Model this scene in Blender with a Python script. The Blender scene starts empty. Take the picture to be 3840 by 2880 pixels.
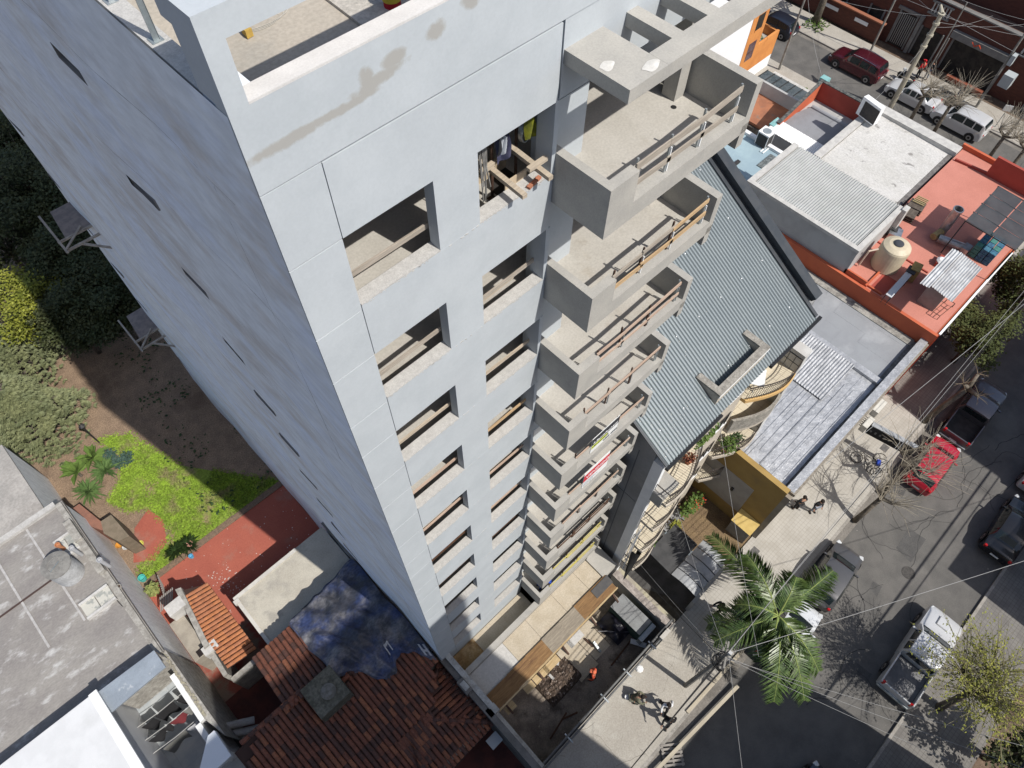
import bpy, math, random
from mathutils import Vector, Matrix
random.seed(7)
C = bpy.context.scene.collection
S = bpy.context.scene
# ------------------------------------------------------------------ camera, sky, sun, exposure
cam = bpy.data.cameras.new('camera'); camo = bpy.data.objects.new('camera', cam); C.objects.link(camo)
CAM = Vector((-3.019, -6.288, 38.186))
fwd = Vector((0.3661, 0.3657, -0.8553)).normalized()
right = Vector((0.720, -0.694, 0.0112)); right = (right - fwd * right.dot(fwd)).normalized()
up = right.cross(fwd)
camo.matrix_world = Matrix(((right.x, up.x, -fwd.x, CAM.x), (right.y, up.y, -fwd.y, CAM.y), (right.z, up.z, -fwd.z, CAM.z), (0, 0, 0, 1)))
cam.sensor_fit = 'HORIZONTAL'; cam.sensor_width = 36.0; cam.lens = 36.0 * 2676.27 / 3840.0
cam.clip_start = 0.1; cam.clip_end = 2000
S.camera = camo
SUN = Vector((-0.146, 0.763, -1.0)).normalized()      # direction the sunlight travels
w = bpy.data.worlds.new('World'); S.world = w; w.use_nodes = True
nt = w.node_tree; bg = nt.nodes['Background']; sk = nt.nodes.new('ShaderNodeTexSky'); sk.sky_type = 'NISHITA'
sk.sun_disc = False; sk.sun_elevation = math.asin(-SUN.z); sk.sun_rotation = math.atan2(-SUN.x, -SUN.y)
sk.air_density = 1.0; sk.dust_density = 1.8; sk.ozone_density = 1.2
nt.links.new(sk.outputs[0], bg.inputs[0]); bg.inputs[1].default_value = 0.115
sl = bpy.data.lights.new('sun', 'SUN'); sl.energy = 4.5; sl.angle = math.radians(0.53); sl.color = (1.0, 0.955, 0.89)
so = bpy.data.objects.new('sun', sl); C.objects.link(so); so.rotation_euler = SUN.to_track_quat('-Z', 'Y').to_euler(); so.location = (0, -30, 60)
S.view_settings.view_transform = 'Standard'; S.view_settings.look = 'None'; S.view_settings.gamma = 1.0
S.view_settings.exposure = 0.12
try: S.view_settings.use_curve_mapping = False
except Exception: pass

# ------------------------------------------------------------------ materials
MATS = {}
def M(name, c, c2=None, sc=2.0, thr=(.38, .62), rough=.85, bump=0.0, bs=25., st=(1, 1, 1), metal=0.0, c3=None, s3=.35, t3=(.55, .7), fine=.05, fs=40., det=6, spec=.3, alpha=1.0, tr=0.0, coat=0., rotz=0.):
    if name in MATS: return MATS[name]
    m = bpy.data.materials.new(name); m.use_nodes = True; n = m.node_tree.nodes; l = m.node_tree.links
    b = n['Principled BSDF']; b.inputs['Roughness'].default_value = rough; b.inputs['Metallic'].default_value = metal
    b.inputs['Specular IOR Level'].default_value = spec
    if coat: b.inputs['Coat Weight'].default_value = coat; b.inputs['Coat Roughness'].default_value = .05
    if tr: b.inputs['Transmission Weight'].default_value = tr
    b.inputs['Alpha'].default_value = alpha
    g = n.new('ShaderNodeNewGeometry'); mp = n.new('ShaderNodeMapping'); mp.inputs['Scale'].default_value = st; mp.inputs['Rotation'].default_value = (0, 0, rotz)
    l.new(g.outputs['Position'], mp.inputs[0])
    def noise(scale, d=det):
        t = n.new('ShaderNodeTexNoise'); t.inputs['Scale'].default_value = scale; t.inputs['Detail'].default_value = d; t.inputs['Roughness'].default_value = .62
        l.new(mp.outputs[0], t.inputs[0]); return t.outputs[0]
    def ramp(src, a, bb):
        r = n.new('ShaderNodeMapRange'); r.inputs[1].default_value = a; r.inputs[2].default_value = bb; r.interpolation_type = 'SMOOTHSTEP'
        l.new(src, r.inputs[0]); return r.outputs[0]
    def mix(fac, a, bb, mode='MIX'):
        x = n.new('ShaderNodeMix'); x.data_type = 'RGBA'; x.blend_type = mode
        if isinstance(fac, float): x.inputs[0].default_value = fac
        else: l.new(fac, x.inputs[0])
        for i, v in ((6, a), (7, bb)):
            if isinstance(v, tuple): x.inputs[i].default_value = (*v[:3], 1)
            else: l.new(v, x.inputs[i])
        return x.outputs[2]
    col = c
    if c2: col = mix(ramp(noise(sc), *thr), c, c2)
    if c3: col = mix(ramp(noise(s3, 8), *t3), col, c3)
    if fine:
        r = ramp(noise(fs, 3), .25, .75); mr = n.new('ShaderNodeMapRange'); l.new(r, mr.inputs[0]); mr.inputs[3].default_value = 1 - fine * 1.6; mr.inputs[4].default_value = 1 + fine
        vm = n.new('ShaderNodeVectorMath'); vm.operation = 'SCALE'; l.new(mr.outputs[0], vm.inputs[3])
        if isinstance(col, tuple): vm.inputs[0].default_value = col[:3]
        else: l.new(col, vm.inputs[0])
        col = vm.outputs[0]
    if isinstance(col, tuple): b.inputs['Base Color'].default_value = (*col[:3], 1)
    else: l.new(col, b.inputs['Base Color'])
    if bump:
        bn = n.new('ShaderNodeBump'); bn.inputs['Strength'].default_value = bump; bn.inputs['Distance'].default_value = .05
        l.new(noise(bs, 5), bn.inputs['Height']); l.new(bn.outputs[0], b.inputs['Normal'])
    MATS[name] = m; return m
def grid_mat(name, c, line, sx, sy, lw=.06, rough=.85, c2=None, sc=1.5, rot=0., fine=.06):
    """paving: small tiles with darker joints (tiles too small to build singly)"""
    m = M(name, c, c2, sc, rough=rough, fine=fine); n = m.node_tree.nodes; l = m.node_tree.links; b = n['Principled BSDF']
    src = b.inputs['Base Color'].links[0].from_socket if b.inputs['Base Color'].links else None
    g = n.new('ShaderNodeNewGeometry'); mp = n.new('ShaderNodeMapping'); mp.inputs['Scale'].default_value = (1 / sx, 1 / sy, 0); mp.inputs['Rotation'].default_value = (0, 0, rot); l.new(g.outputs['Position'], mp.inputs[0])
    bt = n.new('ShaderNodeTexBrick'); bt.offset = 0; bt.inputs['Mortar Size'].default_value = lw / 2; bt.inputs['Scale'].default_value = 1; bt.inputs['Brick Width'].default_value = 1; bt.inputs['Row Height'].default_value = 1
    bt.inputs['Mortar Smooth'].default_value = .3
    l.new(mp.outputs[0], bt.inputs[0]); x = n.new('ShaderNodeMix'); x.data_type = 'RGBA'; l.new(bt.outputs['Fac'], x.inputs[0])
    if src: l.new(src, x.inputs[6])
    else: x.inputs[6].default_value = (*c, 1)
    x.inputs[7].default_value = (*line, 1); l.new(x.outputs[2], b.inputs['Base Color']); return m
def paint(name, c, metal=.0, rough=.25): return M(name, c, rough=rough, metal=metal, coat=.6, fine=0.02, spec=.5)

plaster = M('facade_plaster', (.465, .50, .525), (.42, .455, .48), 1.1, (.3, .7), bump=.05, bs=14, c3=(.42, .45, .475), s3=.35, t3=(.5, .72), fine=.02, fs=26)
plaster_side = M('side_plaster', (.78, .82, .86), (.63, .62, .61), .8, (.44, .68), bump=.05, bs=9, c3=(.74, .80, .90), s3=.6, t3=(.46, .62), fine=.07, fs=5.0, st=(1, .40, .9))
def stain_mat(name, base, spots, wetc):
    m = base.copy(); m.name = name; n = m.node_tree.nodes; l = m.node_tree.links; b = n['Principled BSDF']; src = b.inputs['Base Color'].links[0].from_socket
    g = n.new('ShaderNodeNewGeometry'); sp = n.new('ShaderNodeSeparateXYZ'); l.new(g.outputs['Position'], sp.inputs[0])
    def ns(sc_, k):
        t = n.new('ShaderNodeTexNoise'); t.inputs['Scale'].default_value = sc_; t.inputs['Detail'].default_value = 8; t.inputs['Roughness'].default_value = .7; l.new(g.outputs['Position'], t.inputs[0]); q = n.new('ShaderNodeMath'); q.operation = 'MULTIPLY_ADD'; l.new(t.outputs[0], q.inputs[0]); q.inputs[1].default_value = k; q.inputs[2].default_value = -k / 2; return q.outputs[0]
    n1 = ns(5.0, 3.6); out = None
    def mth(op, a, bb):
        q = n.new('ShaderNodeMath'); q.operation = op
        for i, v in enumerate((a, bb)):
            if isinstance(v, (int, float)): q.inputs[i].default_value = v
            else: l.new(v, q.inputs[i])
        return q.outputs[0]
    for cx, cz, rx, rz, slope in spots:
        dx = mth('DIVIDE', mth('SUBTRACT', sp.outputs[0], cx), rx); dz = mth('DIVIDE', mth('SUBTRACT', mth('SUBTRACT', sp.outputs[2], cz), mth('MULTIPLY', mth('SUBTRACT', sp.outputs[0], cx), slope)), rz)
        d = mth('ADD', mth('ADD', mth('MULTIPLY', dx, dx), mth('MULTIPLY', dz, dz)), n1); r = n.new('ShaderNodeMapRange'); r.inputs[1].default_value = 1.45; r.inputs[2].default_value = .55; l.new(d, r.inputs[0]); out = r.outputs[0] if out is None else mth('MAXIMUM', out, r.outputs[0])
    x = n.new('ShaderNodeMix'); x.data_type = 'RGBA'; l.new(mth('MULTIPLY', out, .85), x.inputs[0]); l.new(src, x.inputs[6]); x.inputs[7].default_value = (*wetc, 1); l.new(x.outputs[2], b.inputs['Base Color']); return m
plaster_wet = stain_mat('facade_plaster_damp', plaster, [(-.3, 32.80, .60, .075, .02), (.45, 32.82, .5, .06, .03), (.95, 32.93, .42, .085, .12), (.80, 33.02, .10, .14, 0), (1.22, 33.08, .18, .10, .1), (1.87, 33.15, .15, .105, 0), (2.44, 33.30, .15, .115, 0), (2.98, 33.40, .13, .10, 0)], (.335, .325, .30))
wet = M('damp_render_patch', (.36, .355, .335), (.40, .40, .385), 5, fine=.08, fs=18)
sillm = M('raw_sill_concrete', (.49, .48, .455), (.41, .40, .38), 9, (.3, .7), fine=.10, fs=45, bump=.15, bs=60)
conc = M('formed_concrete', (.40, .385, .35), (.34, .33, .305), 1.7, (.3, .7), bump=.10, bs=20, c3=(.29, .285, .27), s3=.9, t3=(.58, .75), fine=.06, fs=30)
concfl = M('floor_screed', (.455, .435, .395), (.405, .385, .345), 1.3, (.3, .7), bump=.06, bs=18, c3=(.38, .35, .30), s3=.8, t3=(.56, .72), fine=.07, fs=22)
slabm = M('slab_concrete', (.42, .40, .37), (.33, .31, .285), .9, (.35, .65), c3=(.27, .25, .23), s3=.5, t3=(.55, .7), fine=.08, fs=18, bump=.1)
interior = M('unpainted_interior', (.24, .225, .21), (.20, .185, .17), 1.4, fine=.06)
wood = M('raw_plank', (.47, .40, .31), (.38, .32, .245), 3, (.3, .7), st=(.4, 6, 6), fine=.12, fs=9, bump=.1)
woodpink = M('pinkish_plank', (.50, .38, .30), (.40, .29, .22), 3, (.3, .7), st=(.4, 6, 6), fine=.10, fs=9)
woodgrey = M('weathered_plank', (.38, .335, .28), (.30, .265, .22), 3, (.3, .7), st=(.4, 6, 6), fine=.14, fs=9)
woodor = M('orange_pine', (.50, .35, .20), (.40, .28, .16), 3, st=(.4, 6, 6), fine=.10, fs=9)
yellowp = M('yellow_paint_timber', (.55, .48, .14), (.45, .38, .10), 3, fine=.08)
brownw = M('dark_brown_timber', (.11, .055, .03), (.07, .035, .02), 4, fine=.1)
rust = M('rusty_steel', (.09, .05, .035), (.05, .03, .022), 8, rough=.8, fine=.1)
galv = M('galvanised_steel', (.42, .45, .46), (.33, .37, .38), 4, metal=.6, rough=.5, fine=.05)
darkm = M('dark_steel', (.03, .03, .033), (.045, .042, .04), 6, rough=.55, fine=.05)
black = M('black_rubber', (.018, .018, .019), rough=.8, fine=.05)
white = M('white_paint', (.78, .79, .79), (.70, .71, .71), 1.2, fine=.03, rough=.7)
glass = M('dark_glass', (.015, .02, .022), rough=.06, spec=.6, fine=0)

# ------------------------------------------------------------------ mesh builder
class MB:
    def __init__(s): s.v = []; s.f = []
    def add(s, vs, fs):
        o = len(s.v); s.v += [tuple(p) for p in vs]; s.f += [tuple(i + o for i in f) for f in fs]; return s
    def box(s, x0, y0, z0, x1, y1, z1):
        return s.add([(x0, y0, z0), (x1, y0, z0), (x1, y1, z0), (x0, y1, z0), (x0, y0, z1), (x1, y0, z1), (x1, y1, z1), (x0, y1, z1)],
                     [(0, 3, 2, 1), (4, 5, 6, 7), (0, 1, 5, 4), (1, 2, 6, 5), (2, 3, 7, 6), (3, 0, 4, 7)])
    def obox(s, c, size, rz=0., rx=0., ry=0.):
        R = Matrix.Rotation(rz, 3, 'Z') @ Matrix.Rotation(ry, 3, 'Y') @ Matrix.Rotation(rx, 3, 'X'); a, b, d = [q / 2 for q in size]; c = Vector(c)
        P = [c + R @ Vector(q) for q in ((-a, -b, -d), (a, -b, -d), (a, b, -d), (-a, b, -d), (-a, -b, d), (a, -b, d), (a, b, d), (-a, b, d))]
        return s.add(P, [(0, 3, 2, 1), (4, 5, 6, 7), (0, 1, 5, 4), (1, 2, 6, 5), (2, 3, 7, 6), (3, 0, 4, 7)])
    def bar(s, a, b, w, h, upv=(0, 0, 1)):
        a = Vector(a); b = Vector(b); d = (b - a).normalized(); u = Vector(upv)
        if abs(d.dot(u)) > .98: u = Vector((0, 1, 0))
        sd = d.cross(u).normalized() * w / 2; uu = sd.cross(d).normalized() * h / 2
        P = [p + i * sd + j * uu for p in (a, b) for i, j in ((-1, -1), (1, -1), (1, 1), (-1, 1))]
        return s.add(P, [(0, 1, 2, 3), (7, 6, 5, 4), (0, 4, 5, 1), (1, 5, 6, 2), (2, 6, 7, 3), (3, 7, 4, 0)])
    def prism(s, poly, z0, z1):
        n = len(poly); zt = z1 if isinstance(z1, (list, tuple)) else [z1] * n
        if sum(poly[i][0] * poly[(i + 1) % n][1] - poly[(i + 1) % n][0] * poly[i][1] for i in range(n)) < 0: poly = poly[::-1]; zt = zt[::-1]
        return s.add([(p[0], p[1], z0) for p in poly] + [(p[0], p[1], z) for p, z in zip(poly, zt)],
                     [tuple(range(n))[::-1], tuple(range(n, 2 * n))] + [(i, (i + 1) % n, n + (i + 1) % n, n + i) for i in range(n)])
    def quad(s, *p): return s.add(p, [tuple(range(len(p)))])
    def slab(s, pts, t):
        """a thin plate: polygon pts (any plane, ccw from above) given thickness t downwards"""
        n = len(pts); P = [Vector(p) for p in pts]; nn = (P[1] - P[0]).cross(P[2] - P[0]).normalized()
        if nn.z < 0: nn = -nn; P = P[::-1]
        return s.add(P + [p - nn * t for p in P], [tuple(range(n)), tuple(range(2 * n - 1, n - 1, -1))] + [((i + 1) % n, i, n + i, n + (i + 1) % n) for i in range(n)])
    def tube(s, pts, r, n=6, cap=True):
        pts = [Vector(p) for p in pts]; rs = r if isinstance(r, (list, tuple)) else [r] * len(pts); o = len(s.v); ref = Vector((.31, .77, .56))
        for i, p in enumerate(pts):
            d = (pts[min(i + 1, len(pts) - 1)] - pts[max(i - 1, 0)]);
            if d.length < 1e-9: d = Vector((0, 0, 1))
            d.normalize(); a = d.cross(ref)
            if a.length < .05: a = d.cross(Vector((1, 0, 0)))
            a.normalize(); b = d.cross(a)
            for k in range(n): t = 2 * math.pi * k / n; s.v.append(tuple(p + (a * math.cos(t) + b * math.sin(t)) * rs[i]))
        for i in range(len(pts) - 1):
            for k in range(n): s.f.append((o + i * n + k, o + i * n + (k + 1) % n, o + (i + 1) * n + (k + 1) % n, o + (i + 1) * n + k))
        if cap: s.f.append(tuple(o + k for k in range(n))[::-1]); s.f.append(tuple(o + (len(pts) - 1) * n + k for k in range(n)))
        return s
    def lathe(s, c, prof, n=20):
        o = len(s.v)
        for r, z in prof:
            for k in range(n): t = 2 * math.pi * k / n; s.v.append((c[0] + r * math.cos(t), c[1] + r * math.sin(t), c[2] + z))
        for i in range(len(prof) - 1):
            for k in range(n): s.f.append((o + i * n + k, o + i * n + (k + 1) % n, o + (i + 1) * n + (k + 1) % n, o + (i + 1) * n + k))
        s.f.append(tuple(o + k for k in range(n))[::-1]); s.f.append(tuple(o + (len(prof) - 1) * n + k for k in range(n))); return s
    def corr(s, p0, U, V, pitch=.18, amp=.02, nv=1, prof=(0, 1, 0, -1)):
        """corrugated sheet from p0, waves across U, running along V"""
        p0 = Vector(p0); U = Vector(U); V = Vector(V); N = U.cross(V).normalized()
        if N.z < 0: N = -N
        n = max(2, int(U.length / pitch)) * 4; o = len(s.v)
        for j in range(nv + 1):
            for i in range(n + 1):
                s.v.append(tuple(p0 + U * (i / n) + V * (j / nv) + N * amp * prof[i % 4]))
        for j in range(nv):
            for i in range(n): a = o + j * (n + 1) + i; s.f.append((a, a + 1, a + n + 2, a + n + 1))
        return s
    def grid(s, fn, nu, nv):
        o = len(s.v)
        for j in range(nv + 1):
            for i in range(nu + 1): s.v.append(tuple(fn(i / nu, j / nv)))
        for j in range(nv):
            for i in range(nu): a = o + j * (nu + 1) + i; s.f.append((a, a + 1, a + nu + 2, a + nu + 1))
        return s
    def build(s, name, mat, parent=None, smooth=False, off=None, bevel=0., **pr):
        if off is None: off = OFF.get(parent.name, Vector()) if parent else Vector()
        me = bpy.data.meshes.new(name); me.from_pydata([(p[0] - off[0], p[1] - off[1], p[2] - off[2]) for p in s.v], [], s.f); me.update()
        o = bpy.data.objects.new(name, me); C.objects.link(o)
        me.materials.append(mat)
        if smooth: me.polygons.foreach_set('use_smooth', [True] * len(me.polygons))
        if parent: o.parent = parent
        OFF[o.name] = Vector(off)
        if bevel: bv = o.modifiers.new('bevel', 'BEVEL'); bv.width = bevel; bv.segments = 1; bv.limit_method = 'ANGLE'
        for k, v in pr.items(): o[k] = v
        return o
OFF = {}
def thing(name, label, cat, loc=(0, 0, 0), rz=0., group=None):
    o = bpy.data.objects.new(name, None); C.objects.link(o); o.location = loc; o.rotation_euler = (0, 0, rz); o.empty_display_size = .2
    o['label'] = label; o['category'] = cat
    if group: o['group'] = group
    OFF[o.name] = Vector(loc) if not rz else Vector(); return o
def solo(name, mb, mat, label, cat, group=None, **k):
    o = mb.build(name, mat, None, **k); o['label'] = label; o['category'] = cat
    if group: o['group'] = group
    return o
def struct(name, mb, mat, **k): return mb.build(name, mat, None, kind='structure', **k)
def dup(o, parent=None, loc=None):
    c = o.copy(); C.objects.link(c); OFF[c.name] = OFF.get(o.name, Vector())
    if parent: c.parent = parent
    if loc is not None: c.location = loc
    for ch in o.children: dup(ch, c)
    return c
def copy_thing(o, loc, rz, label, group=None):
    c = dup(o); c.location = loc; c.rotation_euler = (0, 0, rz); c['label'] = label
    if group: c['group'] = group
    return c
def box(*a): return MB().box(*a)
def at(x, y, z):
    """surveyed photo point (3840 x 2880) -> place at world height z"""
    d = fwd + right * ((x - 1920) / 2676.27) - up * ((y - 1440) / 2676.27); return CAM + d * ((z - CAM.z) / d.z)
def onY(x, y, Y):
    d = fwd + right * ((x - 1920) / 2676.27) - up * ((y - 1440) / 2676.27); return CAM + d * ((Y - CAM.y) / d.y)
def rnd(a, b): return random.uniform(a, b)

# ------------------------------------------------------------------ ground
asphalt = M('asphalt', (.140, .134, .125), (.10, .097, .092), .8, (.3, .7), rough=.9, c3=(.165, .157, .145), s3=.35, t3=(.5, .75), fine=.14, fs=30, bump=.15, bs=60)
soil = M('bare_soil', (.17, .12, .085), (.12, .085, .06), 1.2, fine=.2, fs=12, bump=.4, bs=20, c3=(.20, .15, .11), s3=.4)
struct('ground', MB().quad((-400, -400, -.05), (400, -400, -.05), (400, 400, -.05), (-400, 400, -.05)), soil)
struct('road', MB().quad((-120, -16.85, 0), (52.5, -16.85, 0), (52.5, -9.55, 0), (-120, -9.55, 0)), asphalt)
struct('side_street', MB().quad((52.5, -150, .002), (57.6, -150, .002), (57.6, 150, .002), (52.5, 150, .002)), asphalt)
pave_cem = M('cement_pavement', (.39, .365, .32), (.33, .305, .265), .8, (.3, .7), c3=(.43, .41, .365), s3=.4, t3=(.5, .7), fine=.10, fs=14, bump=.12)
pave_tile = grid_mat('tiled_pavement', (.42, .40, .36), (.30, .28, .245), .2, .2, .10, c2=(.37, .35, .31))
pave_shade = grid_mat('shade_toned_tile_pavement', (.20, .19, .175), (.12, .115, .105), .2, .2, .12, c2=(.16, .15, .14))  # darker copy of the tile pavement, street shade put into its colour
kerbm = M('kerb_stone', (.33, .31, .28), (.25, .235, .21), 3, fine=.12, fs=20, bump=.2)
struct('pavement', box(-.6, -9.4, -.04, 9.0, -6.15, .13), pave_cem)
struct('pavement', box(9.0, -9.4, -.04, 29.6, -6.3, .13), pave_tile)
struct('pavement', box(29.6, -9.4, -.04, 46.5, -6.3, .13), pave_shade)
struct('pavement', box(-60, -9.4, -.04, -.6, -6.15, .13), pave_shade)
struct('pavement', box(-60, -20.3, -.04, 52, -17.0, .13), pave_shade)
struct('pavement', box(57.75, -60, -.04, 60.6, 80, .13), pave_cem)
struct('pavement', box(46.5, -60, -.04, 52.4, 80, .12), pave_cem)
for a in ((-60, -9.55, 52.4, -9.4), (-60, -17.0, 52.4, -16.85)): struct('kerb', box(a[0], a[1], -.04, a[2], a[3], .135), kerbm)
struct('kerb', box(57.6, -60, -.04, 57.75, 80, .135), kerbm)
struct('gutter', MB().quad((-60, -9.95, .004), (52, -9.95, .004), (52, -9.55, .004), (-60, -9.55, .004)), M('gutter_concrete', (.20, .185, .165), (.14, .13, .115), 1, fine=.15, fs=10))
struct('gutter', MB().quad((57.2, -60, .006), (57.6, -60, .006), (57.6, 80, .006), (57.2, 80, .006)), MATS['gutter_concrete'])

# ------------------------------------------------------------------ the tower
P = 2.8
tower = thing('apartment_tower', 'tall unfinished pale grey apartment tower with open window holes and stacked concrete balconies', 'tower')
def tpart(n, mb, m, **k): return mb.build(n, m, tower, **k)
g = .014
pan = None
# left pilaster: storey-high plaster panels with open joints
def jitter(): return 0
zs = [34.45, 31.0]
for k in range(10): zs += [29.43 - P * k, 28.2 - P * k]
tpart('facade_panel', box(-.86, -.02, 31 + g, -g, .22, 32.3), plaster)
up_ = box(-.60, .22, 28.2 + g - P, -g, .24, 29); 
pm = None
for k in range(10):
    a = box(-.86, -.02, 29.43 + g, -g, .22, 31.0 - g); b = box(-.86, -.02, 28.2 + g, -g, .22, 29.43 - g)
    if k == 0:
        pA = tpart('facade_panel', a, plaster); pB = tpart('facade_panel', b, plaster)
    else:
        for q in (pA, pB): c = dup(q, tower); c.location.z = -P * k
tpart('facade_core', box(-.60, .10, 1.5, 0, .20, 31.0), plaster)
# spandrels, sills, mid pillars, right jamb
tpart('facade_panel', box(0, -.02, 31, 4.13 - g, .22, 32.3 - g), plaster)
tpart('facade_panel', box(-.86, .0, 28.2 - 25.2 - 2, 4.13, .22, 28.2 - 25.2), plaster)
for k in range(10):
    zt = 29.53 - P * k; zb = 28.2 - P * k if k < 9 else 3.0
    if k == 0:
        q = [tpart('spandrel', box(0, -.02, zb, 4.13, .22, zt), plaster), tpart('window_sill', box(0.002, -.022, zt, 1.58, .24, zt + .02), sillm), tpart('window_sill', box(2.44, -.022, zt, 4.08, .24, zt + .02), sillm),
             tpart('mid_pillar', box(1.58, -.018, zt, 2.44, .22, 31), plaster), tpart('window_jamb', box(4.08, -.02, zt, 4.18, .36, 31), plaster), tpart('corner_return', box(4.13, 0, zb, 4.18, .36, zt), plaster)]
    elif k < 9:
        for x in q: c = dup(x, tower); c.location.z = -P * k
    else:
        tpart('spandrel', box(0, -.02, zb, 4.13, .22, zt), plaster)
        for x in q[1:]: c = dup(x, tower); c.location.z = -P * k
# damp mortar patches and small chips on the sill line
def blotch(cx, cz, rx, rz, y, n=26, tilt=0., jag=.28, mb=None):
    mb = mb or MB(); pts = []
    ph = [rnd(0, 6.28) for _ in range(4)]
    for i in range(n):
        t = 2 * math.pi * i / n; r = 1 + jag * (.5 * math.sin(2 * t + ph[0]) + .35 * math.sin(3 * t + ph[1]) + .3 * math.sin(7 * t + ph[2]) + .2 * math.sin(11 * t + ph[3]))
        x = rx * r * math.cos(t); z = rz * r * math.sin(t); pts.append((cx + x * math.cos(tilt) - z * math.sin(tilt), y, cz + x * math.sin(tilt) + z * math.cos(tilt)))
    mb.add([(cx, y, cz)] + pts, [(0, i + 1, (i + 1) % n + 1) for i in range(n)]); return mb
# roof frame: beams round the big opening, corner pier, roof slab, left parapet
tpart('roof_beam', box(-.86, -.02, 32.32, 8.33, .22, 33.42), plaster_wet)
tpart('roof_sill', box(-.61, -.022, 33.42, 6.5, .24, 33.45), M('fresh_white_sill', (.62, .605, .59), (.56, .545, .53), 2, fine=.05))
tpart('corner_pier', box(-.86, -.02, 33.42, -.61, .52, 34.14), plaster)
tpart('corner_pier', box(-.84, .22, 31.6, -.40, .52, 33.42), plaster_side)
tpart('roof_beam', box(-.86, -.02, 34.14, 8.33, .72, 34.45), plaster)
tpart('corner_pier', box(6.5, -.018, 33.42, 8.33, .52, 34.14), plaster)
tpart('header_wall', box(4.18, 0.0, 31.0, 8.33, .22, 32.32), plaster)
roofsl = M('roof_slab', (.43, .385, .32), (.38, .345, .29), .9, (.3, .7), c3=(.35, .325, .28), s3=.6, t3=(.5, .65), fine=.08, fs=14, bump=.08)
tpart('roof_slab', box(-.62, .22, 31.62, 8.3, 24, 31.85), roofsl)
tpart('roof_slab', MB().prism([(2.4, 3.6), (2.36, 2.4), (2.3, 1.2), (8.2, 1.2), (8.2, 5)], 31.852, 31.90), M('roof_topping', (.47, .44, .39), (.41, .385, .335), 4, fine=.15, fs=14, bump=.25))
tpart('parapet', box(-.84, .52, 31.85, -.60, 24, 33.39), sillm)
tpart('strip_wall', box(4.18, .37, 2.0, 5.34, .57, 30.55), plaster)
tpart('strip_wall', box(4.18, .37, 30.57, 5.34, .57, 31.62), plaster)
tpart('rear_wall', box(-.6, 23.75, 0, 8.3, 23.98, 33.4), plaster_side)
tpart('right_wall', box(8.08, .5, 0, 8.33, 23.75, 33.4), plaster_side)
# left party wall: slightly wavy render, slit windows, recessed joints
ys = [0.0, .9, 1.42, 1.44]; y = 1.9
while y < 5.6: ys.append(y); y += .55
ys += [5.72, 6.75]; y = 7.4
while y < 22.3: ys.append(y); y += .8
ys += [22.55, 23.6, 23.98]
zz = []; slits = set()
z = 0.0
lev = []
for k in range(11):
    lev += [30.98 - P * k, 30.70 - P * k, 31.55 - P * k, 31.53 - P * k]
lev = [q for q in lev if q > .2] + [0, 33.39] + [i * .7 for i in range(1, 47)]
lev = sorted(set(round(q, 3) for q in lev)); L2 = [lev[0]]
for q in lev[1:]:
    if q - L2[-1] > .015: L2.append(q)
def wob(y, z):
    return .035 * math.sin(.9 * y + .33 * z + 1) * math.sin(.45 * z + .21 * y) + .025 * math.sin(1.7 * y - .5 * z) - .02 * math.sin(.17 * z + 2)
mb = MB(); nz = len(L2)
def amp(y, z): return min(1, y / 2.5) * min(1., max(0., (33.39 - z) / 2.))
for zi in L2:
    for yy in ys: mb.v.append((-.866 + wob(yy, zi) * amp(yy, zi) * .9, yy, zi))
W_ = len(ys); holes = []
for i in range(nz - 1):
    za, zb = L2[i], L2[i + 1]
    for j in range(W_ - 1):
        ya, yb = ys[j], ys[j + 1]
        ishole = any(za >= 30.69 - P * k - .005 and zb <= 30.99 - P * k + .005 for k in range(11)) and (abs(ya - 5.72) < .01 or abs(ya - 22.55) < .01)
        a = i * W_ + j
        if not ishole: mb.f.append((a, a + W_, a + W_ + 1, a + 1))
tpart('side_wall', mb, plaster_side, smooth=True)
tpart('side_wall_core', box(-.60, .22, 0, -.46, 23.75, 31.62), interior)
rv = MB()
for k in range(11):
    for (a, b) in ((5.72, 6.75), (22.55, 23.6)):
        z1 = 30.98 - P * k; z0 = z1 - .28
        if z0 < .5: continue
        rv.quad((-.88, a, z0), (-.6, a, z0), (-.6, a, z1), (-.88, a, z1)); rv.quad((-.88, b, z0), (-.6, b, z0), (-.6, b, z1), (-.88, b, z1)); rv.quad((-.88, a, z0), (-.6, a, z0), (-.6, b, z0), (-.88, b, z0)); rv.quad((-.88, a, z1), (-.6, a, z1), (-.6, b, z1), (-.88, b, z1))
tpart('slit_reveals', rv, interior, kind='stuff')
gv = MB()
for k in range(11):
    zq = 31.54 - P * k
    pts = [(-.862 + wob(yy, zq) * amp(yy, zq) * .9, yy, zq) for yy in ys[1:]]
    for a, b in zip(pts, pts[1:]):
        if random.random() < .8: gv.quad((a[0] - .004, a[1], zq - .008), (b[0] - .004, b[1], zq - .008), (b[0] - .004, b[1], zq + .008), (a[0] - .004, a[1], zq + .008))
for yj in (1.43,):
    zl = [i * .7 for i in range(4, 46)]
    for a, b in zip(zl, zl[1:]): gv.quad((-.866 + wob(yj, a) * amp(yj, a) * .9, yj - .008, a), (-.866 + wob(yj, a) * amp(yj, a) * .9, yj + .008, a), (-.866 + wob(yj, b) * amp(yj, b) * .9, yj + .008, b), (-.866 + wob(yj, b) * amp(yj, b) * .9, yj - .008, b))
tpart('wall_joint', gv, M('dark_joint', (.10, .105, .115), fine=.1))
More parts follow.
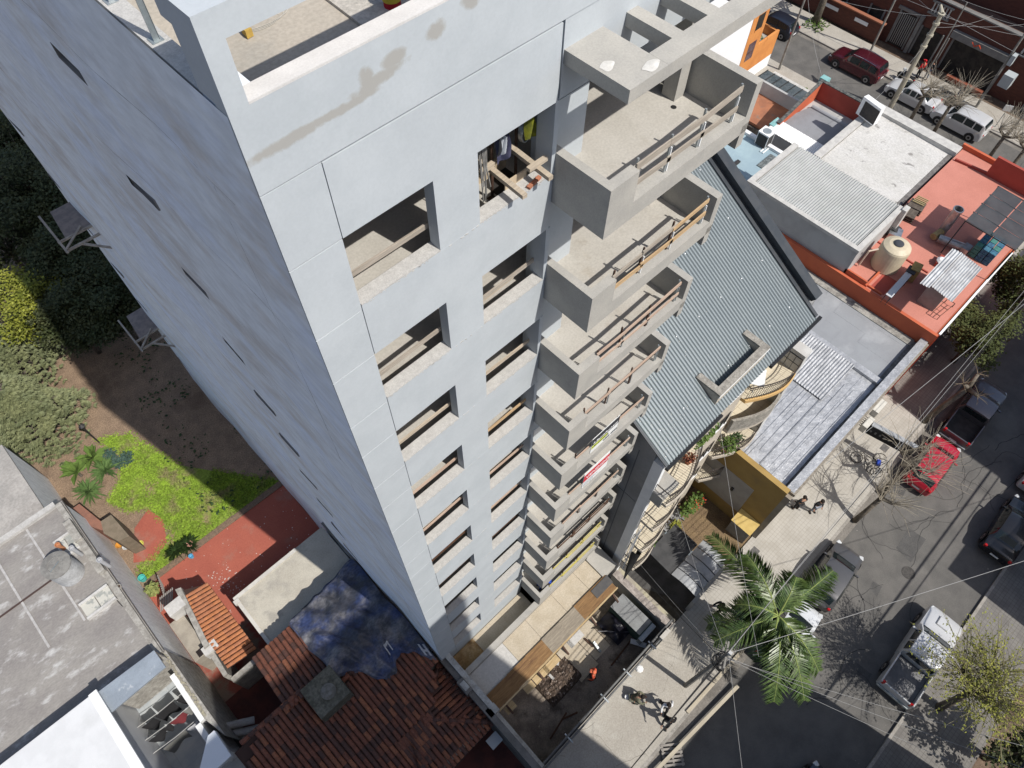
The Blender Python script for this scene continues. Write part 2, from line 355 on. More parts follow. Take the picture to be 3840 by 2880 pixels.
# floors and interior
for k in range(10):
    zf = 29.05 - P * k
    a = box(-.46, .22, zf - .17, 8.08, 12, zf)
    b = box(-.46, 5.2, zf, 8.08, 5.35, zf + 2.6).box(3.2, 2.6, zf, 3.35, 5.2, zf + 2.6)
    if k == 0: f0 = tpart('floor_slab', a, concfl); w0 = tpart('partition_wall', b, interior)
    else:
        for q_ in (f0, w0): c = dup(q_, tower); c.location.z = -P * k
# balconies
def balcony_parts():
    bal = tpart('balcony', box(4.17, -1.27, 28.84, 8.33, .37, 29.05), conc)
    box(4.17, -1.07, 29.05, 4.34, .37, 29.97).build('parapet', conc, bal)
    box(4.17, -1.27, 29.05, 4.88, -1.07, 29.97).build('parapet', conc, bal)
    box(4.88, -1.27, 29.05, 8.13, -1.02, 29.26).build('curb', conc, bal)
    box(8.13, -1.27, 28.50, 8.33, .5, 29.97).build('parapet', conc, bal)
    box(7.72, .1, 29.05, 8.02, .42, 31.0).build('column', conc, bal)
    MB().quad((4.18, -1.06, 29.056), (8.12, -1.06, 29.056), (8.12, .37, 29.056), (4.18, .37, 29.056)).build('screed', concfl, bal)
    return bal
bal0 = balcony_parts()
for k in range(1, 10):
    c = dup(bal0, tower); c.location.z = -P * k
# pergola over the top balcony
pg = tpart('pergola', box(4.20, -1.27, 31.6, 5.04, .0, 31.83), conc)
box(5.04, -1.27, 31.602, 9.6, -.90, 31.832).build('front_beam', conc, pg)
for x0, x1 in ((5.57, 5.83), (6.42, 6.70), (7.30, 7.58), (8.05, 8.33)): box(x0, -.90, 31.605, x1, 0, 31.828).build('cross_beam', conc, pg)
lime = M('lime_patch', (.60, .59, .56), (.52, .51, .48), 6, fine=.05)
for (px, py, rx, ry) in ((2277, 246, .13, .10), (2443, 245, .17, .10)):
    p = at(px, py, 31.84); mbp = MB(); 
    ph = rnd(0, 6)
    mbp.add([(p.x, p.y, 31.85)] + [(p.x + rx * (1 + .18 * math.sin(3 * t + ph)) * math.cos(t), p.y + ry * (1 + .2 * math.sin(2 * t)) * math.sin(t), 31.836) for t in [i * .349 for i in range(18)]], [(0, i + 1, (i + 1) % 18 + 1) for i in range(18)])
    mbp.build('mortar_patch', lime, pg)
# drain hole on the top balcony floor
MB().lathe((7.59, .0, 29.058), [(.06, 0), (.06, .002)], 14).build('floor_drain', black, bal0)
chips = MB()
for k in range(10):
    for i in range(34):
        x = rnd(.1, 4.0); chips.obox((x, -.02, 29.515 - P * k + rnd(-.02, .012)), (rnd(.02, .07), .012, rnd(.008, .022)), ry=rnd(-.4, .4))
tpart('sill_mortar', chips, sillm, kind='stuff')
# ================================================================== buildings to the right of the tower
greyrender = M('grey_cement_render', (.25, .255, .26), (.21, .21, .21), .5, (.35, .65), c3=(.29, .285, .27), s3=.3, fine=.06, fs=8)
beige = M('beige_textured_render', (.50, .45, .375), (.43, .385, .32), 2, (.3, .7), bump=.3, bs=25, fine=.12, fs=12)
cream = M('cream_wall', (.62, .54, .38), (.56, .485, .34), 1.5, fine=.04)
creamtile = grid_mat('cream_balcony_tile', (.60, .535, .41), (.33, .28, .21), .4, .4, .05)
roofdk = M('dark_painted_corrugated', (.185, .215, .228), (.205, .235, .245), .6, (.3, .7), metal=.25, rough=.42, fine=.05, spec=.5, c3=(.21, .235, .24), s3=.25, t3=(.55, .75))
flash = M('charcoal_flashing', (.04, .047, .055), (.055, .06, .066), 2, rough=.45, metal=.2)
paleconc = M('stained_parapet_cap', (.34, .32, .28), (.22, .205, .18), 6, (.35, .65), fine=.18, fs=18, bump=.3)
apt = thing('apartment_block', 'beige apartment block with dark corrugated roof and curved balconies right beside the tower', 'apartment building')
def ap(n, mb, m, p=None, **k): return mb.build(n, m, p or apt, **k)
def zr(y): return 14.66 + (y + 2.55) * .575
ap('left_wall', MB().add([(8.7, -2.05, 0), (8.7, 9.6, 0), (8.7, 9.6, zr(9.6) - .12), (8.7, -2.05, zr(-2.05) - .12), (8.95, -2.05, 0), (8.95, 9.6, 0), (8.95, 9.6, zr(9.6) - .12), (8.95, -2.05, zr(-2.05) - .12)], [(0, 1, 2, 3), (4, 7, 6, 5), (0, 3, 7, 4), (3, 2, 6, 7), (1, 5, 6, 2)]), greyrender)
ap('white_pilaster', box(8.70, -2.5, 0, 8.95, -2.052, 14.3), white)
ap('wall_joint', box(8.69, -1.4, 0, 8.705, -1.36, 14.2).box(8.69, .9, 0, 8.705, .93, 15.5).box(8.69, -2.0, 10.2, 8.704, 3, 10.23), M('dark_joint', (.1, .1, .1)))
rs = ap('roof_sheet', MB().corr((8.62, -2.6, 14.7), (9.6, 0, 0), (0, 11.0, 6.325), .15, .028, 1, (1, 1, -1, -1)), roofdk)
fl = MB()
fl.slab([(18.2, -2.55, zr(-2.55) + .15), (18.36, -2.55, zr(-2.55) + .15), (18.36, 8.4, zr(8.4) + .15), (18.2, 8.4, zr(8.4) + .15)], .22)
ap('roof_flashing', fl, flash)
ap('roof_flashing', MB().slab([(18.46, -2.15, zr(-2.2) + .5), (18.92, -2.15, zr(-2.2) + .5), (18.92, 8.4, zr(8.4) + .5), (18.46, 8.4, zr(8.4) + .5)], .3), flash)
ap('right_wall', MB().add([(18.5, -2.05, 0), (18.9, -2.05, 0), (18.9, 9.6, 0), (18.5, 9.6, 0), (18.5, -2.05, zr(-2.05)), (18.9, -2.05, zr(-2.05)), (18.9, 9.6, zr(9.6)), (18.5, 9.6, zr(9.6))], [(0, 1, 2, 3), (4, 7, 6, 5), (0, 4, 5, 1), (1, 5, 6, 2), (2, 6, 7, 3), (3, 7, 4, 0)]), greyrender)
for gx in ((8.6, 11.85), (15.0, 18.5)): ap('gutter', box(gx[0], -2.72, 14.52, gx[1], -2.58, 14.68), M('black_gutter', (.02, .021, .023), rough=.5, fine=.03))
ap('barge_trim', MB().bar((8.64, -2.6, 14.74), (8.64, 8.4, zr(8.4) + .06), .09, .05), flash)
ap('rear_wall', box(8.7, 9.3, 0, 18.9, 9.6, 20.5), greyrender)
ap('inner_wall', box(8.95, -1.0, 0, 18.5, -.75, 14.4), cream)
specks = MB()
for i in range(900):
    x = 8.8 + abs(random.gauss(0, 1)) * 1.3 if i < 840 else rnd(9, 18); y = rnd(-2.4, 1.6)
    if x > 18: continue
    a = rnd(.005, .017); z = zr(y) + .068; specks.add([(x - a, y - a * .6, z - a * .35), (x + a, y - a * .5, z - a * .3), (x + a * .7, y + a * .7, z + a * .4), (x - a * .6, y + a * .6, z + a * .4)], [(0, 1, 2, 3)])
ap('mortar_splash', specks, lime, kind='stuff')
screws = MB()
for i in range(7):
    for j in range(5): screws.obox((9.3 + i * 1.35 + .2 * (j % 2), -1.6 + j * 1.9, zr(-1.6 + j * 1.9) + .075), (.045, .045, .03), rx=.5)
ap('roof_washer', screws, white, kind='stuff')
# central bay with its U shaped parapet
bay = ap('front_bay', box(11.86, -2.25, 0, 14.99, -1.0, 14.3), beige)
box(11.86, -2.25, 14.3, 14.99, -2.0, 15.5).build('parapet', beige, bay)
MB().prism([(11.84, -2.28), (15.01, -2.28), (15.01, -1.98), (11.84, -1.98)], 15.5, 15.6).build('parapet_cap', paleconc, bay)
box(11.86, -2.0, 13.8, 12.1, -1.17, 15.5).build('parapet', beige, bay); box(14.75, -2.0, 13.8, 14.99, -1.17, 15.5).build('parapet', beige, bay)
box(11.84, -1.98, 15.5, 12.12, -1.15, 15.601).build('parapet_cap', paleconc, bay); box(14.73, -1.98, 15.5, 15.01, -1.15, 15.601).build('parapet_cap', paleconc, bay)
box(11.84, -2.29, 15.40, 15.01, -2.255, 15.5).build('drip_edge', white, bay)
railm = M('dark_railing_paint', (.045, .038, .034), (.06, .05, .045), 6, rough=.5)
def arc(side, n=14, inset=0.):
    pts = []
    for i in range(n + 1):
        t = i / n
        if side < 0: x = 8.82 + (11.84 - 8.82) * t; y = -2.62 - .72 * math.sin(math.pi * min(1, .30 + .7 * t)) ** 1.0 + .12 * t
        else: x = 15.0 + (17.75 - 15.0) * t; y = -2.5 - .72 * math.sin(math.pi * (.70 * t)) - .1 * t
        pts.append((x, y + inset))
    return pts
for fi, zf in enumerate((11.7, 8.85, 6.0, 3.15)):
    for side in (-1, 1):
        A = arc(side); x0, x1 = A[0][0], A[-1][0]
        poly = A + [(x1, -1.0), (x0, -1.0)]
        b = ap('balcony', MB().prism(poly, zf - .22, zf), beige if not (fi == 0 and side > 0) else M('ochre_edge', (.58, .38, .16)))
        ins = arc(side, inset=.12); MB().add([(p[0], p[1], zf + .006) for p in ins] + [(x1, -1.01, zf + .006), (x0, -1.01, zf + .006)], [tuple(range(len(ins) + 2))]).build('tile_floor', creamtile, b)
        solid = fi == 1 and side > 0
        I = arc(side, inset=.06)
        if solid:
            mbp = MB()
            for p, q in zip(A, A[1:]): mbp.prism([(p[0], p[1]), (q[0], q[1]), (q[0], q[1] + .14), (p[0], p[1] + .14)], zf + .001, zf + 1.0)
            mbp.build('solid_parapet', paleconc, b)
        else:
            r = MB(); r.tube([(p[0], p[1], zf + .98) for p in I], .028, 5); r.tube([(p[0], p[1], zf + .12) for p in I], .016, 4); r.tube([(p[0], p[1], zf + .80) for p in I], .014, 4)
            for p, q in zip(I, I[1:]):
                for s_ in (0, .5):
                    x = p[0] + (q[0] - p[0]) * s_; y = p[1] + (q[1] - p[1]) * s_; r.tube([(x, y, zf), (x, y, zf + .98)], .011, 4, cap=False)
            for xe, ys_ in ((A[0][0], A[0][1]), (A[-1][0], A[-1][1])):
                r.tube([(xe, ys_ + .06, zf + .98), (xe, -1.0, zf + .98)], .025, 5); r.tube([(xe, ys_ + .06, zf + .5), (xe, -1.0, zf + .5)], .012, 4)
                for q in range(7): yq = ys_ + .06 + (-1.0 - ys_) * q / 7; r.tube([(xe, yq, zf), (xe, yq, zf + .98)], .011, 4, cap=False)
            r.build('balustrade', railm, b, kind='stuff')
    for wx in (12.15, 13.75):
        wn = box(wx - .05, -2.30, zf + .95, wx + .95, -2.2, zf + 1.02).build('window_sill', white, bay)
        fr = MB()
        for a_ in ((wx, zf + 1.02, wx + .05, zf + 2.1), (wx + .8, zf + 1.02, wx + .85, zf + 2.1), (wx, zf + 2.1, wx + .85, zf + 2.15), (wx + .40, zf + 1.02, wx + .45, zf + 2.1)): fr.box(a_[0], -2.285, a_[1], a_[2], -2.253, a_[3])
        f_ = fr.build('window_frame', white if wx < 13 else railm, bay); box(wx + .05, -2.262, zf + 1.02, wx + .8, -2.256, zf + 2.1).build('pane', glass, f_)
ap('concrete_planter', box(8.72, -3.0, 11.3, 9.75, -2.1, 12.15), conc)
ap('wing_wall', box(17.76, -3.15, 0, 18.3, -2.06, 12.95), M('pale_wing_wall', (.55, .55, .53), (.46, .45, .43), 1.2, fine=.08))
ac1 = None
# bundle of white conduit and a dark net beside the apartment block
cb = MB()
for i in range(7):
    a = rnd(-.12, .12); cb.tube([(8.55 + a, -2.7 + rnd(-.1, .1), 8.6 + rnd(-.4, .4)), (8.5 + a * .6, -2.75 + rnd(-.08, .08), 5.0), (8.42 + rnd(-.05, .05), -2.85, 3.45)], .016, 4)
solo('conduit_bundle', cb, white, 'bundle of thin white conduits running down the wall between tower and apartment block', 'conduit')
def netf(u, v):
    return (8.35 + .75 * u * (1 - .75 * v) + .06 * math.sin(9 * u + 3 * v), -3.0 + .20 * math.sin(7 * u) * (1 - v) - .15 * v, 5.6 - 3.3 * v + .15 * math.sin(5 * u))
solo('shade_net', MB().grid(netf, 14, 16), M('black_net', (.012, .012, .013), (.02, .02, .02), 5, rough=.9), 'black shade net hanging from a corner at the right end of the terrace', 'net', smooth=True)
# plants, dryer and table on the apartment balconies are things of their own
leafm = M('leaf_green', (.06, .11, .02), (.10, .15, .03), 3, (.3, .7), rough=.6, fine=.15, fs=8)
leafdk = M('leaf_dark', (.025, .05, .015), (.045, .08, .022), 2.5, (.3, .7), rough=.6, fine=.2, fs=6)
def leaves(mb, c, r, n, s, flat=1.0):
    for i in range(n):
        while True:
            p = Vector((rnd(-1, 1), rnd(-1, 1), rnd(-1, 1)))
            if p.length <= 1: break
        p = p * (.55 + .45 * random.random()) ; q = Vector((c[0] + p.x * r[0], c[1] + p.y * r[1], c[2] + p.z * r[2]))
        leaf(mb, q, s * rnd(.6, 1.3), flat)
    return mb
def leaf(mb, q, s, flat=1.0, d=None):
    a = Vector((rnd(-1, 1), rnd(-1, 1), rnd(-.5, .6) * flat)).normalized() if d is None else d
    b = a.cross(Vector((rnd(-.4, .4), rnd(-.4, .4), 1))).normalized()
    mb.add([q - a * s * .5, q + b * s * .28, q + a * s * .5 + Vector((0, 0, -.1 * s)), q - b * s * .28], [(0, 1, 2, 3)])
def potplant(x, y, z, r, h, label, m=leafm, n=90, s=.14, potm=None):
    t = thing('potted_plant', label, 'plant', (x, y, z), group='potted plants on the apartment balconies')
    MB().lathe((x, y, z), [(.11, 0), (.15, .24), (.16, .25), (.13, .24)], 10).build('pot', potm or M('terracotta', (.35, .14, .07), (.28, .11, .06), 6), t)
    leaves(MB(), (x, y, z + .28 + h / 2), (r, r, h / 2), n, s).build('foliage', m, t)
potplant(10.9, -2.6, 11.71, .35, .5, 'reddish potted plant on the upper left apartment balcony', M('red_leaf', (.18, .05, .035), (.22, .10, .05), 4))
potplant(15.7, -2.7, 6.02, .55, 1.0, 'big leafy potted plant on the second lowest right hand balcony', leafm, 260)
potplant(16.3, -2.75, 6.02, .5, .8, 'wide green potted plant at the outer end of the right hand balcony', leafdk, 200)
potplant(10.4, -2.95, 3.17, .3, .45, 'small yellow green potted plant on the lowest left apartment balcony', leafm)
solo('creeper', leaves(MB(), (11.1, -2.75, 14.0), (1.0, .12, .22), 150, .16), leafm, 'green creeper trailing along the gutter above the upper left apartment balcony', 'plant')
dr = thing('clothes_dryer', 'white folding clothes dryer on the top right apartment balcony', 'clothes dryer', (15.9, -2.2, 11.71))
MB().obox((15.9, -2.2, 12.35), (.9, .7, .03), .5).build('rack', white, dr)
for a in (-.35, .35): MB().tube([(15.9 + a, -2.45, 11.71), (15.9 - a, -1.95, 12.33)], .015, 5).build('leg', galv, dr)
# ---------------------------------------------------------------- house with the silver foil roof
ochre = M('ochre_wall', (.36, .245, .085), (.31, .205, .07), 1.2, (.3, .7), c3=(.27, .19, .08), s3=.5, fine=.07)
foil = M('aluminium_foil', (.50, .51, .525), (.36, .37, .385), 2.4, (.35, .65), metal=.3, rough=.36, bump=1.0, bs=3.6, fine=.08, fs=14, spec=.5)
memb = M('grey_membrane', (.31, .325, .34), (.27, .28, .295), .7, (.3, .7), metal=.15, rough=.5, c3=(.37, .385, .40), s3=.35, t3=(.5, .65), bump=.12, bs=4, fine=.05)
membold = M('old_membrane_edge', (.22, .21, .19), (.34, .33, .30), 2.2, (.4, .6), fine=.2, fs=8)
sh = thing('silver_roof_house', 'low ochre walled house with crinkled silver foil roof facing the street', 'house')
def sp(n, mb, m, p=None, **k): return mb.build(n, m, p or sh, **k)
sp('side_wall', box(16.1, -6.2, 0, 16.4, -1.05, 6.0), ochre)
sp('wall_panel', box(16.085, -4.9, 1.2, 16.099, -2.0, 4.2), M('grey_wall_panel', (.36, .34, .31), (.32, .30, .275), 1.2, fine=.05))
wl = box(16.0, -4.05, 2.75, 16.08, -3.9, 3.05).build('wall_lamp', darkm, sh)
sp('front_wall', box(16.1, -6.5, 0, 29.27, -6.2, 5.72), M('street_wall', (.30, .27, .22), (.25, .22, .18), 1.5, fine=.1))
sp('roof_deck', box(16.4, -6.2, 5.2, 29.27, 10, 5.44), membold)
# membrane and foil sheets, each a sheet of its own, laid at slightly different heights
k = 0
for i in range(5):
    for j in range(9):
        x0 = 25.3 + i * .80; y0 = -5.75 + j * 1.05
        if y0 > 3.6: continue
        dz = rnd(0, .012); e = rnd(-.04, .04)
        sp('membrane_sheet', MB().slab([(x0, y0 + e, 5.47 + dz), (x0 + .83, y0, 5.472 + dz), (x0 + .84, y0 + 1.08, 5.476 + dz), (x0 + .01, y0 + 1.06 + e, 5.478 + dz)], .02), memb)
for i in range(6):
    for j in range(7):
        x0 = 16.35 + i * 1.5 + (j % 2) * .35; y0 = -5.85 + j * .74; x1 = min(x0 + 1.6, 25.3 if y0 < -4.4 else 22.2 + (j % 2) * .3)
        if x1 - x0 < .2: continue
        dz = rnd(0, .02)
        sp('foil_sheet', MB().slab([(x0, y0 + rnd(-.03, .03), 5.50 + dz), (x1, y0 + rnd(-.03, .03), 5.50 + dz), (x1, y0 + .80, 5.52 + dz + rnd(0, .02)), (x0, y0 + .80, 5.52 + dz + rnd(0, .02))], .015), foil)
for j in range(10):
    y0 = -.95 + j * 1.0
    if y0 < 7: sp('membrane_sheet', MB().slab([(18.95, y0, 5.47 + .004 * (j % 3)), (25.35, y0, 5.47 + .004 * (j % 3)), (25.35, y0 + 1.03, 5.475), (18.95, y0 + 1.03, 5.475)], .02), memb)
sp('corrugated_foil', MB().corr((22.1, -4.4, 5.62), (0, 3.25, 0), (3.1, 0, .12), .16, .03), foil)
seams = MB()
for i in range(12):
    y = -5.6 + i * .44; seams.tube([(16.4 + rnd(0, 1), y, 5.54), (19, y + rnd(-.05, .05), 5.55), (22 + rnd(0, 3), y + rnd(-.06, .06), 5.55)], .018, 4)
sp('foil_crease', seams, foil, kind='stuff')
sp('foil_ridge', MB().prism([(25.1, -5.9), (25.5, -5.9), (25.5, -1.0), (25.1, -1.0)], 5.5, 5.72), foil)
sp('front_parapet', box(16.35, -6.52, 5.72, 29.2, -6.22, 5.92), M('crumbling_cornice', (.29, .26, .215), (.20, .175, .14), 5, (.3, .7), fine=.2, fs=16, bump=.5, bs=14))
for i in range(9):
    x0 = 16.4 + i * 1.43; sp('parapet_foil', MB().slab([(x0, -6.4, 5.95 + .006 * (i % 2)), (x0 + 1.46, -6.4, 5.95 + .006 * (i % 2)), (x0 + 1.46, -5.98, 5.96), (x0, -5.98, 5.955)], .03), foil)
sp('old_edge_strip', box(28.75, -5.8, 5.44, 29.27, 4.0, 5.53), membold)
ds = thing('satellite_dish', 'grey satellite dish on a thin arm at the edge of the silver roof', 'satellite dish', (22.6, -1.05, 5.5))
MB().tube([(22.6, -1.05, 5.5), (22.6, -1.05, 6.0)], .03, 6).build('mast', galv, ds)
MB().tube([(22.1, -.75, 6.05), (22.6, -1.05, 6.0), (23.1, -1.4, 6.1)], .02, 5).build('arm', galv, ds)
Rd = Matrix.Rotation(1.25, 3, 'Y') @ Matrix.Rotation(.3, 3, 'Z'); dm = MB().lathe((0, 0, 0), [(.005, 0), (.2, .02), (.36, .075), (.37, .07), (.2, .005), (.005, -.01)], 20)
dm.v = [tuple(Vector((22.68, -1.1, 6.12)) + Matrix.Rotation(.8, 3, 'Z') @ (Matrix.Rotation(math.radians(70), 3, 'Y') @ Vector(p))) for p in dm.v]; dm.build('dish', M('dish_grey', (.16, .17, .175)), ds, smooth=True)
# garden shelter by the ochre wall
gs = thing('gas_meter_box', 'yellow topped concrete utility box at the foot of the ochre wall', 'utility box', (15.75, -5.4, 0))
box(15.35, -6.15, 0, 16.05, -5.0, 1.5).build('cabinet', M('grey_box', (.27, .27, .26), (.23, .23, .22), 3), gs); MB().prism([(15.3, -6.2), (16.08, -6.2), (16.08, -4.95), (15.3, -4.95)], 1.5, [1.52, 1.85, 1.85, 1.52]).build('sloping_top', M('yellow_top', (.62, .46, .17), (.55, .4, .14), 4), gs)
# ---------------------------------------------------------------- red terrace building at the corner
redp = M('terracotta_terrace_paint', (.52, .215, .165), (.46, .185, .14), .6, (.3, .7), c3=(.40, .22, .15), s3=.3, t3=(.62, .75), fine=.05, fs=12)
redwall = M('red_orange_wall', (.52, .13, .06), (.46, .11, .055), .8, fine=.05)
redw2 = M('deep_red_wall', (.36, .075, .055), (.31, .065, .048), .8, fine=.06)
rbd = thing('red_terrace_building', 'corner building with flat terracotta red roof terrace full of tanks and ducts', 'building')
def rp(n, mb, m, p=None, **k): return mb.build(n, m, p or rbd, **k)
rp('side_wall', box(29.3, -6.55, 0, 29.5, 7, 6.62), redwall)
rp('front_wall', box(29.5, -6.6, 0, 44.5, -6.4, 6.60), redwall)
rp('roof_terrace', box(29.5, -6.4, 6.0, 44.5, -.15, 6.58), redp)
rp('front_kerb', box(29.5, -6.62, 6.6, 38, -6.5, 6.68), white)
rp('sunk_yard_edge', box(29.52, -1.9, 6.58, 29.62, -.5, 6.95).box(29.52, -2.0, 6.58, 31.0, -1.9, 6.72).box(29.62, -2.9, 6.58, 29.72, -2.0, 6.7), redwall)
rp('sunken_well', box(29.75, -3.0, 6.581, 31.2, -2.15, 6.584), redw2)
rp('duct_kerb', box(33.0, -3.9, 6.58, 33.08, -.4, 6.66), redw2)
rp('rear_wall', box(43.1, -6.5, 6.58, 43.3, -2.3, 8.0), redw2); rp('right_wall', box(44.3, -6.5, 0, 44.5, 0, 6.9), redwall)
rp('edge_kerb', MB().bar((42.9, -.3, 6.66), (43.2, -2.3, 6.66), .12, .16), redw2)
tkm = M('cream_plastic_tank', (.56, .49, .36), (.50, .435, .315), 2, fine=.04, rough=.5, c3=(.42, .36, .26), s3=1.2, t3=(.6, .75))
tk = thing('water_tank', 'big cream cylindrical water tank on the red terrace', 'water tank', (31.75, -1.85, 6.6))
MB().lathe((31.75, -1.85, 6.6), [(.78, 0), (.80, .05), (.80, 1.5), (.76, 1.62), (.5, 1.75), (.30, 1.78)], 32).build('tank_body', tkm, tk, smooth=False)
MB().lathe((31.75, -1.85, 8.37), [(.27, 0), (.28, .06), (.2, .11), (.02, .13)], 18).build('lid', M('dark_tank_lid', (.05, .055, .065)), tk)
for i in range(8):
    t = i * math.pi / 4 + .2; MB().bar((31.75 + .32 * math.cos(t), -1.85 + .32 * math.sin(t), 8.37), (31.75 + .72 * math.cos(t), -1.85 + .72 * math.sin(t), 8.235), .035, .03).build('rib', tkm, tk)
MB().tube([(31.0, -1.2, 8.0), (30.6, -.9, 7.9), (30.55, -.85, 6.7)], .05, 8).build('inlet_pipe', M('pvc', (.55, .45, .36)), tk)
steel = M('shiny_duct', (.50, .51, .52), (.36, .36, .37), 3, metal=.8, rough=.32, fine=.06)
ch = thing('flue_pipe', 'tall shiny metal flue pipe with dark mouth on the red terrace', 'flue', (36.3, -2.85, 6.6))
MB().lathe((36.35, -2.88, 6.6), [(.26, 0), (.26, 1.95), (.30, 1.96), (.30, 2.05), (.24, 2.05), (.24, 1.6)], 20).build('pipe', steel, ch, smooth=False)
MB().lathe((36.35, -2.88, 8.2), [(.235, 0), (.235, .01)], 20).build('mouth', black, ch)
MB().tube([(35.4, -2.75, 6.95), (36.35, -2.88, 6.95)], .2, 12).build('elbow', M('ochre_duct', (.35, .26, .12), (.28, .2, .1), 4), ch)
MB().tube([(35.5, -3.0, 6.98), (35.9, -4.4, 6.98)], .24, 14).build('side_duct', steel, ch)
box(35.55, -4.75, 6.7, 36.15, -4.35, 7.2).build('fan_box', steel, ch)
sd = thing('roof_shed', 'small shed under a silver corrugated sheet roof on the red terrace', 'shed', (31.4, -5, 6.58))
box(30.7, -5.5, 6.58, 33.0, -4.5, 8.5).build('shed_wall', M('shed_render', (.30, .25, .23), (.26, .21, .19), 2), sd)
MB().corr((29.65, -5.95, 8.8), (0, 1.35, .18), (3.2, 0, .1), .13, .03).build('roof_sheet', M('silver_sheet', (.62, .63, .63), (.48, .48, .48), 1.6, metal=.35, rough=.4, fine=.06), sd)
MB().corr((29.4, -4.65, 9.02), (0, .5, -.05), (3.4, 0, .1), .13, .03).build('roof_sheet', MATS['silver_sheet'], sd)
bn = thing('roof_workbench', 'narrow grey topped metal workbench standing on the red terrace', 'workbench', (30.2, -3.3, 6.58))
MB().obox((30.2, -3.28, 7.4), (2.3, .35, .04), 0.03).build('bench_top', M('pale_grey_top', (.50, .51, .52)), bn)
for x in (29.2, 30.2, 31.2):
    for y in (-3.42, -3.14): MB().tube([(x, y, 6.58), (x, y, 7.38)], .02, 4).build('leg', darkm, bn)
MB().tube([(29.2, -3.42, 6.8), (31.2, -3.42, 6.8)], .015, 4).build('rail', darkm, bn)
pb = thing('plywood_offcut', 'ochre plywood and grey board leaning behind the roof workbench', 'board', (31.8, -3.3, 6.58))
MB().obox((31.95, -3.35, 7.1), (.7, .5, .9), .2).build('crate_body', M('ply_ochre', (.36, .26, .10), (.28, .2, .08), 4), pb); MB().obox((31.6, -3.25, 7.45), (.55, .5, .08), .1).build('grey_board', darkm, pb)
gr = thing('metal_frame_stand', 'rusty angle iron frame standing empty beside the roof shed', 'frame', (31, -5.4, 6.58))
fm = MB(); 
for a, b in (((30.8, -5.2), (30.8, -5.6)), ((30.8, -5.6), (32.2, -5.75)), ((32.2, -5.75), (32.2, -5.3)), ((32.2, -5.3), (30.8, -5.2)), ((31.5, -5.25), (31.5, -5.7))):
    fm.tube([(a[0] - .4, a[1] - .35, 6.9), (b[0] - .4, b[1] - .35, 6.9)], .02, 4)
for a in ((30.4, -5.55), (30.4, -5.95), (31.8, -6.1), (31.8, -5.65)): fm.tube([(a[0], a[1], 6.58), (a[0], a[1], 6.9)], .02, 4)
fm.build('frame', rust, gr)
sv = thing('glass_canopy', 'dark translucent canopy roof over the back of the red terrace', 'canopy', (37, -5, 6.6))
smoke = M('smoked_polycarbonate', (.055, .065, .07), (.075, .085, .09), 1, rough=.3, alpha=.80, fine=.04)
for i in range(4):
    for j in range(2): MB().slab([(35.05 + i * .98, -6.6 + j * 1.5, 9.2), (36.0 + i * .98, -6.6 + j * 1.5, 9.2), (36.0 + i * .98, -5.15 + j * 1.5, 9.25), (35.05 + i * .98, -5.15 + j * 1.5, 9.25)], .012).build('panel', smoke, sv)
for i in range(5): MB().bar((35.02 + i * .98, -6.6, 9.17), (35.02 + i * .98, -3.6, 9.2), .04, .05).build('bar', darkm, sv)
for x, y in ((35.05, -6.5), (35.05, -3.65), (38.9, -6.5), (38.9, -3.65)): MB().tube([(x, y, 6.58), (x, y, 9.18)], .035, 6).build('post', darkm, sv)
cr = []
for i in range(12):
    o = MB(); x = 36.2 + (i % 4) * .42; y = -5.0 - (i // 4) * .42
    for h in range(3): o.box(x - .19, y - .19, 6.6 + h * .3, x + .19, y + .19, 6.87 + h * .3)
    solo('bottle_crate', o, M('blue_crate', (.035, .09, .17), (.06, .18, .26), 5) if i % 3 else M('green_crate', (.07, .22, .20), (.05, .16, .15), 6), 'stack of blue bottle crates under the dark canopy' if i % 3 else 'stack of green bottle crates under the dark canopy', 'crate', 'bottle crates on the red terrace')
plm = M('dark_pallet', (.07, .055, .045), (.12, .10, .08), 6)
pl1 = thing('pallet_stack', 'stack of dark pallets at the back edge of the red terrace', 'pallet', (36.6, -.75, 6.6))
for i in range(6): MB().obox((36.1 + (i % 2) * .9, -.75, 6.65 + .16 * (i // 2)), (.8, .9, .08), .15).build('pallet', plm, pl1)
for i in range(5): MB().bar((37.1 + .15 * i, -1.1, 7.1), (37.0 + .15 * i, -.4, 7.1), .06, .04).build('slat', M('yellow_slat', (.35, .28, .14)), pl1)
bx = thing('sheet_metal_box', 'bent sheet metal box beside the cream tank', 'box', (33.9, -1.0, 6.6)); MB().obox((34.0, -1.05, 6.85), (.7, .7, .5), .3).build('casing', steel, bx); MB().obox((34.2, -.95, 7.12), (.6, .6, .03), .3, .35).build('lid', darkm, bx)
tub = thing('plastic_tub', 'red plastic tub full of white bags beside the roof duct', 'tub', (34.2, -4.0, 6.6)); MB().obox((34.2, -4.05, 6.75), (.8, .5, .3), .1).build('tub', redw2, tub); MB().lathe((34.1, -4.05, 6.85), [(.3, 0), (.32, .1), (.2, .2), (.02, .22)], 9).build('bag', white, tub)
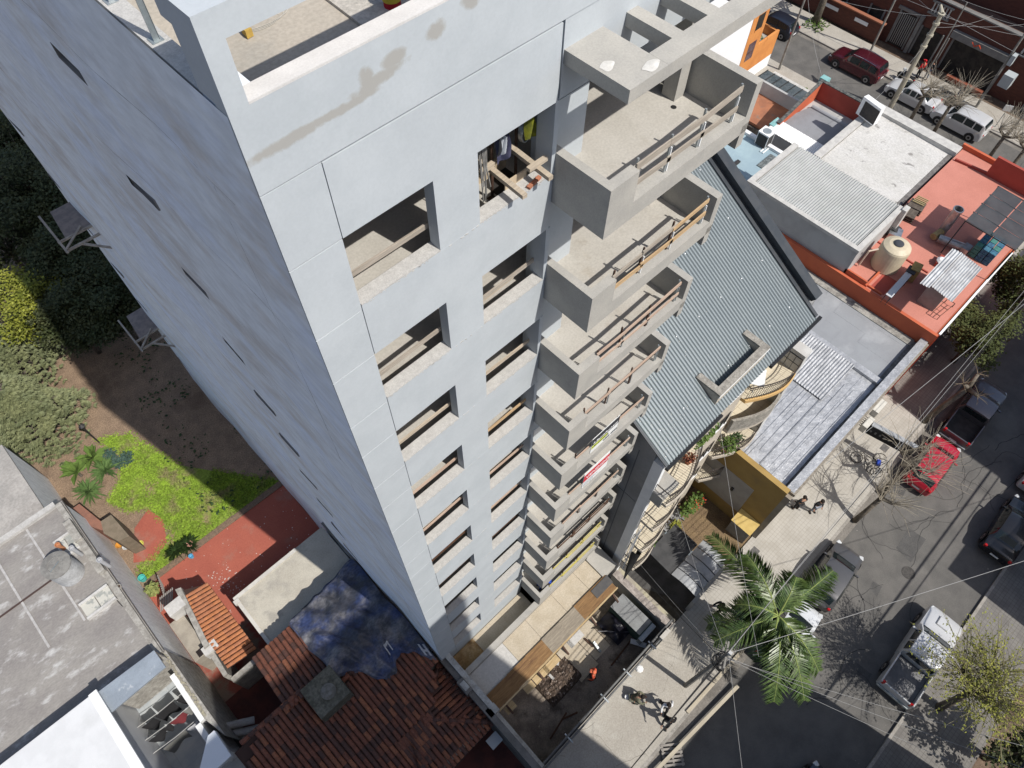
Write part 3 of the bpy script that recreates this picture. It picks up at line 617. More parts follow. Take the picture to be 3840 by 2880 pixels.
# ---------------------------------------------------------------- house with pale corrugated roof and white roof behind
ch2 = thing('corrugated_roof_house', 'grey rendered house with pale ribbed metal roof behind the red terrace', 'house')
pale = M('pale_render', (.40, .405, .40), (.35, .35, .345), .8, c3=(.30, .30, .295), s3=.4, fine=.05)
box(29.52, -.62, 0, 34.3, 6.9, 8.3).build('walls', pale, ch2)
MB().prism([(29.5, -.65), (34.35, -.65), (34.35, -.35), (29.8, -.35), (29.8, 6.6), (34.35, 6.6), (34.35, 6.95), (29.5, 6.95)], 8.3, 8.5).build('parapet_cap', M('pale_cap', (.52, .51, .48), (.43, .42, .40), 3, fine=.1), ch2)
MB().corr((29.85, -.3, 8.42), (0, 6.85, 0), (4.6, 0, -.05), .15, .05).build('roof_sheet', M('pale_ribbed_metal', (.50, .51, .50), (.45, .46, .45), 1, metal=.3, rough=.45, fine=.04), ch2)
box(34.0, -.9, 6.6, 34.5, -.62, 8.6).build('corner_cap', MATS['pale_cap'], ch2)
wr = thing('white_roof_house', 'house with a large stained white flat roof behind the corrugated one', 'house')
wrm = M('stained_white_roof', (.56, .55, .53), (.49, .48, .45), .7, (.3, .7), c3=(.26, .25, .235), s3=2.2, t3=(.60, .68), fine=.12, fs=14, bump=.25, st=(1, .55, 1), rotz=.35)
box(34.5, .0, 0, 44.2, 6.2, 6.3).build('walls', pale, wr)
for i in range(4): MB().slab([(34.6, .3 + i * 1.35, 6.42 + .03 * i), (43.4, .3 + i * 1.35, 6.42 + .03 * i), (43.4, 1.66 + i * 1.35, 6.46 + .03 * i), (34.6, 1.66 + i * 1.35, 6.46 + .03 * i)], .1).build('roof_panel', wrm, wr)
box(43.4, -.1, 6.2, 44.2, 6.2, 6.75).build('parapet', MATS['pale_cap'], wr); box(36.6, 5.75, 6.2, 43.4, 6.25, 6.7).build('parapet', MATS['pale_cap'], wr)
box(36.0, .02, 6.3, 43.4, .28, 6.44).build('gutter', M('dark_gutter_felt', (.13, .12, .115), (.2, .19, .18), 4, fine=.2), wr)
bb = thing('signboard_box', 'white box shaped sign frame standing on the corner of the white roof', 'sign box', (42.0, 5.7, 6.4))
MB().obox((42.0, 5.75, 7.45), (.42, 1.5, 1.3), -.2).build('panel', white, bb); MB().obox((41.77, 5.66, 7.4), (.02, 1.25, 1.05), -.2).build('dark_face', darkm, bb)
for y in (5.2, 6.2): MB().tube([(42.2, y, 6.7), (42.0, y, 7.0)], .03, 5).build('bracket', darkm, bb)
# blue roof, grey roof, red court, ribbed white sheet
bl_ = thing('blue_roof_house', 'house with flat pale blue roof and dark skylights beside the apartment block', 'house')
blm = M('pale_blue_roof_paint', (.30, .40, .44), (.26, .35, .40), .7, fine=.04)
box(30.5, 7.2, 0, 37.2, 11.6, 4.95).build('walls', pale, bl_); MB().slab([(30.5, 7.2, 5.0), (37.2, 7.2, 5.0), (37.2, 11.6, 5.0), (30.5, 11.6, 5.0)], .05).build('roof_deck', blm, bl_)
sky = M('mottled_skylight', (.08, .09, .09), (.18, .2, .2), 9, (.4, .6), rough=.3)
box(34.95, 8.3, 5.0, 36.55, 8.92, 5.06).build('skylight', sky, bl_); box(31.9, 10.6, 5.0, 33.0, 11.1, 5.06).build('skylight', sky, bl_); box(32.7, 9.85, 5.0, 34.4, 10.1, 5.12).build('roof_vent', darkm, bl_)
box(36.9, 7.2, 5.0, 37.2, 11.6, 5.2).build('parapet', white, bl_)
for y in (9.3, 9.5): box(36.2, y, 5.02, 36.9, y + .08, 5.08).build('sill_bar', white, bl_)
def ac_outdoor(x, y, z, rz, label, s=1.0, group='air conditioner outdoor units', top=False):
    t = thing('air_conditioner', label, 'air conditioner', (x, y, z), rz, group)
    MB().obox((0, 0, .3 * s), (.85 * s, .34 * s, .6 * s)).build('casing', M('ac_cream', (.58, .57, .53), (.53, .52, .48), 4), t, bevel=.02)
    fg = MB(); fg.lathe((0, 0, 0), [(.23 * s, 0), (.23 * s, .02), (.20 * s, .025)], 18); fg.v = [(a, -.175 * s - c_, .3 * s + b) for a, b, c_ in fg.v]; fg.build('fan_grille', darkm, t)
    return t
acb = thing('condenser', 'square white top fan condenser standing on the edge of the blue roof', 'air conditioner', (37.0, 9.9, 5), group='air conditioner outdoor units')
box(36.6, 9.5, 5.1, 37.35, 10.3, 6.0).build('casing', M('black_coil', (.05, .05, .05)), acb); box(36.57, 9.47, 6.0, 37.38, 10.33, 6.1).build('top_cover', white, acb)
MB().lathe((36.97, 9.9, 6.1), [(.3, 0), (.3, .02), (.25, .03)], 20).build('fan_guard', galv, acb)
for xx, yy in ((36.58, 9.48), (37.33, 9.48), (37.33, 10.28), (36.58, 10.28)): box(xx, yy, 5.05, xx + .04, yy + .04, 6.0).build('corner_post', white, acb)
wc = thing('ribbed_sheet_roof', 'bright white ribbed sheet roof between blue and grey roofs', 'roof', (39, 8.8, 0))
MB().corr((38.45, 6.75, 5.05), (0, 3.85, 0), (1.3, 0, .12), .12, .025).build('roof_sheet', M('white_ribbed', (.80, .80, .79), (.76, .76, .75), 2, fine=.02), wc); box(38.5, 6.8, 0, 39.7, 10.5, 4.95).build('walls', pale, wc)
ob = M('old_brick_rubble', (.17, .15, .13), (.10, .085, .075), 3, (.35, .65), fine=.25, fs=9)
struct('back_yard', box(37.2, 6.5, -.03, 38.5, 11.6, 3.2), ob)
gh = thing('red_court_house', 'house with grey felt roof behind a deep red parapet and pale blue corners', 'house')
gfm = M('grey_felt_roof', (.24, .245, .26), (.21, .215, .225), .9, fine=.06)
box(39.8, 6.6, 0, 44.2, 10.7, 4.8).build('walls', pale, gh); MB().slab([(39.75, 6.6, 4.95), (42.9, 6.6, 4.98), (42.8, 9.85, 4.98), (40.0, 10.6, 4.95)], .1).build('roof_deck', gfm, gh)
MB().tube([(42.85, 6.6, 5.0), (42.85, 9.8, 5.0)], .16, 10).build('roof_roll', M('felt_roll', (.28, .29, .31)), gh)
box(44.0, 6.5, 4.5, 44.25, 10.2, 6.2).build('parapet_wall', redw2, gh); MB().prism([(39.3, 10.2), (44.25, 10.2), (44.25, 10.4), (39.3, 10.4)], 4.5, [5.2, 6.2, 6.2, 5.2]).build('parapet_wall', redwall, gh)
capdk = M('mossy_dark_cap', (.06, .065, .065), (.14, .14, .13), 5, (.4, .6), fine=.2)
box(43.98, 6.5, 6.2, 44.27, 10.42, 6.26).build('parapet_cap', capdk, gh); MB().bar((39.3, 10.3, 5.25), (44.2, 10.3, 6.25), .24, .06).build('parapet_cap', capdk, gh)
cy = M('aqua_paint', (.22, .42, .42), (.18, .36, .36), 3, fine=.06)
box(44.2, 10.0, 0, 44.7, 10.6, 6.3).build('corner_pier', cy, gh); box(38.9, 10.35, 0, 39.9, 10.75, 5.15).build('corner_pier', cy, gh)
box(40.0, 6.45, 4.95, 43.0, 6.6, 5.15).build('edge_kerb', MATS['pale_cap'], gh)
gw = thing('courtyard_house', 'small house with grey wall and cracked orange roof below the red parapet', 'house')
box(44.0, 11.2, 0, 44.2, 15.0, 4.0).build('grey_wall', pale, gw); MB().slab([(40.8, 11.0, 3.0), (44.0, 11.0, 3.0), (44.0, 15.0, 3.0), (40.8, 15.0, 3.0)], .2).build('orange_roof', M('faded_orange_tile', (.36, .15, .08), (.28, .12, .07), 1.3, c3=(.2, .16, .13), s3=1.0, fine=.15), gw)
box(40.7, 10.9, 0, 44.2, 15.2, 2.7).build('walls', ob, gw)
cp = thing('entrance_canopy', 'dark glass canopy in steel bars over an entrance on the side street', 'canopy', (46, 13.7, 0))
for i in range(6): MB().slab([(44.4, 11.7 + i * .65, 3.3), (46.6, 11.7 + i * .65, 3.15), (46.6, 12.33 + i * .65, 3.15), (44.4, 12.33 + i * .65, 3.3)], .02).build('pane', M('canopy_glass', (.06, .075, .08), (.1, .115, .12), 2, rough=.25, alpha=.92), cp)
for i in range(7): MB().bar((44.4, 11.68 + i * .65, 3.34), (46.6, 11.68 + i * .65, 3.19), .05, .05).build('bar', darkm, cp)
for y in (11.8, 15.4): box(46.5, y, 0, 46.6, y + .1, 3.15).build('post', darkm, cp)
sw = thing('entrance_wall', 'low white front wall with pale cap along the side street pavement', 'wall'); box(47.9, 12.2, 0, 48.1, 15.6, 2.2).build('wall', pale, sw); box(47.85, 12.15, 2.2, 48.15, 15.65, 2.28).build('cap', MATS['pale_cap'], sw)
# orange house
oh = thing('orange_house', 'orange fronted two storey house with tall white wall beside it near the side street', 'house')
orm = M('bright_orange_wall', (.62, .26, .075), (.55, .22, .065), 1.2, c3=(.45, .19, .08), s3=.6, t3=(.6, .75), fine=.06)
whs = M('smooth_white_wall', (.80, .81, .82), (.77, .78, .79), .5, fine=.01)
oc = Vector((46.5, 17.9, 0))
box(30, 17.93, 0, 46.298, 18.2, 13).build('side_wall', whs, oh); box(46.5, 17.9, 1.25, 48.4, 29.9, 6.85).build('front_wall', orm, oh)
box(46.3, 17.9, 1.25, 46.498, 17.918, 6.9).build('corner_strip', orm, oh)
box(48.4, 17.9, 1.25, 51.4, 18.1, 3.35).build('balcony_parapet', orm, oh); box(51.2, 18.1, 1.25, 51.4, 22, 3.3).build('balcony_parapet', orm, oh)
box(46.5, 17.92, 0, 51.4, 18.1, 1.25).build('white_base', whs, oh); box(48.4, 18.1, 0, 51.2, 22, 2.6).build('terrace_floor', conc, oh)
wf = box(46.85, 17.88, 2.55, 47.85, 17.898, 4.1).build('window', M('window_purple_glass', (.07, .03, .04), (.12, .08, .09), 3, rough=.2), oh)
box(46.9, 17.87, 3.2, 47.8, 17.879, 3.26).build('frame', brownw, wf)
w2 = box(47.0, 17.88, 5.1, 47.9, 17.898, 6.4).build('window', M('painted_recess_dark', (.03, .025, .02)), oh); box(47.0, 17.86, 5.05, 47.9, 17.93, 5.14).build('frame', orm, w2)  # upper window is a flat plate coloured as the dark of a recess
leaves(MB(), (49.3, 18.6, 3.1), (.8, .4, .5), 160, .22).build('balcony_plants', leafm, oh)
# far brick building across the side street
brk = M('dark_brick', (.13, .05, .035), (.09, .037, .028), 2, (.3, .7), fine=.2, fs=16, st=(1, 1, 4))
greyfac = M('grey_facade_band', (.20, .195, .185), (.16, .155, .15), 2, fine=.1)
fb = thing('brick_shop_building', 'long dark brick building with balustrades and shop doors across the side street', 'building')
def fp(n, mb, m, p=None, **k): return mb.build(n, m, p or fb, **k)
fp('brick_wall', box(62.0, -20, 0, 62.3, 40, 5.0), brk)
fp('upper_wall', box(65.0, -20, 4.2, 65.3, 40, 9.5), brk); fp('terrace', box(62.3, -20, 4.0, 65, 40, 4.2), M('terrace_tile_dark', (.15, .09, .07), (.11, .07, .055), 2, fine=.15))
fp('roof', box(65.0, -20, 9.5, 80, 40, 9.6), M('far_roof', (.10, .11, .12), (.07, .075, .085), 1))
fp('parapet_cap', box(61.9, -20, 5.0, 62.35, 40, 5.1), greyfac)
for y in (9.0, 1.2):
    bz = MB()
    for i in range(6):
        bz.lathe((61.93, y + i * .28, 3.9), [(.05, 0), (.10, .15), (.05, .45), (.08, .75), (.05, .8)], 8)
    bz.build('balustrade', M('pale_baluster', (.42, .41, .39)), fb, kind='stuff'); box(61.85, y - .2, 3.75, 62.02, y + 1.65, 3.9).build('balustrade_base', greyfac, fb); box(61.85, y - .2, 4.7, 62.02, y + 1.65, 4.82).build('balustrade_rail', greyfac, fb)
for y0, y1, h, m in ((11.2, 12.6, 3.0, 'gate'), (8.6, 10.4, 2.6, 'door'), (3.2, 7.6, 2.9, 'shop'), (-2.6, -.2, 2.6, 'grille'), (14.0, 15.2, 2.4, 'window'), (17.5, 19, 2.4, 'window')):
    f_ = box(61.96, y0, .13, 61.999, y1, h).build({'gate': 'gate', 'door': 'door', 'shop': 'shop_front', 'grille': 'grille', 'window': 'window'}[m], M('shop_dark', (.02, .018, .017), (.04, .035, .03), 2), fb)
    box(61.9, y0 - .15, .13, 61.97, y0, h + .1).build('frame', greyfac, f_); box(61.9, y1, .13, 61.97, y1 + .15, h + .1).build('frame', greyfac, f_)
    if m in ('gate', 'grille'):
        for i in range(8): box(61.93, y0 + .1 + i * (y1 - y0) / 8, .3, 61.958, y0 + .16 + i * (y1 - y0) / 8, h - .1).build('bar', M('pale_bar', (.30, .29, .27)), f_)
fp('awning_fascia', box(61.6, 2.8, 2.95, 62.0, 8.0, 3.5), greyfac)
fp('shop_emblem', MB().tube([(61.58, 6.2, 3.35), (61.58, 5.9, 3.1), (61.58, 5.6, 3.35)], .05, 4).tube([(61.58, 5.6, 3.35), (61.58, 5.35, 3.15)], .05, 4), M('red_emblem', (.5, .07, .03)))
for y in (7.9, 8.4): fp('post', MB().tube([(61.3, y, .13), (61.3, y, 3.0)], .06, 6), greyfac)
fp('shop_bench', box(60.9, 3.3, .13, 61.3, 6.5, .5), M('red_brown_bench', (.22, .07, .04)))
fp('band', box(61.9, 11.0, 3.1, 61.999, 13.0, 3.35), greyfac); fp('column', box(61.7, -.3, .13, 62.0, .2, 3.2), greyfac); fp('column', box(61.7, 10.6, .13, 62.0, 10.9, 3.4), greyfac); fp('column', box(61.7, -3.0, .13, 62.0, -2.6, 3.2), greyfac)
for i in range(5): fp('slot', box(61.95, -1.9 + i * .3, .9, 61.97, -1.75 + i * .3, 2.0), M('slot_dark', (.02, .02, .02)))
b2 = thing('garden_wall_brick', 'low red brick front wall with white panel on the side street', 'wall'); box(61.0, 13.2, .13, 61.2, 40, 1.8).build('wall', brk, b2); box(60.96, 14.5, 1.1, 61.0, 15.8, 1.4).build('panel', white, b2); box(60.96, 17.5, 1.1, 61.0, 18.8, 1.4).build('panel', white, b2); box(60.9, 13.1, 1.8, 61.3, 40, 1.9).build('cap', M('brick_cap', (.30, .12, .07)), b2)
# the tall buildings over the road whose shade falls on the street, out of the frame
def slab_building(name, label, x0, x1, y0, y1, h, m):
    t = thing(name, label, 'building', (x0, y1, 0)); box(x0, y0, 0, x1, y1, h).build('body', m, t)
    n = max(1, int(h / 3)); wf_ = MB()
    q = 0
    for fl_ in range(min(n, 12)):
        x = x0 + 1.2
        while x < x1 - 1.5 and q < 120:
            wn = box(x, y1 - .05, fl_ * 3 + 1.0, x + 1.3, y1 + .02, fl_ * 3 + 2.3).build('window', glass, t); x += 2.6; q += 1
    return t
slab_building('tower_block', 'tall pale apartment block over the road from the unfinished tower', -24, 4.8, -34, -20.2, 37.0, plaster)
slab_building('street_block', 'five storey rendered block over the road beside the tallest one', 4.9, 13.25, -34, -20.3, 13.1, beige)
slab_building('corner_house_block', 'two storey house over the road behind the parked cars', 23.4, 31.9, -30, -20.3, 7.25, beige)
slab_building('long_block', 'six storey block over the road shading the far end of the street', 32.1, 52, -34, -20.3, 17.6, plaster)
# ================================================================== front yard and terrace of the tower
boards = M('cement_board_deck', (.45, .395, .31), (.39, .335, .25), 1.6, (.3, .7), c3=(.40, .33, .23), s3=.7, t3=(.58, .72), fine=.09, fs=16, bump=.1)
ply = M('weathered_plywood', (.23, .135, .06), (.17, .095, .042), 2.2, (.3, .7), st=(.35, 5, 5), fine=.2, fs=8, c3=(.13, .07, .035), s3=.8, bump=.25, bs=12)
plyg = M('grey_plywood', (.26, .225, .175), (.21, .18, .14), 2.2, st=(.4, 5, 5), fine=.18, fs=8)
plyl = M('light_plywood', (.46, .35, .20), (.40, .29, .15), 2.2, st=(.4, 4, 4), fine=.14, fs=8)
plyo = M('stained_board', (.36, .22, .09), (.45, .33, .18), 1.1, (.35, .65), fine=.15, fs=9, c3=(.24, .13, .055), s3=.9, t3=(.52, .68))
pod = thing('entrance_podium', 'low concrete podium terrace with boarded deck at the foot of the tower', 'podium', (0, -1.2, 0))
def pp(n, mb, m, p=None, **k): return mb.build(n, m, p or pod, **k)
pp('base_wall', box(-.45, -2.3, 0, 8.4, -1.27, 2.98), conc)
pp('walkway', box(-.55, -1.0, 0, 4.15, -.02, 2.6), plyo)
pp('walkway', box(.95, -.98, 2.6, 4.15, -.03, 2.63), boards)
pp('parapet', box(-.5, -1.25, 0, 8.35, -.99, 3.62), conc)
xs = [-.45, 1.75, 3.25, 5.0, 6.55, 7.45]
for i, (a, b) in enumerate(zip(xs, xs[1:])): pp('deck_board', MB().slab([(a, -2.48, 3.20), (b - .012, -2.48, 3.20), (b - .012, -1.262, 3.28), (a, -1.262, 3.28)], .03), boards if i != 0 else sillm)
pp('end_wall', MB().prism([(7.46, -2.5), (8.4, -2.5), (8.4, -1.0), (7.46, -1.3)], 2.9, [3.3, 3.4, 3.5, 3.4]), conc)
pxs = [-.42, .95, 2.1, 3.2, 4.35, 5.4, 7.6]
for i, (a, b) in enumerate(zip(pxs, pxs[1:])):
    m = (ply, ply, ply, plyg, plyg, ply)[i]; e = rnd(-.03, .03)
    pp('plywood_sheet', MB().slab([(a - .03, -3.22 + e, 3.12 + .02 * (i % 2)), (b, -3.22 - e, 3.13 + .02 * (i % 2)), (b, -2.44, 3.31 + .02 * (i % 2)), (a - .03, -2.42, 3.30 + .02 * (i % 2))], .025), m)
pp('black_panel', MB().slab([(6.5, -2.95, 3.24), (7.65, -2.95, 3.24), (7.65, -2.5, 3.36), (6.5, -2.5, 3.36)], .02), darkm)
for i, x in enumerate((-.1, 1.15, 1.75, 2.45, 3.4, 4.1, 5.0)): pp('stair_board', MB().slab([(x, -3.62, 2.35), (x + (.55 if i < 2 else .9), -3.62, 2.35), (x + (.55 if i < 2 else .9), -3.27, 2.4), (x, -3.27, 2.4)], .03), (plyl, plyl, plyl, plyl, boards, sillm, boards)[i])
for x in (.05, 2.1, 3.75, 5.7, 7.3):
    pp('bracket', MB().bar((x, -3.1, 3.05), (x + .05, -3.7, 2.35), .09, .07), rust)
pp('edge_timber', box(-.4, -3.30, 3.05, 7.65, -3.23, 3.13), plyl)
solo('yard_floor', box(-.5, -6.15, -.03, 8.45, -1.3, .012), slabm, 'concrete yard floor behind the hoarding', 'yard') if 0 else struct('yard', box(-.5, -6.2, -.03, 8.45, 0, .012), M('dirty_yard_slab', (.30, .255, .205), (.16, .13, .105), .8, (.35, .65), c3=(.09, .075, .06), s3=.55, t3=(.52, .66), fine=.15, fs=16, bump=.2))
for i, (x0, x1, y0, y1) in enumerate(((3.75, 5.0, -4.9, -3.2), (5.03, 6.1, -4.7, -3.2), (6.13, 7.2, -4.6, -3.2))):
    struct('yard', box(x0, y0, .012, x1, y1, .05 + .01 * i), boards if i < 2 else M('broken_slab', (.33, .28, .215), (.20, .165, .125), 3, (.4, .6), fine=.2, bump=.4, bs=10))
# heap of earth: a real mound
def mound(u, v):
    x = 1.9 + 2.15 * u; y = -4.75 + 1.75 * v; e = max(0, 1 - ((u - .5) / .5) ** 2) * max(0, 1 - ((v - .5) / .5) ** 2)
    return (x, y, .015 + .42 * e ** .6 + (.06 * math.sin(17 * u + 5 * v) * math.sin(13 * v + 3) + rnd(-.025, .03)) * (e > .02))
earth = M('dug_earth', (.105, .075, .055), (.065, .048, .038), 4, (.35, .65), fine=.25, fs=14, bump=.6, bs=18, c3=(.16, .12, .09), s3=2.5, t3=(.6, .7))
eh = solo('earth_heap', MB().grid(mound, 34, 28), earth, 'heap of dug brown earth in the sunlit yard', 'earth heap')
rub = MB()
for i in range(90):
    u, v = rnd(.05, .95), rnd(.05, .95); p = mound(u, v); rub.obox((p[0], p[1], p[2] + .02), (rnd(.04, .13), rnd(.04, .1), rnd(.03, .08)), rnd(0, 3), rnd(-.5, .5))
solo('rubble', rub, M('rubble_bits', (.16, .12, .095), (.36, .33, .30), 9, (.5, .7)), 'loose rubble strewn over the earth heap', 'rubble', kind='stuff')
for i, (px, py) in enumerate(((2092, 2482), (2068, 2538))):
    p = at(px, py, .5); solo('concrete_lump', MB().obox((p.x, p.y, .42), (.3, .13, .1), .6 + i, .1), sillm, ('pale broken concrete lump at the top of the earth heap', 'pale broken concrete chunk on the left of the earth heap')[i], 'rubble')
st = thing('steel_beam', 'grey steel beam lying in the yard with one end in shade', 'beam', (5.2, -4.2, .1)); a = at(2225, 2406, .4); b = at(2252, 2443, .2)
MB().bar((a.x, a.y, .42), (b.x, b.y, .12), .12, .12).build('beam', galv, st)
b1 = at(2192, 2395, .1); b2_ = at(2225, 2425, .1); solo('shoring_board', MB().bar((b1.x, b1.y, .12), (b2_.x, b2_.y, .12), .1, .06), rust, 'dark narrow timber lying beside the grey steel beam', 'timber')
# tarpaulin over a frame, bags, container
def tarpf(u, v): return (6.3 + 1.5 * u, -5.0 + 1.5 * v, .3 + .5 * math.sin(3.1 * u) * math.sin(3 * v) + .12 * math.sin(11 * u + 2 * v) * math.sin(9 * v))
solo('plastic_sheeting', MB().grid(tarpf, 20, 20), M('black_plastic', (.012, .012, .018), (.02, .02, .03), 3, rough=.3, bump=.6, bs=9), 'crumpled black plastic sheeting heaped in the dark corner of the yard', 'plastic sheet', smooth=True)
def bagf(u, v): return (6.25 + 1.1 * u - .3 * v, -4.1 - 1.0 * u + .28 * v, .75 - .5 * u + .1 * math.sin(9 * u) + .1 * math.sin(7 * v))
solo('torn_sheet', MB().grid(bagf, 14, 6), M('dirty_white_film', (.50, .50, .52), (.25, .25, .28), 6, (.4, .6)), 'torn whitish plastic film trailing over the black sheeting', 'plastic sheet')
ct = thing('skip_container', 'grey and green steel skip with flat lid beside the right yard wall', 'skip', (7.6, -4.4, 0))
gn = M('dark_green_paint', (.035, .07, .055), (.05, .085, .07), 3); box(7.2, -5.5, .15, 8.15, -3.5, 1.25).build('skip_body', gn, ct); MB().slab([(7.2, -5.45, 1.35), (8.15, -5.45, 1.35), (8.15, -3.5, 1.35), (7.2, -3.5, 1.35)], .04).build('lid', M('grey_lid', (.24, .25, .25), (.20, .205, .205), 2), ct)
box(7.1, -5.75, .15, 8.2, -5.5, 1.1).build('end_rack', galv, ct); box(7.12, -4.7, .2, 7.2, -4.0, .8).build('side_panel', darkm, ct)
wsh = thing('white_board', 'long white board leaning near the skip in the yard corner', 'board', (7.2, -5.9, 0)); MB().bar((6.9, -5.3, .5), (7.35, -6.0, .25), .25, .04).build('board', white, wsh)
mk = M('fence_concrete', (.30, .27, .22), (.22, .195, .16), 3, fine=.18, fs=10, bump=.2)
ryw = thing('right_yard_wall', 'thick weathered dividing wall between yard and apartment driveway', 'wall', (8.7, -4.3, 0))
box(8.45, -6.25, 0, 8.75, -2.5, 1.5).build('wall', conc, ryw); box(8.6, -6.25, 0, 9.1, -2.5, 1.25).build('planter_top', M('mossy_plaster', (.42, .39, .28), (.33, .30, .25), 2.5, fine=.2), ryw); box(8.42, -6.25, 1.5, 8.8, -2.5, 1.56).build('cap', M('flaking_cap', (.38, .34, .31), (.25, .22, .2), 6, fine=.2), ryw)
# site worker in the shaded yard stands further down (people section)
hd = thing('site_hoarding', 'dark site hoarding with long rails between yard and pavement', 'fence', (4, -6.15, 0))
hm = M('dark_hoarding', (.045, .042, .040), (.07, .065, .06), 2, fine=.12)
for i in range(8): box(-.45 + i * 1.12, -6.22, 0, .66 + i * 1.12, -6.17, 2.25).build('panel', hm, hd)
hr = M('grey_pipe_rail', (.14, .14, .135), (.10, .10, .10), 3, rough=.6); MB().tube([(-.5, -6.1, 2.42), (8.6, -6.1, 2.42)], .05, 8).build('rail', hr, hd); MB().tube([(-.5, -6.3, 2.36), (8.6, -6.3, 2.36)], .045, 8).build('rail', hr, hd); box(-.5, -6.17, 2.25, 8.6, -6.12, 2.36).build('top_timber', darkm, hd)
for x in (1.2, 3.6, 5.2, 7.0): MB().bar((x, -6.45, 2.38), (x, -5.95, 2.4), .06, .05).build('tie', galv, hd)
box(7.5, -6.4, 0, 8.1, -6.2, 2.6).build('gate_post', M('white_block', (.45, .43, .39)), hd)
# left party wall of the yard with meter niche and white cap
pw = thing('left_party_wall', 'dirty party wall with pale cap between yard and tiled house', 'wall', (-.8, -3, 0))
box(-1.25, -12.0, 0, -1.0, -.1, 3.0).build('wall', M('sooty_render', (.09, .085, .08), (.14, .13, .12), 2, fine=.2), pw) if 0 else None
box(-.92, -6.2, 0, -.62, .6, 3.9).build('wall', M('sooty_render', (.12, .115, .105), (.17, .16, .15), 2, fine=.2), pw)
MB().slab([(-.66, -3.0, 3.95), (-.40, -3.0, 3.95), (-.40, .2, 4.1), (-.66, .2, 4.1)], .12).build('wall_cap', M('chalky_cap', (.42, .42, .40), (.30, .295, .28), 4, fine=.15), pw)
MB().slab([(-.72, -6.2, 3.2), (-.42, -6.2, 3.2), (-.42, -3.25, 3.45), (-.72, -3.25, 3.45)], .12).build('wall_cap', MATS['chalky_cap'], pw)
box(-.85, -3.3, 3.3, -.35, -2.9, 3.9).build('cap_block', M('pale_block', (.36, .355, .33), (.25, .24, .22), 4), pw)
box(-1.0, -1.9, 3.4, -.66, -1.2, 4.15).build('meter_niche', MATS['sooty_render'], pw); box(-.95, -1.75, 4.15, -.7, -1.35, 4.2).build('niche_lid', MATS['chalky_cap'], pw)
MB().grid(lambda u, v: (-.98 + .33 * u, .6 + 8.2 * v, 4.55 + .12 * math.sin(3 * v)), 2, 12).build('wall_cap', MATS['sooty_render'], pw)
# ================================================================== tiled house with the blue tarpaulin (in the shade)
tiles = [M('clay_tile', (.19, .072, .045), (.13, .052, .034), 3, (.3, .7), fine=.2, fs=20, bump=.2, rough=.75), M('clay_tile_dark', (.105, .05, .038), (.075, .04, .032), 3, fine=.2, fs=20, rough=.75), M('clay_tile_bright', (.27, .105, .055), (.21, .082, .045), 3, fine=.2, fs=20, rough=.75)]
def tile_mesh(L, r=.105):
    mb = MB(); n = 5
    for (y, rr, dz) in ((0, r, .0), (L * 1.12, r * .86, .012)):
        for i in range(n + 1): t = math.pi * i / n; mb.v.append((rr * math.cos(t), y, .03 + dz * 0 + rr * .75 * math.sin(t)))
    for i in range(n): mb.f.append((i, i + 1, n + 2 + i, n + 1 + i))
    me = [(r * .72 * math.cos(math.pi * i / 4), -.001, .03 + r * .5 * math.sin(math.pi * i / 4)) for i in range(5)]
    mb.add(me, [tuple(range(5))]); return mb
tm = {}
TILE_PARTS = [0]
def tile_field(house, O, U, V, inside, pitch=.225, L=.40, limit=280, mats=tiles):
    """rows of half round clay tiles on the plane O + U x + V y (V points upslope, overlapping courses)"""
    O = Vector(O); U = Vector(U).normalized(); V = Vector(V).normalized(); N = U.cross(V).normalized()
    if N.z < 0: U = -U; N = U.cross(V).normalized(); neg = -1
    else: neg = 1
    rest = [MB(), MB(), MB()]; rest_n = 0; cells = []
    for i in range(-90, 91):
        for j in range(-60, 61):
            q = O + U * (i * pitch) + V * (j * L)
            if inside(q.x, q.y): cells.append((i, j, q))
    cells.sort(key=lambda c: (c[2] - CAM).length)
    R = Matrix((U, V, N)).transposed().to_4x4()
    for i, j, q in cells:
        k = random.choice((0, 0, 0, 1, 1, 2)); jit = Matrix.Rotation(rnd(-.025, .025), 4, 'Z')
        Mx = Matrix.Translation(q + N * rnd(0, .012)) @ R @ jit
        if TILE_PARTS[0] < limit:
            if k not in tm:
                b = tile_mesh(L); me = bpy.data.meshes.new('tile'); me.from_pydata(b.v, [], b.f); me.materials.append(mats[k]); me.polygons.foreach_set('use_smooth', [True] * len(me.polygons)); tm[k] = me
            o = bpy.data.objects.new('tile', tm[k]); C.objects.link(o); o.parent = house; o.matrix_local = Matrix.Translation(-OFF[house.name]) @ Mx; TILE_PARTS[0] += 1
        else:
            b = tile_mesh(L); rest[k].add([Mx @ Vector(p) for p in b.v], b.f)
    for k in range(3):
        if rest[k].v: rest[k].build('roof_tiles', mats[k], house, smooth=True, kind='stuff')
th = thing('tiled_house', 'old house with dark clay tile roof partly under a blue tarpaulin', 'house', (-4, 0, 0))
sooty = M('dark_red_floor', (.12, .04, .032), (.075, .03, .026), 1.5, fine=.15)
def pin(poly):
    def f(x, y):
        c = False; n = len(poly)
        for i in range(n):
            x1, y1 = poly[i]; x2, y2 = poly[(i + 1) % n]
            if (y1 > y) != (y2 > y) and x < (x2 - x1) * (y - y1) / (y2 - y1) + x1: c = not c
        return c
    return f
base = M('roof_underlay', (.045, .025, .02), fine=.1)
def plane(poly3, t=.1): return MB().slab(poly3, t)
RZ = 5.35
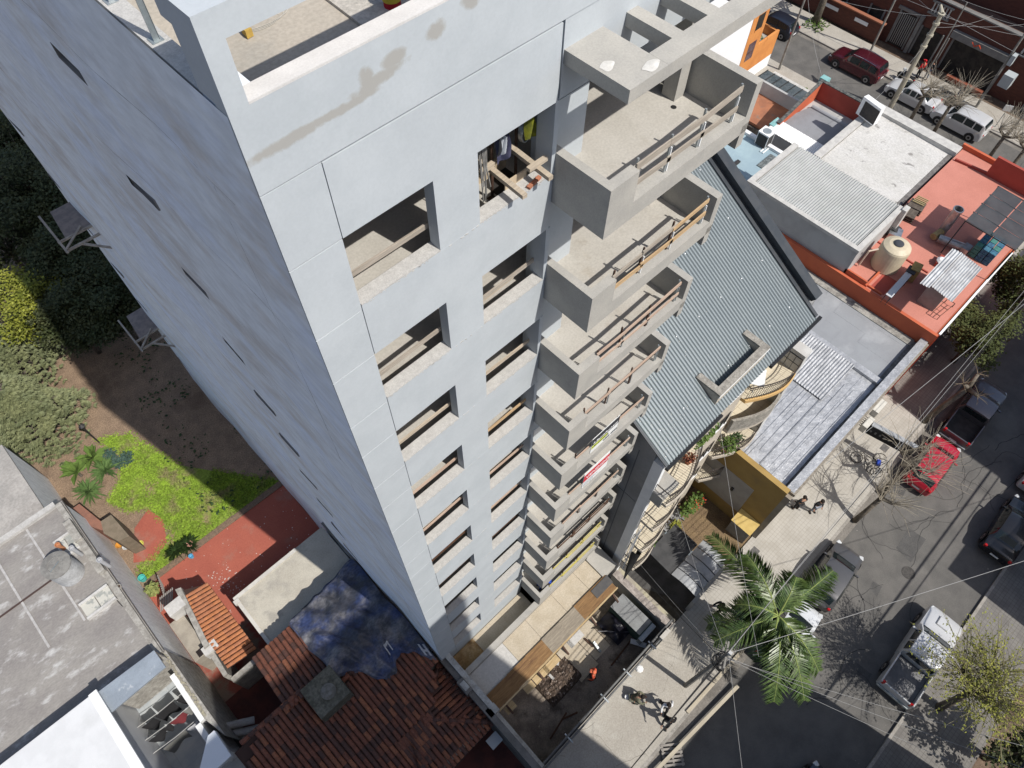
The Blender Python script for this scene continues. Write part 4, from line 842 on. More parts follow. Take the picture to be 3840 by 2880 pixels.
# rear slope (falls away from the street) left of the tarp
th_rear = [(-6.75, 2.9), (-1.0, 2.9), (-1.0, 6.1), (-6.75, 5.75)]
def zrear(y): return RZ - (y - 2.95) * .28
MB().add([(x, y, zrear(y) - .03) for x, y in th_rear], [(0, 1, 2, 3)]).build('roof_board', base, th)
tile_field(th, (-6.6, 5.75, zrear(5.75)), (1, 0, 0), (0, -1, .28), pin([(-6.85, 2.95), (-4.4, 2.95), (-4.4, 5.8), (-6.85, 5.75)]))
# front slopes: long fall to the street, and a hipped wing to the right
def zfront(y): return RZ - (2.95 - y) * .34
MB().add([(-9.4, 2.9, zfront(2.9) - .03), (-9.4, -3.6, zfront(-3.6) - .03), (-3.6, -3.6, zfront(-3.6) - .03), (-1.0, 2.9, zfront(2.9) - .03)], [(0, 1, 2, 3)]).build('roof_board', base, th)
tile_field(th, (-9.2, -3.4, zfront(-3.4)), (1, 0, 0), (0, 1, .34), pin([(-8.4, 2.75), (-9.2, 2.0), (-9.2, -3.5), (-4.6, -3.5), (-1.05, -.1), (-1.05, 2.6), (-4.2, 2.0), (-5.6, 1.3), (-6.3, 2.9)]))
def zside(x): return zfront(-.9) - (x + 3.0) * .30
hipz = zfront(-1.3)
MB().add([(-3.0, -1.3, hipz - .02), (-.8, .3, hipz - .75), (-.8, -3.4, hipz - .78), (-3.2, -3.6, hipz - .8)], [(0, 3, 2, 1)]).build('roof_board', base, th)
def hip_in(x, y): return x > -3.0 and x < -.75 and y > -3.3 and y < .1 and (y < -1.3 + (x + 3.0) * .72) and (y > -1.3 - (x + 3.0) * 1.0)
tile_field(th, (-.8, -3.2, hipz - .72), (0, 1, 0), (-1, 0, .34), hip_in)
tile_field(th, (-3.0, -3.5, hipz - .74), (1, 0, 0), (0, 1, .36), lambda x, y: x > -4.5 and x < -.9 and y > -3.6 and y < -1.35 and y < -1.3 - (x + 3.0) * 1.0)
ridge = MB()
def ridge_line(a, b, r=.12):
    a = Vector(a); b = Vector(b); n = max(2, int((b - a).length / .36))
    for i in range(n):
        p = a + (b - a) * (i / n); q = a + (b - a) * ((i + 1.1) / n); MB().tube([p, q], [r, r * .88], 8).build('ridge_tile', tiles[i % 2], th, smooth=True)
ridge_line((-9.0, 3.0, RZ + .02), (-5.9, 2.95, RZ + .05)); ridge_line((-3.0, -1.3, hipz + .03), (-.9, .15, hipz - .55)); ridge_line((-3.0, -1.3, hipz + .03), (-1.0, -3.3, hipz - .55)); ridge_line((-4.6, 2.1, RZ - .2), (-2.6, 2.2, RZ - .2))
MB().prism([(-4.8, -3.4), (-4.5, -3.4), (-2.9, -.2), (-3.2, -.1)], 3.6, [zfront(-3.4) + .06, zfront(-3.4) + .06, zfront(-.2) + .02, zfront(-.1) + .02]).build('valley_gutter', M('lead_valley', (.10, .06, .05), (.07, .045, .04), 4), th)
chm = M('mossy_tank_cover', (.085, .082, .062), (.13, .125, .10), 3, (.35, .65), fine=.25, fs=10, bump=.4)
ck = box(-6.05, 1.35, 3.5, -4.55, 2.85, 5.85).build('cistern', chm, th); MB().lathe((-5.2, 2.0, 5.85), [(.33, 0), (.33, .05), (.2, .06), (.2, .09), (.02, .1)], 18).build('lid', M('cistern_lid', (.17, .165, .15), (.11, .105, .09), 5), ck)
box(-6.8, -3.3, 0, -1.05, 5.6, 3.3).build('walls', M('old_house_wall', (.20, .175, .15), (.15, .13, .11), 2, fine=.15), th)
struct('passage', MB().quad((-9.55, -20, .004), (-.9, -20, .004), (-.9, 6.6, .004), (-9.55, 6.6, .004)), sooty)
box(-9.1, -2.7, 0, -8.7, -2.3, 5.3).build('chimney', M('white_chimney', (.40, .38, .36), (.25, .15, .1), 5), th)
MB().slab([(-1.6, -4.2, 2.7), (-1.0, -4.2, 2.7), (-1.0, -3.7, 2.7), (-1.6, -3.7, 2.7)], .1).build('porch_slab', M('pale_blue_sill', (.42, .44, .45)), th)
# the tarpaulin: a crumpled sheet lying on the roof
tarpm = M('blue_tarpaulin', (.034, .050, .125), (.045, .048, .062), .6, (.38, .60), rough=.45, spec=.4, c3=(.19, .185, .19), s3=.7, t3=(.44, .74), fine=.25, fs=7, bump=.45, bs=3.0, rotz=.5, st=(1, 1.6, 1))
TO = [(-5.0, 5.75), (-1.05, 6.3), (-.95, .1), (-5.0, 2.3)]
def tarp(u, v):
    bx_ = (1 - u) * ((1 - v) * -4.95 + v * -4.65) + u * -.98; byt = 5.95 + .45 * u
    byb = (2.0 - 1.6 * u) + .45 * math.sin(3.3 * u * math.pi + .6) * (.4 + .6 * u) + .25 * math.sin(9 * u) + .06 * math.sin(31 * u) + .05 * math.sin(53 * u)
    y = byt + (byb - byt) * v
    z = (zrear(y) if y > 2.95 else zfront(y)) + .17
    z += .07 * math.sin(8 * u + 5 * v + 2 * math.sin(4 * v)) * math.sin(6 * v + 1) + .05 * abs(math.sin(13 * u - 9 * v)) + .04 * math.sin(23 * v + 6 * u + 2 * math.sin(9 * u)) + .035 * abs(math.sin(19 * u + 11 * v + 3 * math.sin(7 * v))) - .18 * (abs(v - 1) < .02) * .6
    z += .16 * abs(math.sin(4.2 * u * 3.14 + 3 * v + 1.3 * math.sin(5 * v))) ** 3 * math.sin(3.14 * min(1, v * 1.05)) + .10 * abs(math.sin(9 * v - 7 * u + 2 * math.sin(6 * u))) ** 4 + .05 * abs(math.sin(14 * u + 5 * v + 2 * math.sin(6 * v + 3 * u))) ** 6
    if v < .03: z -= .25
    if u < .02: z -= .2
    return (bx_ + .05 * math.sin(11 * v), y, z)
tp = thing('blue_tarpaulin', 'crumpled dirty blue tarpaulin lying over the rear of the tiled roof', 'tarpaulin', (-3, 4, 5))
tg = MB().grid(tarp, 90, 90).build('sheet', tarpm, tp, smooth=True)
pl = M('tarp_print', (.50, .50, .50), (.38, .38, .39), 5)
def letter(u0, v0, rects, s=.045):
    mb = MB()
    for (a, b, c_, d) in rects: 
        P4 = [tarp(u0 + s * a, v0 + s * b), tarp(u0 + s * c_, v0 + s * b), tarp(u0 + s * c_, v0 + s * d), tarp(u0 + s * a, v0 + s * d)]; mb.quad(*[(p[0], p[1], p[2] + .035) for p in P4])
    mb.build('printed_mark', pl, tp)
letter(.62, .84, [(0, 0, .3, 2), (0, 0, 1.5, .5), (1.2, 0, 1.5, 2)]); letter(.93, .88, [(0, 0, .4, 2), (0, .9, 1.3, 1.3), (.9, 0, 1.3, 2)])
# ---------------------------------------------------------------- low annexe, red patio, orange lean-to, corridor
an = thing('flat_annexe', 'small flat roofed concrete annexe with pale kerbs behind the tarpaulin', 'annexe', (-3.5, 8, 0))
box(-6.15, 6.3, 0, -.95, 9.3, 2.75).build('walls', M('annexe_wall', (.35, .33, .29)), an); MB().slab([(-6.2, 6.3, 3.0), (-.95, 6.3, 3.0), (-.95, 9.32, 3.0), (-6.2, 9.32, 3.0)], .25).build('roof_slab', M('sandy_roof_screed', (.47, .44, .37), (.40, .37, .31), 1.2, (.3, .7), c3=(.33, .31, .27), s3=.8, fine=.08, fs=16), an)
box(-6.2, 9.14, 3.0, -2.6, 9.32, 3.08).build('roof_kerb', M('pale_kerb', (.55, .53, .48), (.47, .45, .41), 3), an); box(-6.22, 6.3, 3.0, -6.05, 9.32, 3.07).build('roof_kerb', MATS['pale_kerb'], an); box(-6.3, 8.9, 2.95, -6.02, 9.14, 3.14).build('corner_block', MATS['pale_kerb'], an)
redpat = M('red_patio_paint', (.36, .105, .07), (.32, .09, .062), .8, (.3, .7), c3=(.30, .14, .105), s3=.5, fine=.08, fs=14)
struct('patio', MB().quad((-9.6, 9.3, .006), (-.9, 9.3, .006), (-.9, 14.35, .006), (-9.6, 14.35, .006)), redpat)
struct('patio', MB().quad((-9.6, 6.6, .005), (-6.1, 6.6, .005), (-6.1, 9.3, .005), (-9.6, 9.3, .005)), M('worn_red_floor', (.27, .07, .05), (.23, .17, .13), .9, (.45, .62), fine=.12))
fkm = M('paint_fleck', (.55, .5, .46)); fk = MB()
for i in range(150):
    x, y = (rnd(-6.8, -5.6), rnd(10.8, 12.6)) if i < 70 else (rnd(-8, -1), rnd(9.4, 14.2)); a = rnd(.012, .04); fk.add([(x - a, y, .012), (x, y - a, .012), (x + a, y, .012), (x, y + a, .012)], [(0, 1, 2, 3)])
solo('paint_flecks', fk, fkm, 'pale paint flecks spattered over the red patio', 'paint spatter', kind='stuff')
lt = thing('orange_tile_lean_to', 'lean-to with bright orange clay tile roof beside the red patio', 'lean-to', (-7.4, 9, 0))
ot = [M('orange_clay_tile', (.42, .17, .075), (.36, .14, .06), 3, fine=.15, fs=18), M('orange_clay_tile_worn', (.37, .155, .08), (.32, .125, .06), 3, fine=.15, fs=18)]
MB().slab([(-8.15, 6.75, 2.95), (-6.75, 6.75, 2.45), (-6.75, 11.05, 2.45), (-7.75, 11.4, 2.9)], .05).build('roof_board', base, lt)
n_ = 0; LT = tile_mesh(.36, .10); lm = []
for m_ in ot:
    me = bpy.data.meshes.new('tile'); me.from_pydata(LT.v, [], LT.f); me.materials.append(m_); me.polygons.foreach_set('use_smooth', [True] * len(me.polygons)); lm.append(me)
U_ = Vector((0, 1, 0)); V_ = Vector((-1, 0, .36)).normalized(); N_ = U_.cross(V_)
if N_.z < 0: U_ = -U_; N_ = U_.cross(V_)
R_ = Matrix((U_, V_, N_)).transposed().to_4x4()
for j in range(20):
    for i in range(4):
        q = Vector((-6.78, 6.85 + j * .22, 2.48)) + V_ * (i * .36)
        if q.x < -7.95: continue
        o = bpy.data.objects.new('tile', random.choice(lm)); C.objects.link(o); o.parent = lt; o.matrix_local = Matrix.Translation(-OFF[lt.name]) @ Matrix.Translation(q) @ R_ @ Matrix.Rotation(rnd(-.02, .02), 4, 'Z')
oldw = M('lichen_wall', (.40, .385, .35), (.26, .245, .22), 4, (.35, .65), fine=.2, fs=16, bump=.3)
MB().prism([(-8.45, 8.2), (-8.2, 8.2), (-7.75, 11.5), (-8.0, 11.6)], 0, 3.1).build('parapet_wall', oldw, lt); MB().prism([(-8.5, 6.6), (-8.3, 6.6), (-8.2, 8.2), (-8.45, 8.2)], 0, 2.9).build('parapet_wall', oldw, lt); box(-8.4, 6.3, 0, -6.8, 6.55, 2.3).build('end_wall', oldw, lt)
box(-8.85, 10.6, 2.2, -8.0, 11.2, 3.12).build('pier', M('chalk_white', (.55, .54, .52), (.45, .44, .42), 3), lt); box(-8.6, 7.9, 2.4, -7.9, 8.35, 3.02).build('pier', MATS['chalk_white'], lt)
box(-9.2, 8.3, 0, -8.46, 10.7, 2.3).build('store_room', M('concrete_store', (.36, .325, .27), (.28, .25, .21), 1.5, fine=.12), lt); box(-8.95, 8.35, 2.3, -8.45, 8.7, 2.32).build('roof_hatch', M('hatch_dark', (.02, .015, .015)), lt)
gt = thing('slatted_gate', 'grey slatted timber gate at the corner of the lawn', 'gate', (-9.0, 12.5, 0))
for i in range(8): MB().bar((-9.35 + .10 * i, 12.0 + .02 * i, 1.3), (-9.0 + .10 * i, 12.7, 1.3), .05, .04).build('slat', M('grey_slat', (.28, .26, .24)), gt)
for i in range(9): MB().bar((-9.0 + .03 * i, 12.75 + .12 * i, .2), (-8.75 + .03 * i, 12.7 + .12 * i, 1.5), .05, .04).build('slat', MATS['grey_slat'], gt)
# ---------------------------------------------------------------- big grey flat roof with tank
flatm = M('weathered_roof_membrane', (.285, .27, .25), (.225, .21, .20), .55, (.3, .7), c3=(.46, .455, .445), s3=1.0, t3=(.54, .72), fine=.09, fs=7, bump=.12, st=(1, 1.9, 1), rotz=.4)
flat2 = M('weathered_roof_pale', (.31, .295, .28), (.44, .43, .42), 2.2, (.45, .66), fine=.16, fs=12, st=(1, 2.2, 1), rotz=.3)
gh2 = thing('grey_flat_roof_house', 'large old house with weathered grey flat roof and round tank', 'house', (-13, 14, 0))
whitewash = M('streaked_whitewash', (.93, .93, .92), (.82, .82, .81), 1.6, (.4, .65), fine=.1, fs=6, st=(1, 4, .6), bump=.1, c3=(.50, .50, .49), s3=1.2, t3=(.64, .78))
box(-26, 8.8, 0, -9.62, 18.7, 4.2).build('walls', whitewash, gh2)
box(-26, 18.7, 0, -10.4, 23.8, 4.3).build('walls', whitewash, gh2)
nx = 0
for i in range(12):
    for j in range(6):
        x0 = -25.8 + i * 1.35; y0 = 8.85 + j * 1.65; dz = rnd(0, .006)
        MB().slab([(x0, y0, 4.42 + dz), (x0 + 1.36, y0, 4.42 + dz), (x0 + 1.36, y0 + 1.66, 4.424 + dz), (x0, y0 + 1.66, 4.424 + dz)], .25).build('membrane_panel', flatm, gh2)
box(-26, 18.75, 4.3, -10.4, 23.8, 4.45).build('rear_roof', M('rear_roof_screed', (.38, .36, .335), (.31, .295, .275), .9, c3=(.28, .26, .24), s3=.5, fine=.1, fs=10), gh2)
seam = MB()
for x in (-11.5, -13.2): seam.obox((x, 15.5, 4.45), (.1, 6.0, .02))
seam.build('roof_seam', M('white_tape', (.45, .44, .43), (.36, .35, .34), 5), gh2)
MB().bar((-26, 15.32, 4.46), (-11.4, 15.3, 4.46), .07, .05).build('roof_joint', M('dark_brown_joint', (.07, .045, .04)), gh2)
box(-26, 18.55, 4.42, -9.9, 18.85, 4.62).build('roof_kerb', M('white_kerb', (.50, .49, .47), (.40, .39, .37), 3, fine=.1), gh2)
box(-9.9, 8.8, 4.2, -9.63, 18.6, 4.62).build('edge_kerb', oldw, gh2); box(-10.0, 15.9, 4.2, -9.64, 17.2, 5.0).build('high_parapet', oldw, gh2); box(-9.95, 13.8, 4.2, -9.635, 15.9, 4.9).build('high_parapet', oldw, gh2)
wtank = thing('old_water_tank', 'big round silver painted cement water tank on the grey flat roof', 'water tank', (-10.95, 14.95, 4.45))
tb = M('silver_cement', (.46, .47, .48), (.36, .365, .37), 2, (.35, .65), fine=.12, fs=9)
MB().lathe((-10.95, 14.95, 4.45), [(.62, 0), (.62, 1.3), (.60, 1.34)], 30).build('tank_body', tb, wtank); MB().lathe((-10.95, 14.95, 5.79), [(.66, 0), (.66, .05), (.36, .09), (.34, .07), (.05, .08)], 30).build('tank_lid', M('cement_lid', (.24, .235, .22), (.18, .175, .165), 4, fine=.12), wtank)
MB().tube([(-11.25, 14.75, 5.9), (-10.75, 14.95, 5.92)], .02, 4).build('handle', galv, wtank)
for i, (px, py, h, m) in enumerate(((217, 2044, .6, 'terracotta_vent'), (281, 2064, .9, 'grey_vent'), (386, 2108, .9, 'grey_vent'))):
    p = at(px, py, 5.1); v_ = thing('vent_pipe', ('orange clay vent pipe left of the round tank', 'grey vent pipe just behind the round tank', 'grey vent pipe near the roof edge right of the round tank')[i], 'vent pipe', (p.x, p.y, 4.45), group='vent pipes on the grey roof')
    MB().lathe((p.x, p.y, 4.45), [(.09, 0), (.09, h), (.13, h + .01), (.13, h + .12), (.10, h + .12), (.10, h)], 12).build('pipe', M(m, (.45, .2, .1) if 'terra' in m else (.40, .41, .43), fine=.1), v_)
def skylight(x0, x1, y0, y1, label, n=2, tone=(.50, .49, .44)):
    t = thing('roof_skylight', label, 'skylight', ((x0 + x1) / 2, (y0 + y1) / 2, 4.45), group='skylights on the grey roof')
    for ya in (y0, y1 - .12): MB().box(x0, ya, 4.4, x1, ya + .12, 4.62).build('kerb_side', M('skylight_kerb', (.55, .54, .52), (.45, .44, .42), 4), t)
    for i in range(n): a = x0 + (x1 - x0) * i / n; b = x0 + (x1 - x0) * (i + 1) / n; box(a + .02, y0 + .12, 4.5, b - .02, y1 - .12, 4.54).build('panel', M('skylight_pale', tone, (.30, .31, .29), 2.0, (.5, .56)), t)
skylight(-11.35, -9.95, 12.35, 13.3, 'pale skylight with two dark stains in front of the round tank'); skylight(-10.85, -9.9, 15.75, 16.9, 'square greyish skylight behind the round tank', 2, (.36, .35, .31))
p = at(447, 2202, 4.45); rv_ = thing('roof_hole_vent', 'short round rusty vent sunk in the edge of the grey roof', 'vent pipe', (p.x, p.y, 4.45)); MB().lathe((p.x, p.y, 4.45), [(.13, 0), (.13, .12), (.10, .12), (.10, .02)], 14).build('pipe', oldw, rv_); MB().lathe((p.x, p.y, 4.47), [(.1, 0), (.1, .01)], 14).build('cover', rust, rv_)
MB().tube([(-10.0, 12.3, 4.48), (-9.95, 11.9, 4.5), (-9.8, 11.5, 4.48), (-9.85, 11.2, 4.48)], .02, 4).build('roof_cable', darkm, gh2)
# white building with the drying yard
wb = thing('white_courtyard_house', 'white painted house with open drying yard and metal edged roof', 'house', (-12, 6, 0))
wbm = M('bright_white_roof', (.62, .63, .64), (.57, .58, .59), 1.0, fine=.03, bump=.1, c3=(.50, .51, .51), s3=.7, t3=(.55, .75))
MB().prism([(-26, -6), (-12.5, -6), (-12.28, 8.7), (-26, 9.0)], 0, 5.9).build('walls', wbm, wb)
MB().prism([(-12.62, -6), (-12.1, -6), (-12.1, 8.72), (-12.45, 8.72)], 5.9, 6.0).build('roof_edge', white, wb)
mtl = M('dull_metal_roof', (.40, .45, .50), (.34, .385, .43), 1.2, metal=.4, rough=.4, fine=.08, bump=.3, bs=8, c3=(.55, .58, .6), s3=2.2, t3=(.62, .7))
MB().slab([(-12.2, 7.57, 5.75), (-9.62, 7.62, 5.75), (-9.62, 8.54, 5.8), (-12.25, 8.66, 5.8)], .12).build('metal_roof', mtl, wb)
box(-12.2, 8.42, 0, -9.64, 8.54, 5.62).build('back_wall', oldw, wb)
tile2 = grid_mat('blue_grey_tile_floor', (.40, .42, .42), (.30, .32, .33), 1.2, 1.2, .02, c2=(.33, .36, .38))
struct('drying_yard', box(-12.6, -6, -.02, -9.9, 8.8, 2.0), tile2)
box(-10.05, 5.3, 1.5, -9.8, 7.85, 4.05).build('yard_wall', white, wb); box(-10.3, 4.6, 1.5, -10.05, 5.3, 4.03).build('yard_wall', white, wb); box(-10.3, 3.6, 1.5, -9.85, 4.6, 4.0).build('yard_wall', white, wb)
MB().prism([(-9.8, 5.2), (-9.5, 4.0), (-9.55, 8.9), (-9.75, 8.9)], 0, 4.3).build('outer_wall', oldw, wb); MB().slab([(-11.3, 3.0, 5.0), (-9.6, 3.0, 5.0), (-9.6, 4.3, 5.0), (-9.9, 4.3, 5.0)], .3).build('shade_blue_roof', M('shade_tinted_white', (.66, .70, .74)), wb)  # white roof slab with the blue of its shade put into the colour
bmz = MB()
for i in range(60): bmz.obox((-9.68 + rnd(-.05, .05), 5.3 + i * .058, 4.33), (rnd(.05, .12), rnd(.05, .1), rnd(.03, .08)), rnd(0, 3))
bmz.build('broken_wall_top', M('yellowish_rubble', (.38, .35, .25), (.25, .23, .19), 8), wb, kind='stuff')
acw = ac_outdoor(*at(268, 2845, 5.25)[:2], 5.2, .5, 'white air conditioner unit lying on the white roof')
cbl = solo('white_roof_cable', MB().tube([at(312, 2770, 5.22), at(303, 2785, 5.24), at(302, 2800, 5.24), at(325, 2820, 5.23), at(322, 2850, 5.24), at(300, 2872, 5.22)], .025, 5), galv, 'grey cable snaking from the unit across the white roof', 'cable')
# laundry
ln = M('line_wire', (.5, .5, .48))
for i, (y, nm) in enumerate(((7.2, 'washing line nearest the metal roof'), (6.5, 'middle washing line hung with dark clothes'), (5.8, 'washing line nearest the viewer with white cloth'))):
    MB().tube([(-12.6, y + .1, 3.3), (-11.3, y, 3.22), (-9.95, y - .05, 3.3)], .014, 4).build('washing_line', ln, None, label=nm, category='washing line')
def cloth(x, y, w_, h, m, label, nm='hanging_cloth', cat='clothing'):
    ph = rnd(0, 6); solo(nm, MB().grid(lambda u, v: (x + w_ * (u - .5) * (1 - .15 * v), y + .10 * math.sin(6 * u + ph) * v - .12 * v, 3.24 - h * v + .03 * math.sin(9 * u)), 9, 6), m, label, cat, 'clothes on the washing lines', smooth=True)
clm = {n: M(n, c, fine=.05, rough=.95) for n, c in (('black_cloth', (.02, .02, .022)), ('maroon_cloth', (.16, .03, .035)), ('white_cloth', (.62, .63, .66)), ('denim', (.05, .09, .19)), ('grey_cloth', (.17, .17, .16)))}
for i, a in enumerate(((-11.9, 7.15, .6, .9, 'black_cloth', 'black shirt at the left of the back washing line'), (-11.1, 7.15, .9, 1.0, 'black_cloth', 'wide black sheet on the back washing line'), (-10.3, 7.1, .5, .8, 'black_cloth', 'black trousers at the right of the back washing line'), (-11.9, 6.45, .7, .6, 'black_cloth', 'black clothes bunched on the middle washing line'), (-11.45, 6.47, .5, .5, 'black_cloth', 'small dark garment beside the maroon one'), (-10.85, 6.45, .75, .55, 'maroon_cloth', 'maroon garment on the middle washing line'), (-10.35, 6.45, .4, .45, 'grey_cloth', 'grey garment at the right of the middle washing line'), (-11.4, 5.75, 1.1, .8, 'grey_cloth', 'large dark grey cloth on the nearest washing line'), (-10.5, 5.7, .6, .7, 'white_cloth', 'white cloth on the nearest washing line'), (-10.15, 5.72, .3, .6, 'denim', 'blue jeans on the nearest washing line'))):
    cloth(a[0], a[1], a[2], a[3], clm[a[4]], a[5])
pipes = M('cement_pipe', (.36, .35, .335), (.29, .28, .27), 3, fine=.12)
for i in range(3): solo('cement_pipe', MB().tube([(-9.7 + .1 * i, 4.9 - .45 * i, 2.6 - .3 * i), (-8.6 + .1 * i, 4.3 - .45 * i, 2.2 - .3 * i)], .16, 10), pipes, ('grey cement pipe lying highest beside the drying yard wall', 'middle one of three cement pipes beside the drying yard', 'grey cement pipe lying lowest in the passage')[i], 'pipe', 'cement pipes in the passage')
# garden: lawn, litter, path
lawn_soil = M('leaf_litter', (.28, .20, .135), (.205, .145, .10), 1.6, (.3, .7), fine=.25, fs=14, bump=.3, bs=22, c3=(.16, .11, .075), s3=.3)
struct('garden', MB().quad((-14, 14.3, .0), (20, 14.3, .0), (20, 60, .0), (-14, 60, .0)), lawn_soil)
struct('lawn_edging', MB().prism([(-9.3, 14.3), (-.9, 14.2), (-.9, 14.55), (-9.3, 14.65)], 0, .06), M('brick_edging', (.22, .15, .10), (.15, .11, .08), 8, fine=.3))
struct('patio', MB().prism([(-9.3, 16.0), (-8.3, 17.7), (-7.2, 18.2), (-6.9, 17.1), (-7.4, 15.8), (-8.4, 15.3)], 0, .03), redpat)
# ================================================================== guard rails, window planks, props and banners on the tower
ordn = ['topmost', 'second', 'third', 'fourth', 'fifth', 'sixth', 'seventh', 'eighth', 'ninth', 'lowest']
pk = [woodgrey, woodor, woodpink, woodpink, woodpink, woodpink, woodpink, brownw, yellowp, yellowp]
for k in range(10):
    dz = -P * k
    gr_ = thing('guard_rail', f'rough timber guard rail on the {ordn[k]} balcony' + (' from the top' if 0 < k < 9 else ' of the tower'), 'guard rail', (6.4, -1.15, 29.26 + dz), group='timber guard rails on the balconies')
    px_ = (4.95, 5.84, 6.78, 7.78) if k == 0 else (4.92, 5.83, 6.80, 7.92)
    for i, x in enumerate(px_):
        MB().bar((x, -1.13 + rnd(-.02, .02), 29.27 + dz), (x + rnd(-.02, .02), -1.13 + rnd(-.03, .03), 30.10 + dz), .035, .035).build('post', galv if (k == 0 or i == 3) else rust, gr_)
        MB().bar((x + .05, -1.16, 29.27 + dz), (x + .045, -1.16, 29.8 + dz), .025, .025).build('post_sleeve', white if k < 2 else galv, gr_)
    for a, b in zip(px_, px_[1:]):
        j = rnd(-.03, .03); MB().bar((a - .06, -1.18, 29.96 + dz + j), (b + .04, -1.18 + rnd(-.02, .02), 29.96 + dz + rnd(-.03, .03)), .03, .14 if k == 0 else .11).build('plank', pk[k] if not (k == 1 and a < 6) else woodgrey, gr_)
        if k < 3 or (k > 6 and a > 5): MB().bar((a - .05, -1.18, 29.57 + dz + j), (b + .05, -1.18, 29.56 + dz + rnd(-.03, .03)), .03, .12 if k < 2 else .09).build('plank', (woodgrey, woodor, woodpink)[k] if k < 3 else pk[k], gr_)
for k in range(10):
    dz = -P * k
    for s_, (x0, x1) in enumerate(((.03, 1.60), (2.47, 4.10))):
        if k == 0 and s_ == 1: continue
        m_ = (woodgrey, woodgrey, wood, woodpink, woodpink, brownw, brownw, brownw, brownw, brownw)[k] if s_ == 0 else (wood, woodgrey, wood, woodor, woodpink, woodpink, brownw, brownw, brownw, brownw)[k]
        t = thing('window_guard_plank', f'guard plank across the {ordn[k]} {"left" if s_ == 0 else "right"} window of the tower front', 'plank', ((x0 + x1) / 2, .3, 29.9 + dz), group='guard planks across the tower windows')
        zz_ = 29.89 + dz + rnd(-.04, .04); MB().bar((x0, .27, zz_), (x1, .27, zz_ + rnd(-.05, .05)), .035, .10).build('plank', m_, t)
        if k in (1, 3, 5) and s_: MB().bar((x0 + .1, .33, zz_ - .16), (x1 - .5, .36, zz_ - .16), .035, .1).build('plank', wood, t)
# top right window: needles, props, formwork
nb = {'left': (3.17, -.31, 29.85), 'right': (3.76, -.32, 29.87)}
for n_, (x, y, z) in nb.items():
    t = thing('needle_beam', f'{n_} timber beam sticking out of the top right window', 'beam', (x, y, z), group='timber beams in the top right window'); MB().bar((x, y, z), (x + .06, .95, z - .02), .10, .08).build('beam', wood, t)
    MB().bar((x - .24 if n_ == 'left' else x - .2, .02 if n_ == 'right' else .52, z + .08), (x + .1 if n_ == 'left' else x + .22, .02 if n_ == 'right' else .55, z + .08), .09, .07).build('cleat', wood, t)
for n_, x, y in (('left', 3.30, .62), ('right', 3.93, .68)):
    t = thing('shoring_prop', f'rusty {n_} shoring prop behind the top right window', 'prop', (x, y, 29.05), group='shoring props in the top right window'); MB().tube([(x, y, 29.05), (x, y, 30.2)], .03, 8).tube([(x, y, 30.2), (x, y, 30.98)], .04, 8).build('tube', rust, t); MB().obox((x, y, 29.06), (.14, .14, .015)).build('base_plate', rust, t)
fw = thing('formwork_opening', 'timber formed floor opening inside the top right window', 'formwork', (3.8, .9, 29.05))
box(3.35, 1.05, 29.04, 4.05, 1.10, 29.35).build('board', M('pale_form_board', (.50, .41, .29), (.42, .34, .24), 4), fw); box(3.25, .235, 29.1, 3.75, .26, 29.72).build('board', MATS['pale_form_board'], fw); box(3.42, .28, 29.051, 4.02, 1.04, 29.056).build('shaft', M('painted_shaft_dark', (.03, .028, .026), fine=.05), fw)  # shaft is a flat plate coloured as the dark of the floor hole
for i in range(3): solo('brick', MB().obox((3.60 + .12 * i, .0 + .02 * i, 29.58), (.10, .07, .045), .2), M('brick_orange', (.42, .17, .10), (.36, .15, .09), 6), ('left of three loose bricks on the top right sill', 'middle loose brick on the top right sill', 'right loose brick on the top right sill')[i], 'brick', 'loose bricks on the sill')
def hang(x, y, z, w_, h, m, label, nm='hanging_jacket'):
    ph = rnd(0, 6); solo(nm, MB().grid(lambda u, v: (x + w_ * (u - .5) * (.6 + .5 * v), y + .07 * math.sin(8 * u + ph + 3 * v), z - h * v + .05 * math.sin(7 * u + ph) * v), 12, 10), m, label, 'jacket', smooth=True)
hang(3.45, .52, 30.52, .32, .62, M('navy_jacket', (.04, .045, .085), (.07, .07, .12), 6), 'navy jacket hanging from the left prop in the top right window'); hang(3.38, .45, 30.48, .16, .36, M('light_shirt', (.45, .48, .52)), 'pale shirt hung over the navy jacket', 'hanging_shirt'); hang(4.0, .42, 30.62, .22, .5, M('olive_vest', (.22, .23, .02), (.12, .13, .02), 8), 'olive yellow vest hanging at the right of the top window', 'hanging_vest')
rc = MB()
for i in range(6):
    r = .16 + .02 * i; rc.tube([(3.98 + .05 * i * .3 + r * math.cos(t) * .6, .5 + .02 * i, 30.15 + r * math.sin(t)) for t in [j * .45 for j in range(15)]], .010, 4)
solo('cable_coil', rc, galv, 'coil of grey cable hanging beside the right prop', 'cable coil')
rp_ = MB()
for i in range(12): x = 2.62 + .035 * i; rp_.tube([(x, .42, 30.6), (x + rnd(-.03, .03), .40, 30.1), (x + rnd(-.05, .05), .38, 29.6 + rnd(-.2, .2))], .012, 4)
solo('rope_bundle', rp_, M('grey_rope', (.30, .295, .28), (.2, .195, .185), 8), 'bundle of grey ropes hanging at the left of the top right window', 'rope')
for i in range(4): solo('pipe_offcut', MB().tube([(2.5 + .1 * i, .35, 29.1), (2.8 + .12 * i, 1.1, 29.12)], .025, 6), M('pale_pvc', (.36, .42, .43)), ('leftmost of four pale pipe offcuts on the floor inside the top right window', 'second from the left of the pale pipe offcuts inside the window', 'third from the left of the pale pipe offcuts inside the window', 'rightmost of the pale pipe offcuts inside the top right window')[i], 'pipe', 'pipe offcuts on the floor')
